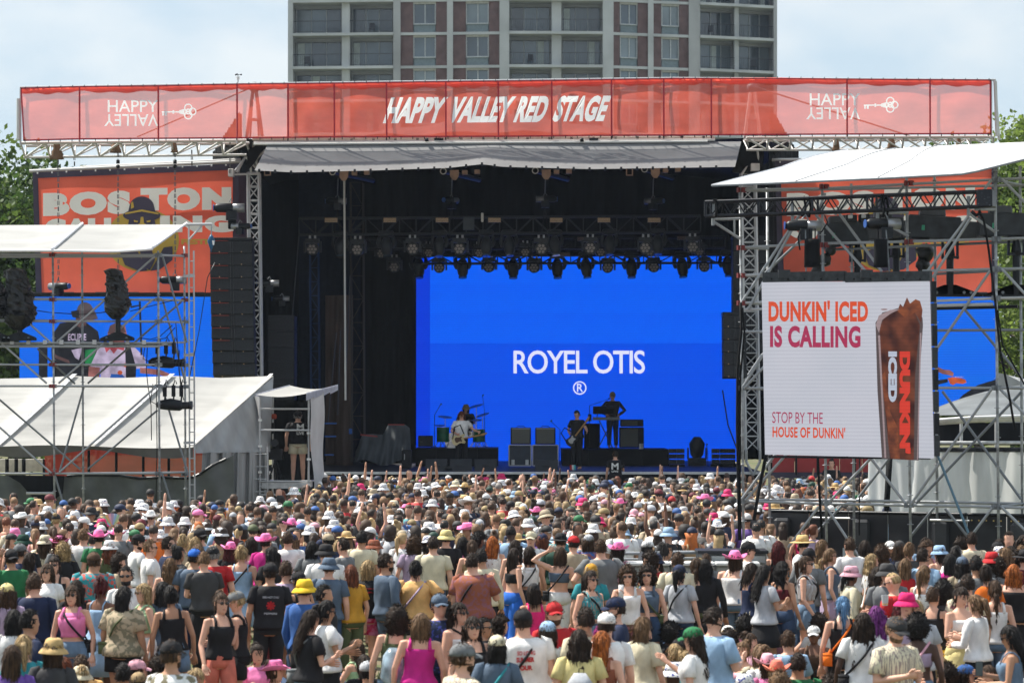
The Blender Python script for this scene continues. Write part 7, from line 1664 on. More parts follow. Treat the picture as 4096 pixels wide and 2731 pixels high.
for i, px in enumerate((2690, 2722, 2862, 2895, 2925)):
    t = thing('floor_light', tuple(P(px, 1872, 92)), 'low dark light on the right deck, ' + ORD[i] + ' from left', 'stage light', 'lights standing on the right of the stage'); c = P(px, 1840, 92)
    for k in range(3): box('cell', (c.x, c.y, DZ + .14 + .17 * k), (.24, .2, .14), fix_m, t)
for i, (x0, x1, y0) in enumerate(((2680, 2740, 1858), (2845, 2950, 1856))): c, d = pxbox(x0, y0, x1, 1868, 91.5, .6); tag(bx('black_plinth', c, d, blackp), ['left', 'right'][i] + ' low black plinth below the deck lights', 'plinth')
cg = thing('covered_gear', tuple(P(1530, 1850, 91)), 'grey tarpaulin draped over equipment left of the video wall', 'covered equipment')
def cgf(u, v):
    px = 1420 + 222 * u; top = float(np.interp(u, [0, .12, .30, .50, .60, .92, 1], [1805, 1738, 1734, 1738, 1698, 1698, 1712])); p = P(px + 14 * (v - .4) * (u - .5), top + (1850 - 12 * math.sin(u * 9) - top) * v, 91.0 - .5 * v); p.y += .12 * math.sin(u * 31 + v * 3) * v; return p
MB().sheet(cgf, 60, 14).build('tarpaulin', mat('slate_tarpaulin', (.085, .10, .115), .6, var=.2, scale=2, bump=.3), cg, True)
poly_px('red_tag', [[(1442, 1735), (1510, 1742), (1510, 1748), (1442, 1741)], [(1553, 1695), (1618, 1696), (1618, 1701), (1553, 1700)]], 90.4, mat('dull_red_tape', (.30, .05, .05), .6), cg)
t = thing('stage_case', tuple(P(1630, 1880, 89)), 'dark upright case at the left of the drum riser', 'case'); c, d = pxbox(1607, 1798, 1645, 1872, 89.5, .5); bx('body', c, d, blackp, t, .02); tube('handle', P(1618, 1815, 89.45), P(1618, 1838, 89.45), .012, alu, t)
for i, (x0, y0, x1, y1) in enumerate(((1298, 1690, 1346, 1696), (1298, 1742, 1344, 1748), (1298, 1816, 1335, 1821), (1396, 1714, 1408, 1735))):
    c, d = pxbox(x0, y0, x1, y1, 88.5, .1); tag(box('blue_frame_bar', c, d, mat('blue_paint', (.015, .08, .30), .5)), ORD[i] + ' small blue bar glimpsed in the left wing by the platform', 'bar', 'blue bars in the left wing')
tag(MB().tube(P(1792, 1866, 86.6), P(1792, 1910, 85.0), .02, 6).blob([P(1785, 1872, 86.0), P(1799, 1872, 86.0)], [.07, .07], 10).build('black_stage_camera', blackp, None, True), 'small black camera on a post in front of the left monitors', 'camera')
# backstage crew member glimpsed right of the tower
person(P(3326, 0, 82).x, 82, .30, math.pi * .9, 's', 'm', '1', 'Sd', None, None, 't', 'black', 'j', 'black', 1.78, label='crew member in black standing by the red wall right of the stage', facevis=True)
# ================================================================ the nearer crowd, one by one
# crop number, x and y of the crown in that crop, pose, facing (0 = towards the stage, 90 = left), skin, hair, hat, top, bottom, extras
CR = {1: 0, 2: 1000, 3: 2000, 4: 2996}
ANN = """
1 640 735 s 175 1 Lb - c:pink s:denim g,b:black,f
1 1040 745 s -20 2 Lk - j:beige:camo s:black b:olive,W1.12
1 1265 720 s 120 1 My - c:mint s:white g
1 1510 750 s 10 2 Bk - k:black s:denim
1 1440 705 s 0 2 Lk - t:slate s:denim
1 1850 800 w -150 1 Bb - k:black j:coral g,f
1 2040 790 c 90 1 Sy c:grey k:black s:black
1 320 640 s -10 1 Sb - l:navy j:navy W1.1
1 850 680 c -30 3 Bu - d:sky - 
1 780 455 s 10 2 Sb c:brown f:teal:floral j:navy W1.15
1 1120 575 s 178 2 Sk - t:white - g,e,f
1 660 690 s 0 1 Wd - t:black -
1 410 550 s 165 1 Mb - t:white - g,f
1 505 490 s 170 1 Bd - k:black - g,f
1 270 455 l -50 2 Ld - d:cream:floral -
1 200 380 s -20 2 Sd c:grey t:navy -
1 110 430 k 30 2 Sd x:black t:green -
1 40 720 s 20 1 Wb c:paleyellow t:lilac -
1 95 945 s 0 2 Mk - t:white -
1 250 950 s -60 2 Sk - j:navy - 
1 245 1160 s 10 1 Py - t:teal -
1 400 1190 s 0 1 Mb b:straw t:charcoal - 
1 55 1250 s 0 1 Lb - t:purple -
1 1500 1215 s -30 2 Sb c:black j:white:camo - e
1 1170 1375 t -60 1 Sd c:palepink t:navy - 
1 1060 1405 t 0 2 Sk - t:black -
1 690 1430 t 20 1 By b:cream t:white -
1 560 1350 t 0 1 Mr - t:grey -
1 700 1335 t 10 2 Sb - t:apricot -
1 1190 1480 t 0 1 Mb c:tan t:brown -
1 1420 500 s 10 1 Wl - n:blue -
1 1645 425 s 0 2 Sd c:royal t:slate j:navy W1.05
1 1755 450 c 12 1 Sl - t:charcoal j:black -
1 1855 405 s -10 1 Sg c:black t:red - W1.1
1 2045 400 s 0 1 By - d:sky - b:black,W1.1
1 2180 320 s 0 1 Md - k:palepink -
1 1305 345 s -80 1 Sl - t:white - g
1 1465 320 s -75 1 Sd - t:navy - g
1 1165 300 c -70 1 Sd c:black t:white - g,e
1 690 250 s -10 1 Sl - t:white - W1.1
1 790 285 s 10 1 Bk - t:white -
1 950 350 s 0 1 Wr b:white k:olive -
1 1020 475 s -100 1 Cd - t:beige -
1 400 305 s -20 1 Wb b:cream k:cream -
1 575 380 s 0 1 Cy - t:black -
1 300 245 s 0 1 Pl - k:palepink -
1 55 145 s 0 1 Sr - t:rust - W1.15
1 190 300 s 0 1 Sd b:darkgreen t:black -
1 540 315 s 0 1 Cu w:pink t:grey -
1 128 245 s 0 1 Mb b:pink t:grey -
1 540 250 s -60 1 Ml - t:pink -
1 855 265 s 10 1 Sd w:pink t:green -
1 998 250 s 0 1 Wb w:pink t:grey -
1 1745 250 r 70 1 Sd x:black t:sky - g,W1.1
1 1950 370 s 0 1 Wu w:pink t:black -
1 2280 300 s -20 1 Sd w:pink t:magenta -
1 1560 305 s 0 1 By - t:beige -
1 1640 320 s 0 1 Wy - k:white -
1 1665 385 s -30 1 Ml - t:beige -
1 2320 410 s 40 2 Wk - t:black -
1 1530 400 s -60 2 Bk - t:charcoal -
1 1290 100 v 0 1 Sb w:white t:blue -
1 190 115 s -30 1 Mb w:white t:grey -
1 520 60 s 178 1 Sg - j:olive - f
1 420 85 s 10 2 Cd - t:red -
1 1165 115 s 0 2 Sd c:black t:black -
1 1435 150 s 0 1 Sb b:white:dots t:white:dots -
1 1695 85 s -70 1 Sr c:pink t:white - g,e
1 1460 55 s 0 1 Md w:orange t:green -
1 780 65 s -30 2 Sk b:black f:navy:floral -
1 1030 40 s -60 1 Sd c:navy t:olive - 
1 990 130 s 160 1 Wy - t:black - g,f
1 870 165 s 0 1 Mb b:hotpink t:white -
1 640 100 s 0 1 Sd b:white:dots t:white -
1 1250 130 s 0 1 Mb w:white t:blue -
1 1860 130 s 0 1 Md c:maroon t:white -
1 1910 155 s 0 1 Sb - t:sky -
1 2080 210 s 0 1 Md c:slate t:orange -
1 2165 215 s 0 1 Sd c:olive t:black -
1 2240 215 s 10 2 Sd - t:grey -
1 1580 150 s 0 1 Md b:white t:white -
1 340 120 s 120 2 Sk - t:charcoal - g,f
2 150 545 s 10 2 Sd c:black t:black j:black -
2 345 530 s -10 1 Sb - t:lilac s:khaki -
2 440 620 s 40 2 Sd c:black k:black - -
2 510 685 l -30 1 Sb b:yellow l:blue - W1.05
2 665 735 s -100 2 Sk - t:black -
2 695 865 c -70 2 Pk - t:white j:black g
2 490 945 c -60 1 Ld - t:black j:denim b:grey
2 180 1015 t -20 1 Mb - t:maroon - g
2 60 1240 t -160 1 Bd - t:pink - f
2 225 1385 t -80 1 Bb w:pink t:white -
2 690 1405 t 80 1 Sb c:beige t:cream -
2 980 520 s 8 1 My - t:black s:pink:tiedye W1.25
2 865 560 s 30 1 Lr - t:mustard j:olive -
2 1410 530 h 0 1 Bk - t:apricot j:black b:lilac,W1.32
2 1205 465 s -60 2 Sd - l:slate j:slate e,g,W1.1
2 1545 320 s 0 1 Sd - t:cream j:darkdenim W1.1
2 1370 325 s 5 1 Cb - t:lilac -
2 1645 260 s -10 1 Sd b:paleyellow t:black j:charcoal -
2 1940 465 p -20 1 Sd - j:rust:floral j:charcoal b:black,W1.2
2 1890 345 s 0 1 Pb - n:tan j:denim -
2 2010 425 s 0 2 Sk - l:cream -
2 2065 315 s 0 1 Wo - k:white -
2 2230 415 l -60 1 Ld - n:black w:royal -
2 2290 345 s 0 1 Wd - k:black - g
2 1985 290 c -100 3 Ak - t:black -
2 2260 220 s 0 4 N- - j:sky - W1.05
2 1835 320 s 0 2 Wk - t:pink -
2 1200 220 s -20 2 Cd - j:lightgrey:camo -
2 1300 265 s -20 1 My c:beige t:black -
2 945 270 s -10 2 Sk - t:cream -
2 1050 345 s -90 1 Mb b:rust t:rust -
2 1040 165 u 0 1 By - k:teal - W1.15
2 820 330 p 60 1 Sd - t:grey j:olive -
2 660 290 s 10 1 Sk c:beige t:navy -
2 635 385 s 0 1 Sb b:black t:white - W1.1
2 640 500 s 0 1 Sb b:slate t:slate -
2 495 355 s 0 2 Mk - t:grey -
2 350 280 s -10 1 Sb - t:white - W1.1
2 210 405 s 20 1 Wd - k:black -
2 1205 930 s 0 1 Cd - k:olive j:denim -
2 1415 975 s 0 1 Ml - k:magenta j:denim W1.08
2 1655 810 r -140 1 Sd c:slate j:navy:dots j:navy g
2 1790 885 s -125 1 Wd - n:white j:denim g,b:black,W1.12
2 1915 1005 s -165 1 Wd - k:black - g,f
2 1800 1240 s -60 1 Sb c:grey j:cream:stripe - e,W1.08
2 2000 1015 t -110 2 Sk - t:black - g
2 2145 1005 t -80 1 Cd - t:cream -
2 2095 1165 s 0 2 Mk c:cream t:slate - b:teal
2 1020 1385 t 0 1 Sk c:lightgrey t:white -
2 950 1330 t 40 1 Ld - t:black -
2 930 1200 t 60 1 Lb - k:mint -
3 195 1400 t 0 4 N- - t:black -
3 240 945 s 5 1 Sd c:black t:white j:black b:black,W1.2
3 515 880 s -172 1 Sb c:red t:red - g,e,f
3 385 1045 s 10 1 Md c:sky t:white -
3 955 840 p 100 1 Sd c:navy t:navy - g,e
3 870 970 s 0 1 Sd c:white t:white -
3 765 930 s 20 2 Sd - t:cream -
3 925 1065 s 0 1 Lm - t:white -
3 870 1130 s -20 1 Lo - k:rust -
3 680 1115 s 0 1 Wd - t:paleyellow - W1.05
3 1240 1005 s -40 1 Ml - j:cream - -
3 1690 1095 p 70 1 Ld c:green t:white - -
3 1870 925 c -50 1 Sd - j:sky - W1.05
3 1560 560 s -30 1 Pk c:navy t:lightgrey j:darkdenim b:black
3 1700 500 s -10 1 Rb - k:black j:olive W1.15
3 1790 510 s -10 2 Wk - l:black k:black -
3 1130 580 p 176 1 Cb - k:white w:brown:floral g,f
3 1265 575 s 172 1 Cd - c:slate s:darkdenim g,b:olive,f
3 750 610 s -140 1 Pd - c:teal:stripe j:denim g,b:black,f
3 765 550 s 0 1 My c:mustard t:teal -
3 885 345 h 8 1 Sb - t:grey j:black W1.12
3 985 370 s -20 1 Wd w:pink t:palepink -
3 480 405 k 0 1 Mb - n:slate j:white b:black
3 490 290 s 0 1 Sb s:black t:darkgreen j:tan W1.15
3 590 310 s 20 1 Sd c:red t:beige -
3 240 400 s 10 2 Md - c:white k:black b:black
3 390 290 s 0 1 Mr c:navy f:white:floral -
3 235 270 s 172 1 Sd c:cream t:white - g,f
3 740 300 s 0 1 Mb c:lightgrey f:blue:floral -
3 1025 195 s 30 1 By - n:beige - b:black
3 1225 190 s -30 2 Rk c:black k:olive -
3 1325 175 s -60 2 Sk - t:white -
3 1290 350 s -50 1 Lk c:white t:grey -
3 1430 375 s -80 2 Bk - t:grey - g
3 1495 455 s 0 1 Sb - t:cream -
3 1350 465 s 178 1 Wd b:navy t:red - g,f
3 1260 460 s 80 2 Cd - k:tan - g
3 1610 215 s 0 2 Rk - k:red:floral -
3 1760 185 s 0 4 Sk - t:black - W1.1
3 1860 190 h 0 1 Wd w:white:floral n:red - 
3 2110 120 s 0 2 Sk c:white t:purple -
3 2190 195 s 10 1 Sk - t:white -
3 2290 205 s -50 1 Pl - k:white -
3 2090 365 s -90 1 Sd c:black t:white - g
3 2030 445 l -20 1 Mb w:pink k:white j:denim W1.25
3 2140 545 c -60 1 Md - k:navy k:cream -
3 2080 1005 t -60 1 Ck - t:pink:floral -
3 1950 1080 t 0 1 Wy c:white t:grey -
3 2060 1215 t 150 1 Bl - n:palepink - f
3 1970 1125 t 0 2 Cd - t:green -
3 2115 1145 t -100 1 Bb - t:palepink -
3 1440 1065 t -60 4 Ak - t:black - g
3 1560 1190 t 90 1 Sd c:black t:charcoal -
3 1470 1235 t 30 1 Py - t:tan -
3 1480 1395 t 120 4 Sk b:white:dots t:navy -
3 1600 1305 t 60 1 Cy - t:teal -
3 2270 1255 t 20 1 Bl - t:white -
3 1100 1260 t 0 2 Sd - t:mustard -
3 990 1300 t 20 1 Mb b:red t:white -
3 2120 1495 t 0 1 Sk b:white:dots t:mint -
3 700 290 s 10 1 Pb - t:grey -
3 1450 180 s -20 2 Bk - t:beige -
4 240 355 s 0 1 Wu - k:black -
4 165 560 c -60 2 Lk - t:lightgrey k:black -
4 310 530 s -50 2 Wk - n:maroon s:darkdenim g
4 500 485 w -110 1 Pb - c:lightgrey:stripe s:denim g,b:black,f
4 620 345 s -70 1 Ll - k:tan -
4 695 420 s -90 1 Rl - k:slate k:lilac g
4 835 570 s -80 3 Rk b:palepink l:cream - g
4 480 305 r 60 1 Sd s:straw t:white - e,g
4 475 420 s -30 1 Sd c:black t:grey -
4 980 350 s 0 1 Md - t:black -
4 1090 465 s -70 1 Wy - t:white k:magenta -
4 1070 575 s -60 1 Wd - k:black j:denim W1.1
4 1240 625 c 60 1 Ny - t:red - g,W1.05
4 1320 800 s 175 1 Sd b:hotpink t:lilac - g,f
4 1210 550 s 170 1 Sd b:charcoal t:grey - g,f
4 1300 505 s 0 1 Ll - t:red -
4 1390 375 s 0 1 Bl - t:charcoal -
4 1530 420 s -40 1 Sd - j:sky - 
4 1505 565 s -40 1 Pl - k:white -
4 1690 465 s 0 1 Lk - t:magenta -
4 1780 405 s 10 1 Bk - t:white -
4 1860 490 s 0 1 Wk c:slate t:beige -
4 1985 485 s 0 2 Sk - t:grey -
4 1985 570 s -10 1 Bd - t:orange -
4 2100 450 s 0 1 Sk b:red t:grey -
4 2230 555 s 0 1 Wo - d:black - W1.15
4 2090 695 s 0 1 Rb - k:white j:denim -
4 1865 645 s 10 1 Sd - f:cream:floral -
4 1610 755 s -30 1 Sb - k:black k:yellow:floral -
4 1815 750 c -150 1 Bd - n:white k:paleyellow W1.05,f
4 1970 815 c 50 1 Pl - l:white k:black -
4 1330 875 s -70 1 Wu - t:black -
4 1480 865 s 170 1 Py - t:lightgrey - f
4 1110 915 s 10 1 Wp - t:white -
4 1460 1000 s -10 4 Ak - n:lilac j:denim b:palepink
4 1230 1010 c -150 1 Sl c:charcoal j:cream:stripe - g,e,W1.05
4 940 970 s 0 4 Dd - t:white k:sky b:black,W1.05
4 810 830 s 0 1 Pe - k:black - b:orange
4 570 1080 t 170 3 Sk c:white k:brown - g
4 620 995 t 0 2 Cd - t:white -
4 210 1055 t -20 2 Lk - t:mauve -
4 340 1125 t 10 1 Sb - j:sky -
4 100 1240 t 0 1 Ml - t:cream -
4 165 1330 t 10 1 Mb w:palepink t:pink -
4 260 1385 t 0 1 My w:coral t:white -
4 405 1320 t 0 2 Sd - t:green - W1.2
4 240 1490 t 0 1 Cl - t:grey -
4 1850 1415 t -90 1 Md c:blue t:white -
4 2070 1420 t 150 1 Wb - t:navy - f
4 2270 1080 c 80 2 Lk - d:denim - g
4 1640 1350 t 0 1 Ly - t:maroon -
4 1720 1420 t 0 2 Cd - t:beige -
4 1690 705 s 0 2 Ck - t:charcoal -
4 870 330 s 20 1 Sb - t:white -
4 1130 400 s 0 1 Cb - t:black -
4 2160 505 s 0 1 Cd c:cream t:grey -
4 2320 430 s 0 1 Sd s:black t:maroon -
4 700 1510 t 0 1 Cd - t:slate -
4 1400 1540 t 0 3 Sk - t:white -
4 1180 60 s 0 1 Sd c:navy t:sky -
4 830 130 s 0 1 Sd - k:blue - W1.1
4 970 175 s -50 1 By - k:white -
4 470 190 s -10 1 Sb - k:hotpink -
4 210 25 s -70 2 Sk - t:charcoal - g
4 190 205 s -60 1 Wl - k:white - g
4 290 190 s 0 1 Ld - t:beige -
4 350 130 s 0 2 Wk c:black t:white -
4 100 165 s 10 2 Sk - t:white -
4 550 210 s -60 1 Pr - t:lilac -
4 710 130 s -40 2 Sd - j:olive -
"""
def srgb_name(c): return {'hotpink': 'bright pink', 'palepink': 'pale pink', 'paleyellow': 'pale yellow', 'lightgrey': 'light grey', 'palegrey': 'pale grey', 'darkgreen': 'dark green', 'darkdenim': 'dark denim', 'denim': 'blue denim', 'slate': 'slate blue', 'sky': 'sky blue', 'royal': 'bright blue', 'straw': 'straw-coloured'}.get(c, c)
PATW = dict(floral='flowered', camo='patterned', dots='dotted', stripe='striped', tiedye='tie-dyed')
def describe(r, level):
    face = {0: 'back turned', 1: 'facing left', 2: 'facing the camera', 3: 'facing right'}[int(((r['rot'] % 360) + 45) // 90) % 4]
    tw = ('' if not r['pat'] else PATW[r['pat']] + ' ') + srgb_name(r['topc']) + ' ' + {'f': 'shirt'}.get(r['top'], TOPW[r['top']])
    hair = 'shaven head' if r['hair'][0] == 'N' else SNM[r['hair'][0]] + ' ' + HNM[r['hair'][1]] + ' hair'
    s_ = ('seated ' if r['pose'] == 't' else '') + 'person in ' + tw
    hatp = '' if not r['hat'] else (PATW.get(r['hatpat'], '') + ' ' if r['hatpat'] else '') + srgb_name(r['hatc']).replace('straw-coloured', 'woven') + ' ' + HATW[r['hat']]
    posew = {'u': 'both arms raised', 'v': 'one arm raised', 'h': 'hands on hips', 'k': 'a hand to the head', 'w': 'walking'}.get(r['pose'], '')
    bits = [hatp + (' over ' if hatp else '') + hair]
    if posew: bits.append(posew)
    if level >= 1: bits.append(face)
    if r['g'] and level >= 2: bits.append('sunglasses')
    if r['bot'] and level >= 2 and r['vis']: bits.append(('' if not r['bpat'] else PATW[r['bpat']] + ' ') + srgb_name(r['botc']) + ' ' + BOTW[r['bot']])
    if r['beard'] and level >= 2: bits.append('beard')
    out = s_ + ' with ' + ', '.join(bits)
    return out
def fit(s_, n=16):
    w_ = s_.split()
    while len(w_) > n:
        cut = s_.rfind(',')
        if cut < 0: return ' '.join(w_[:n])
        s_ = s_[:cut]; w_ = s_.split()
    return s_
recs = []
for line in ANN.strip().splitlines():
    f = line.split(); 
    if len(f) < 9: continue
    cr_, cx_, cy_ = int(f[0]), float(f[1]), float(f[2]); r = dict(pose=f[3], rot=float(f[4]), skin=f[5], hair=f[6])
    def sp(s_): return (s_.split(':') + ['', ''])[:3] if s_ != '-' else ('', '', '')
    r['hat'], r['hatc'], r['hatpat'] = sp(f[7]); r['top'], r['topc'], r['pat'] = sp(f[8]); r['bot'], r['botc'], r['bpat'] = sp(f[9] if len(f) > 9 else '-')
    ex = f[10] if len(f) > 10 else ''
    ex = ex.split(','); r['g'] = 'g' in ex; r['beard'] = 'e' in ex; r['face'] = 'f' in ex; r['bag'] = next((x[2:] for x in ex if x.startswith('b:')), None); r['wide'] = next((float(x[1:]) for x in ex if x.startswith('W')), 1.0)
    r['px'] = CR[cr_] + cx_ / 2.138; r['py'] = 2000 + cy_ / 2.138
    r['sex'] = 'm' if r['hair'][0] in 'SN' and r['top'] in 'tfjl' else 'f'
    r['h'] = (1.76 if r['sex'] == 'm' else 1.65) + random.uniform(-.03, .03)
    if r['pose'] == 't': r['h'] += .05
    topz = r['h'] if r['pose'] != 't' else r['h'] / 1.72 * .90
    s_ = (r['py'] - HZ) / (CAMH - topz); r['s'] = s_; r['Y'] = FPX / s_
    if r['wide'] >= 1.12: r['sex'] = r['sex'].upper(); r['wide'] = 1.03 + (r['wide'] - 1.12) * .3
    r['x'] = (r['px'] - CX) / s_; r['ann'] = True; r['vis'] = bool(r['bot']) and r['pose'] != 't' and r['py'] < 2440 and r['py'] > 2210
    if not r['bot']: r['bot'], r['botc'] = random.choice([('s', 'denim'), ('j', 'darkdenim'), ('s', 'black'), ('j', 'black'), ('s', 'khaki')])
    recs.append(r)
# ---- fill the gaps between them
q = np.random.default_rng(21)
TOPS_R = [('t', 'white', 19), ('t', 'black', 12), ('t', 'grey', 7), ('t', 'navy', 7), ('k', 'white', 9), ('k', 'black', 9), ('n', 'white', 4), ('c', 'black', 4), ('n', 'black', 3), ('c', 'pink', 2), ('t', 'sky', 4), ('t', 'olive', 4), ('k', 'palepink', 3), ('t', 'cream', 7), ('t', 'red', 3), ('k', 'tan', 5), ('t', 'teal', 2), ('j', 'lightgrey', 3), ('n', 'cream', 4), ('k', 'lilac', 2), ('t', 'green', 2), ('t', 'maroon', 3), ('t', 'beige', 5), ('d', 'sky', 2), ('t', 'mint', 1), ('k', 'hotpink', 2), ('t', 'charcoal', 6), ('t', 'blue', 3), ('f', 'white', 2), ('t', 'orange', 1), ('t', 'purple', 1)]
HATS_R = [('', '', '', 70), ('c', 'black', '', 6), ('c', 'navy', '', 4), ('c', 'white', '', 6), ('b', 'white', 'dots', 8), ('c', 'maroon', '', 1), ('c', 'darkgreen', '', 1), ('c', 'charcoal', '', 3), ('b', 'cream', '', 1.2), ('s', 'straw', '', 1.2), ('w', 'pink', '', 1), ('c', 'green', '', 1), ('c', 'red', '', 1), ('b', 'hotpink', '', 1), ('c', 'khaki', '', 2), ('c', 'lightgrey', '', 2), ('b', 'sky', '', 1), ('w', 'straw', '', .5), ('c', 'blue', '', 2), ('c', 'palepink', '', 1), ('b', 'beige', '', 1), ('w', 'white', '', 1)]
HAIR_R = [('Sd', 14), ('Sk', 4), ('Sb', 17), ('Sl', 9), ('Wd', 7), ('Wb', 6), ('Lb', 6), ('Ld', 7), ('Lk', 2.5), ('Md', 5), ('Mb', 5), ('Bd', 4), ('Bb', 3), ('Pd', 3), ('Pb', 4), ('Ll', 4), ('Wl', 4), ('Ly', 5), ('My', 4), ('By', 3), ('Py', 3), ('Cd', 5), ('Cb', 3), ('Wr', 2), ('Rd', 2), ('Ak', 2), ('Sg', 1), ('Wo', 1)]
def pick(L): 
    w_ = np.array([l[-1] for l in L], float); return L[q.choice(len(L), p=w_ / w_.sum())][:-1]
def randrec(px, Y, seated=False):
    r = dict(pose='t' if seated else str(q.choice(list('sslrlrccsplrsphw'))), rot=float(q.normal(0, 22) if q.random() < .8 else q.uniform(-180, 180)), skin=str(q.choice(list('1111222134'))))
    r['hair'] = pick(HAIR_R)[0]; r['hat'], r['hatc'], r['hatpat'] = pick(HATS_R); r['top'], r['topc'] = pick(TOPS_R); r['pat'] = 'floral' if r['top'] == 'f' else (str(q.choice(['camo', 'stripe', 'floral'])) if q.random() < .12 and r['topc'] in ('white', 'cream', 'sky', 'beige', 'lilac', 'blue', 'teal', 'palepink') else ''); r['bpat'] = ''
    r['bot'], r['botc'] = [('s', 'denim'), ('j', 'darkdenim'), ('s', 'black'), ('j', 'black'), ('s', 'khaki'), ('k', 'black'), ('s', 'white')][q.integers(7)]
    r['sex'] = 'm' if r['hair'][0] in 'S' and r['top'] in 'tfj' else 'f'
    if r['sex'] == 'm' and r['top'] in 'knd': r['top'] = 't'
    if r['hair'][0] == 'S' and r['top'] in 'knd' : r['hair'] = 'M' + r['hair'][1]
    if r['hair'][0] != 'S' or r['top'] in 'kndc': r['sex'] = 'f'
    r['h'] = float((1.76 if r['sex'] == 'm' else 1.65) + q.normal(0, .045)); r['g'] = bool(q.random() < .3); r['beard'] = bool(r['sex'] == 'm' and q.random() < .2); r['bag'] = None; r['wide'] = float(q.uniform(.92, 1.05)); r['face'] = False; r['vis'] = False; r['ann'] = False
    topz = r['h'] if not seated else r['h'] / 1.72 * .90
    s_ = FPX / Y; r['s'] = s_; r['Y'] = Y; r['px'] = px; r['x'] = (px - CX) / s_; r['py'] = HZ + (CAMH - topz) * s_
    return r
def clear(x, Y, px, Y2, others, dmin):
    for o in others:
        if (o['x'] - x) ** 2 + (o['Y'] - Y) ** 2 < dmin ** 2: return False
    return True
def hides(r, anns):                     # would r stand in front of the head and shoulders of somebody placed from the photograph?
    for a in anns:
        if a['Y'] > r['Y'] and abs(a['px'] - r['px']) < .30 * r['s'] + .12 * a['s'] and r['py'] - .05 * r['s'] < a['py'] + (.42 if a['pose'] != 't' else .30) * a['s']: return True
    return False
def blocked(px, Y, x):                   # things standing in the field
    if 43.9 < Y < 46.2 and 2430 < px < 3120: return True
    if px > 2900 and 48.6 < Y < 54.6: 
        if Y < 50.4 - (px - 3046) * .0014 - .3: return False
        return True
    return False
anns = list(recs)
for Ylo, Yhi, want, dmin, seated in ((27, 37, 46, .55, True), (36, 43, 34, .60, False), (43, 48.6, 400, .60, False), (48.6, 60, 900, .50, False)):
    tries = 0; got = 0
    while tries < 9000 and got < want and len(recs) < 690:
        tries += 1; Y = float(q.uniform(Ylo, Yhi)); px = float(q.uniform(-60, 4160)); s_ = FPX / Y; x = (px - CX) / s_
        if blocked(px, Y, x) or (px > 2950 and Y > 50) or (px > 3060 and Y > 47.5): continue
        if not clear(x, Y, px, Y, recs, dmin): continue
        r = randrec(px, Y, seated)
        if hides(r, anns): continue
        recs.append(r); got += 1
recs.sort(key=lambda r: r['Y'])
near = recs[:294]; extra = recs[294:]
# ---- labels that single each one out
for r in near: r['label'] = fit(describe(r, 0))
from collections import Counter
for lv in (1, 2):
    cnt = Counter(r['label'] for r in near)
    for r in near:
        if cnt[r['label']] > 1: r['label'] = fit(describe(r, lv))
final = set(); cnt = Counter(r['label'] for r in near)
for r in near:
    if cnt[r['label']] == 1: final.add(r['label'])
land = [r for r in near if r['ann'] and (r['hat'] in ('w', 'b', 's') and r['hat'] or r['topc'] in ('pink', 'apricot', 'magenta', 'yellow', 'orange', 'teal', 'mustard', 'hotpink', 'lilac', 'royal') or r['pat'])]
for r in near:
    if r['label'] in final and cnt[r['label']] == 1: continue
    base = ('seated ' if r['pose'] == 't' else '') + srgb_name(r['topc']) + ' ' + TOPW[r['top']] + ', ' + SNM[r['hair'][0]] + ' ' + HNM.get(r['hair'][1], '') + ' hair'
    cand = sorted(land, key=lambda a: (a['x'] - r['x']) ** 2 + (a['Y'] - r['Y']) ** 2)
    for a in cand:
        if a is r: continue
        rel = 'left of' if r['px'] < a['px'] - 30 else 'right of' if r['px'] > a['px'] + 30 else ('behind' if r['Y'] > a['Y'] else 'before')
        lm_ = (srgb_name(a['hatc']) + ' ' + HATW[a['hat']]) if a['hat'] else (srgb_name(a['topc']) + ' ' + TOPW[a['top']])
        s_ = fit('person in ' + base + ', ' + rel + ' ' + lm_)
        if s_ not in final: r['label'] = s_; final.add(s_); break
for r in near:
    r['o'], r['J'], r['mw'] = person(r['x'], r['Y'], 0.0, R(r['rot']), r['pose'], r['sex'], r['skin'], r['hair'] if r['hair'][0] != 'N' or r['hair'][1] != '-' else 'Nk', r['hat'] or None, r['hatc'], r['top'], r['topc'], r['bot'], r['botc'], r['h'], r['wide'], r['g'], r['bag'], r['label'], 'people in the crowd', r['pat'], r['bpat'], r['beard'], None, r['hatpat'], r['face'])
# prints and things held
def find(cr_, cx_, cy_):
    px, py = CR[cr_] + cx_ / 2.138, 2000 + cy_ / 2.138
    return min(near, key=lambda r: abs(r['px'] - px) + abs(r['py'] - py))
def shirt(r, body, x0, x1, z0, z1, m, bold=.03, front=False):
    v, f = text2d(body, bold); k = r['h'] / 1.72; o = []
    for a, b_ in v:
        x = x0 + (x1 - x0) * a; z = z0 + (z1 - z0) * b_; y = -(.150 if r['sex'].islower() else .190) + .5 * x * x
        o.append(tuple(r['mw'] @ Vector((x, y, z))))
    MB().add(o, f).build('shirt_print', m, r['o'])
redp = cloth_m('red')
r = find(3, 240, 945); shirt(r, 'SO LONG', -.08, .09, 1.30, 1.34, redp); shirt(r, 'SUMMER', -.09, .08, 1.23, 1.28, redp, .05); shirt(r, 'TOUR', -.09, .06, 1.15, 1.20, redp, .05)
r = find(2, 980, 520); shirt(r, 'I need you like', -.11, .11, 1.33, 1.36, redp, .02); shirt(r, 'magic...', -.06, .07, 1.28, 1.31, redp, .02)
r = find(2, 150, 545)
b = MB()
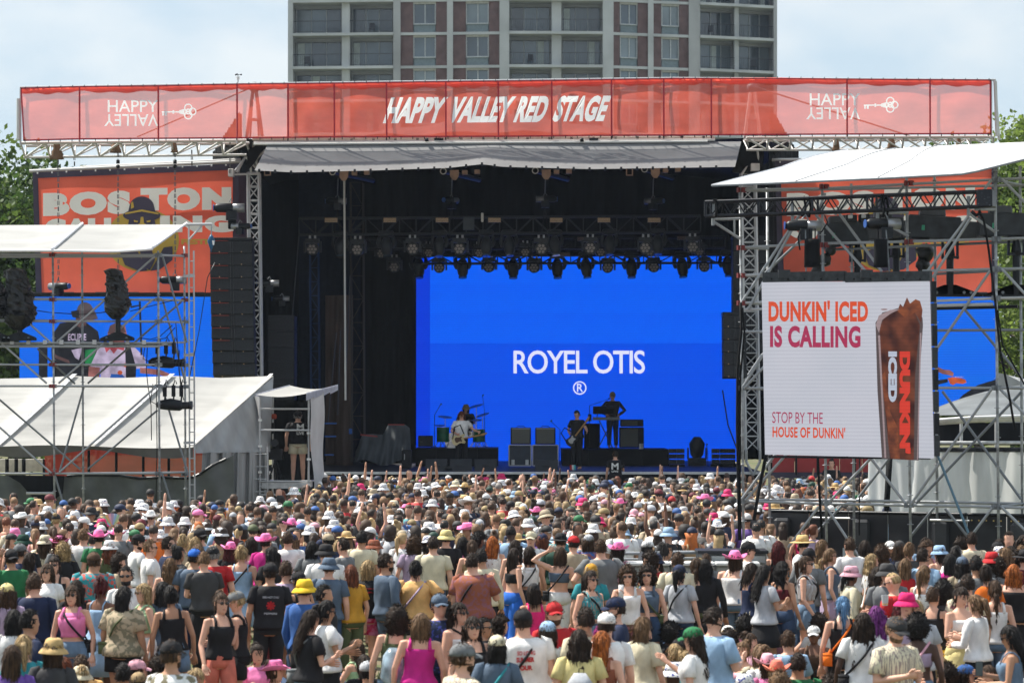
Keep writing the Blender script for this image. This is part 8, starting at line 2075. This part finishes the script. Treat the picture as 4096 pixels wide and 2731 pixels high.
for k in range(4):
    a = k * math.pi / 4; d = Vector((math.cos(a), 0, math.sin(a))) * .055; n_ = Vector((-math.sin(a), 0, math.cos(a))) * .011; c = Vector((0, -.150, 1.22))
    b.add([tuple(r['mw'] @ (c + x)) for x in (d + n_, -d + n_, -d - n_, d - n_)], [[0, 1, 2, 3]])
b.build('shirt_print', redp, r['o'])
shirt(r, 'RED HOT CHILI', -.10, .10, 1.31, 1.335, cloth_m('lightgrey')); shirt(r, 'PEPPERS', -.08, .08, 1.11, 1.135, cloth_m('lightgrey'))
def held(r, side, nm, label, cat, build, off=(0, .05, .06)):
    w_ = r['mw'] @ Vector(r['J']['wr'][side]); e = r['mw'] @ Vector(r['J']['el'][side]); p = w_ + (w_ - e).normalized() * .08
    t = thing(nm, tuple(p), label, cat); build(t, p); return t
def can(t, p): MB().tube(p + Vector((0, 0, -.09)), p + Vector((0, 0, .10)), .034, 12).build('can', cloth_m('white'), t, True); MB().tube(p + Vector((0, 0, .10)), p + Vector((0, 0, .105)), .028, 12).build('lid', alu, t)
held(find(3, 1130, 580), 1, 'tall_can', 'tall white can held by the woman in the white tank top', 'drink can', can)
def bott(t, p): MB().blob([p + Vector((0, 0, -.14)), p + Vector((0, 0, .08))], [.036, .036], 12).build('bottle', cloth_m('coral'), t, True); MB().tube(p + Vector((0, 0, .09)), p + Vector((0, 0, .14)), .026, 12).build('cap', blackp, t)
held(find(1, 1850, 800), 0, 'water_bottle', 'orange water bottle with black cap carried by the walking person', 'water bottle', bott)
def fan(t, p):
    cols = ['pink', 'coral', 'paleyellow', 'mint', 'sky', 'lilac', 'palepink', 'apricot', 'mint', 'sky', 'lilac']
    for k, c in enumerate(cols):
        a, a2 = R(15 + 150 * k / 11), R(15 + 150 * (k + .95) / 11); b = MB()
        for y in (0, .004): b.add([p + Vector((.05 * math.cos(a), y, .05 * math.sin(a))), p + Vector((.26 * math.cos(a), y, .26 * math.sin(a))), p + Vector((.26 * math.cos(a2), y, .26 * math.sin(a2))), p + Vector((.05 * math.cos(a2), y, .05 * math.sin(a2)))], [[0, 1, 2, 3]] if y == 0 else [[3, 2, 1, 0]])
        b.build('leaf', cloth_m(c), t)
t = thing('hand_fan', tuple(P(450, 2108, 54)), 'rainbow folding fan held up in the left crowd', 'hand fan'); fan(t, P(450, 2108, 54))
def phone(t, p): MB().box(tuple(p + Vector((0, -.02, .05))), (.075, .01, .15)).build('case', blackp, t, bevel=.003); MB().box(tuple(p + Vector((0, -.027, .05))), (.068, .004, .14)).build('screen', glass3, t)
held(find(4, 2270, 1080), 1, 'phone', 'dark phone held up by the person at the right edge', 'phone', phone); held(find(2, 820, 330), 1, 'phone', 'phone held by the person in the grey T-shirt facing left', 'phone', phone); held(find(1, 1305, 345), 0, 'phone', 'phone held by short-haired person in white T-shirt with sunglasses', 'phone', phone)
r = find(4, 1320, 900); t = thing('plastic_cup', tuple(P(3540, 2420, 33.6)), 'clear plastic cup lifted beside the bright pink bucket hat', 'cup'); p = P(3540, 2420, 33.6); MB().add(*loft([ell(tuple(p), .032, .032, 14), ell(tuple(p + Vector((0, 0, .12))), .045, .045, 14)], False)).build('cup', mat('clear_plastic', (.6, .62, .64), .1, spec=.8), t, True); MB().tube(p + Vector((0, 0, .01)), p + Vector((0, 0, .06)), .035, 12).build('drink', cloth_m('apricot'), t)
r = find(2, 1205, 930); t = thing('clear_backpack', tuple(r['mw'] @ Vector((.05, -.22, 1.05))), 'clear blue-grey backpack on the person in the olive tank top', 'backpack'); MB().blob([r['mw'] @ Vector((-.02, -.22, .98)), r['mw'] @ Vector((-.02, -.22, 1.22))], [.13, .11], 12).build('bag', mat('clear_blue_plastic', (.30, .40, .48), .15, spec=.8, var=.4, scale=9), t, True)
r = find(3, 680, 1115); t = thing('backpack', tuple(r['mw'] @ Vector((0, -.22, 1.05))), 'white backpack worn by the person with long curly brown hair', 'backpack'); MB().blob([r['mw'] @ Vector((0, -.22, .95)), r['mw'] @ Vector((0, -.20, 1.2))], [.15, .13], 14).build('bag', cloth_m('lightgrey'), t, True); MB().sphere(tuple(r['mw'] @ Vector((0, -.33, 1.0))), (.10, .05, .10), 12, 8).build('pocket', cloth_m('white'), t, True)

# ================================================================ the rest of the crowd: one dense mass
CV, CF, CC, CP_ = [], [], [], []; nv_tot = 0
tmpl = {}
def tri(f):
    o = []
    for a in f:
        for i in range(1, len(a) - 1): o.append((a[0], a[i], a[i + 1]))
    return np.array(o, np.int32)
def lowparts(pose, sex, top, hair, hat):
    key = (pose, sex, top, hair, hat)
    if key not in tmpl:
        J = pose_joints(pose, sex); hm = np.array(head_matrix(J)); out = []
        for nm, b in (('skin', body_mesh(pose, sex, True)), ('top', top_mb(top, pose, sex, True)), ('bot', bottom_mb('s', pose, sex, True)), ('hair', hair_mb(hair, True) if hair != 'N' else None), ('hat', hat_mb(hat, True) if hat else None)):
            if b is None: continue
            v = np.array([tuple(p) for p in b.v])
            if nm in ('hair', 'hat'): v = v @ hm[:3, :3].T + hm[:3, 3]
            out.append((nm, v, tri(b.f)))
        tmpl[key] = out
    return tmpl[key]
def add_far(r):
    global nv_tot
    k = r['h'] / 1.72; a = R(r['rot']); M = np.array([[math.cos(a), -math.sin(a), 0], [math.sin(a), math.cos(a), 0], [0, 0, 1]]) * np.array([k * r['wide'], k * r['wide'], k])
    pose = r['pose'] if r['pose'] in 'scluvrpk' else 's'; r['sex'] = r['sex'].lower()
    for nm, v, f in lowparts(pose, r['sex'], r['top'] if r['top'] in 'tkln' else 't', r['hair'][0], r['hat'] or None):
        c = {'skin': SKN[r['skin']], 'top': CLR[r['topc']], 'bot': CLR[r['botc']], 'hair': HCL.get(r['hair'][1], HCL['d']), 'hat': CLR.get(r['hatc'], (.5, .5, .5))}[nm]
        w_ = v @ M.T + np.array([r['x'], r['Y'], 0]); c = np.array(c) * (q.uniform(.85, 1.12) if nm != 'hair' else q.uniform(.8, 1.5))
        CV.append(w_); CF.append(f + nv_tot); CC.append(np.tile([*c, 1.0], (len(v), 1))); CP_.append(np.full(len(f), 1 if (nm == 'hat' and r['hatpat']) else 0, np.int32)); nv_tot += len(v)
def zone(px, Y):
    if Y < 53 and px > 3040: return False
    if px > 2900 and Y < 54.8: return False
    if px < 1010: return Y < 63.5
    if px < 1330: return Y < 63.5 + (px - 1010) / 320 * 14 if px < 1290 else Y < 80
    if px > 3480: return False
    return Y < 80.5
far = list(extra)
grid = {}
def gk(x, y): return (int(x // .6), int(y // .6))
for r in recs: grid.setdefault(gk(r['x'], r['Y']), []).append((r['x'], r['Y']))
for t_ in range(36000):
    if t_ % 5 == 0: Y = float(q.uniform(27, 62)); px = float(q.uniform(-900, -130)) if t_ % 10 else float(q.uniform(4220, 5000)); ok = Y < (62 if px < 0 else 46)
    else: Y = float(43 + (84.2 - 43) * q.random()); px = float(q.uniform(-130, 3560)); ok = Y > near[-1]['Y'] and zone(px, Y)
    x = (px - CX) / FPX * Y
    if not ok or blocked(px, Y, x): continue
    dm = (.46 if Y > 55 else .56) if -130 < px < 4200 else .8
    g0 = gk(x, Y); ok = True
    for i in (-1, 0, 1):
        for j in (-1, 0, 1):
            for (a, b_) in grid.get((g0[0] + i, g0[1] + j), ()):
                if (a - x) ** 2 + (b_ - Y) ** 2 < dm * dm: ok = False
    if not ok: continue
    r = randrec(px, Y)
    if Y > 60 and q.random() < .04: 
        r['hat'], r['hatc'], r['hatpat'] = pick([h_ for h_ in HATS_R if h_[0]])
    if Y > 76 and q.random() < .09 or q.random() < .012: r['pose'] = 'v' if q.random() < .7 else 'u'
    grid.setdefault(g0, []).append((x, Y)); far.append(r)
for r in far: add_far(r)
V = np.concatenate(CV).astype(np.float32); Fc = np.concatenate(CF); Cc = np.concatenate(CC).astype(np.float32); Mi = np.concatenate(CP_)
me = bpy.data.meshes.new('crowd'); me.vertices.add(len(V)); me.vertices.foreach_set('co', V.ravel()); me.loops.add(Fc.size); me.loops.foreach_set('vertex_index', Fc.ravel().astype(np.int32))
me.polygons.add(len(Fc)); me.polygons.foreach_set('loop_start', np.arange(0, Fc.size, 3, dtype=np.int32)); me.polygons.foreach_set('loop_total', np.full(len(Fc), 3, np.int32))
me.update(calc_edges=True); at = me.color_attributes.new('paint', 'FLOAT_COLOR', 'POINT'); at.data.foreach_set('color', Cc.ravel())
me.polygons.foreach_set('use_smooth', np.ones(len(Fc), bool)); me.polygons.foreach_set('material_index', Mi)
def crowdmat(nm, dots):
    m = bpy.data.materials.new(nm); m.use_nodes = True; nt = m.node_tree; L = nt.links.new; b = nt.nodes['Principled BSDF']; b.inputs['Roughness'].default_value = .7
    a = node(nt, 'ShaderNodeAttribute'); a.attribute_name = 'paint'; tc = node(nt, 'ShaderNodeTexCoord'); nz = node(nt, 'ShaderNodeTexNoise', Scale=14.0, Detail=4); L(tc.outputs['Object'], nz.inputs['Vector'])
    rp = node(nt, 'ShaderNodeValToRGB'); rp.color_ramp.elements[0].position = .3; rp.color_ramp.elements[1].position = .7; rp.color_ramp.elements[0].color = (.78, .78, .78, 1); rp.color_ramp.elements[1].color = (1.1, 1.1, 1.1, 1); L(nz.outputs[0], rp.inputs[0])
    mx_ = node(nt, 'ShaderNodeMixRGB'); mx_.blend_type = 'MULTIPLY'; mx_.inputs[0].default_value = 1; L(a.outputs['Color'], mx_.inputs[1]); L(rp.outputs[0], mx_.inputs[2]); last = mx_.outputs[0]
    if dots:
        vo = node(nt, 'ShaderNodeTexVoronoi', Scale=26.0); L(tc.outputs['Object'], vo.inputs['Vector']); r2 = node(nt, 'ShaderNodeValToRGB'); r2.color_ramp.interpolation = 'CONSTANT'; r2.color_ramp.elements[0].position = 0; r2.color_ramp.elements[0].color = (.06, .08, .35, 1); r2.color_ramp.elements[1].position = .26; r2.color_ramp.elements[1].color = (1, 1, 1, 1); L(vo.outputs[0], r2.inputs[0])
        m2_ = node(nt, 'ShaderNodeMixRGB'); m2_.blend_type = 'MULTIPLY'; m2_.inputs[0].default_value = 1; L(last, m2_.inputs[1]); L(r2.outputs[0], m2_.inputs[2]); last = m2_.outputs[0]
    L(last, b.inputs['Base Color']); return m
me.materials.append(crowdmat('crowd_clothes', False)); me.materials.append(crowdmat('crowd_dotted_hats', True))
o = bpy.data.objects.new('crowd', me); COL.objects.link(o); tag(o, 'dense mass of people filling the field up to the stage', None, None, 'stuff')
print('near', len(near), 'far', len(far), 'tris', len(Fc))
# ================================================================ the air
hz = bpy.data.materials.new('summer_haze'); hz.use_nodes = True; hn = hz.node_tree; hn.nodes.clear()
ho = hn.nodes.new('ShaderNodeOutputMaterial'); pv = hn.nodes.new('ShaderNodeVolumePrincipled'); pv.inputs['Color'].default_value = (.72, .84, 1.0, 1); pv.inputs['Density'].default_value = HAZE; pv.inputs['Anisotropy'].default_value = 0.2
hn.links.new(pv.outputs[0], ho.inputs['Volume'])
tag(MB().box((0, 445, 23.5), (340, 915, 49.5)).build('haze', hz), 'thin blue summer haze over the field', None, None, 'stuff')
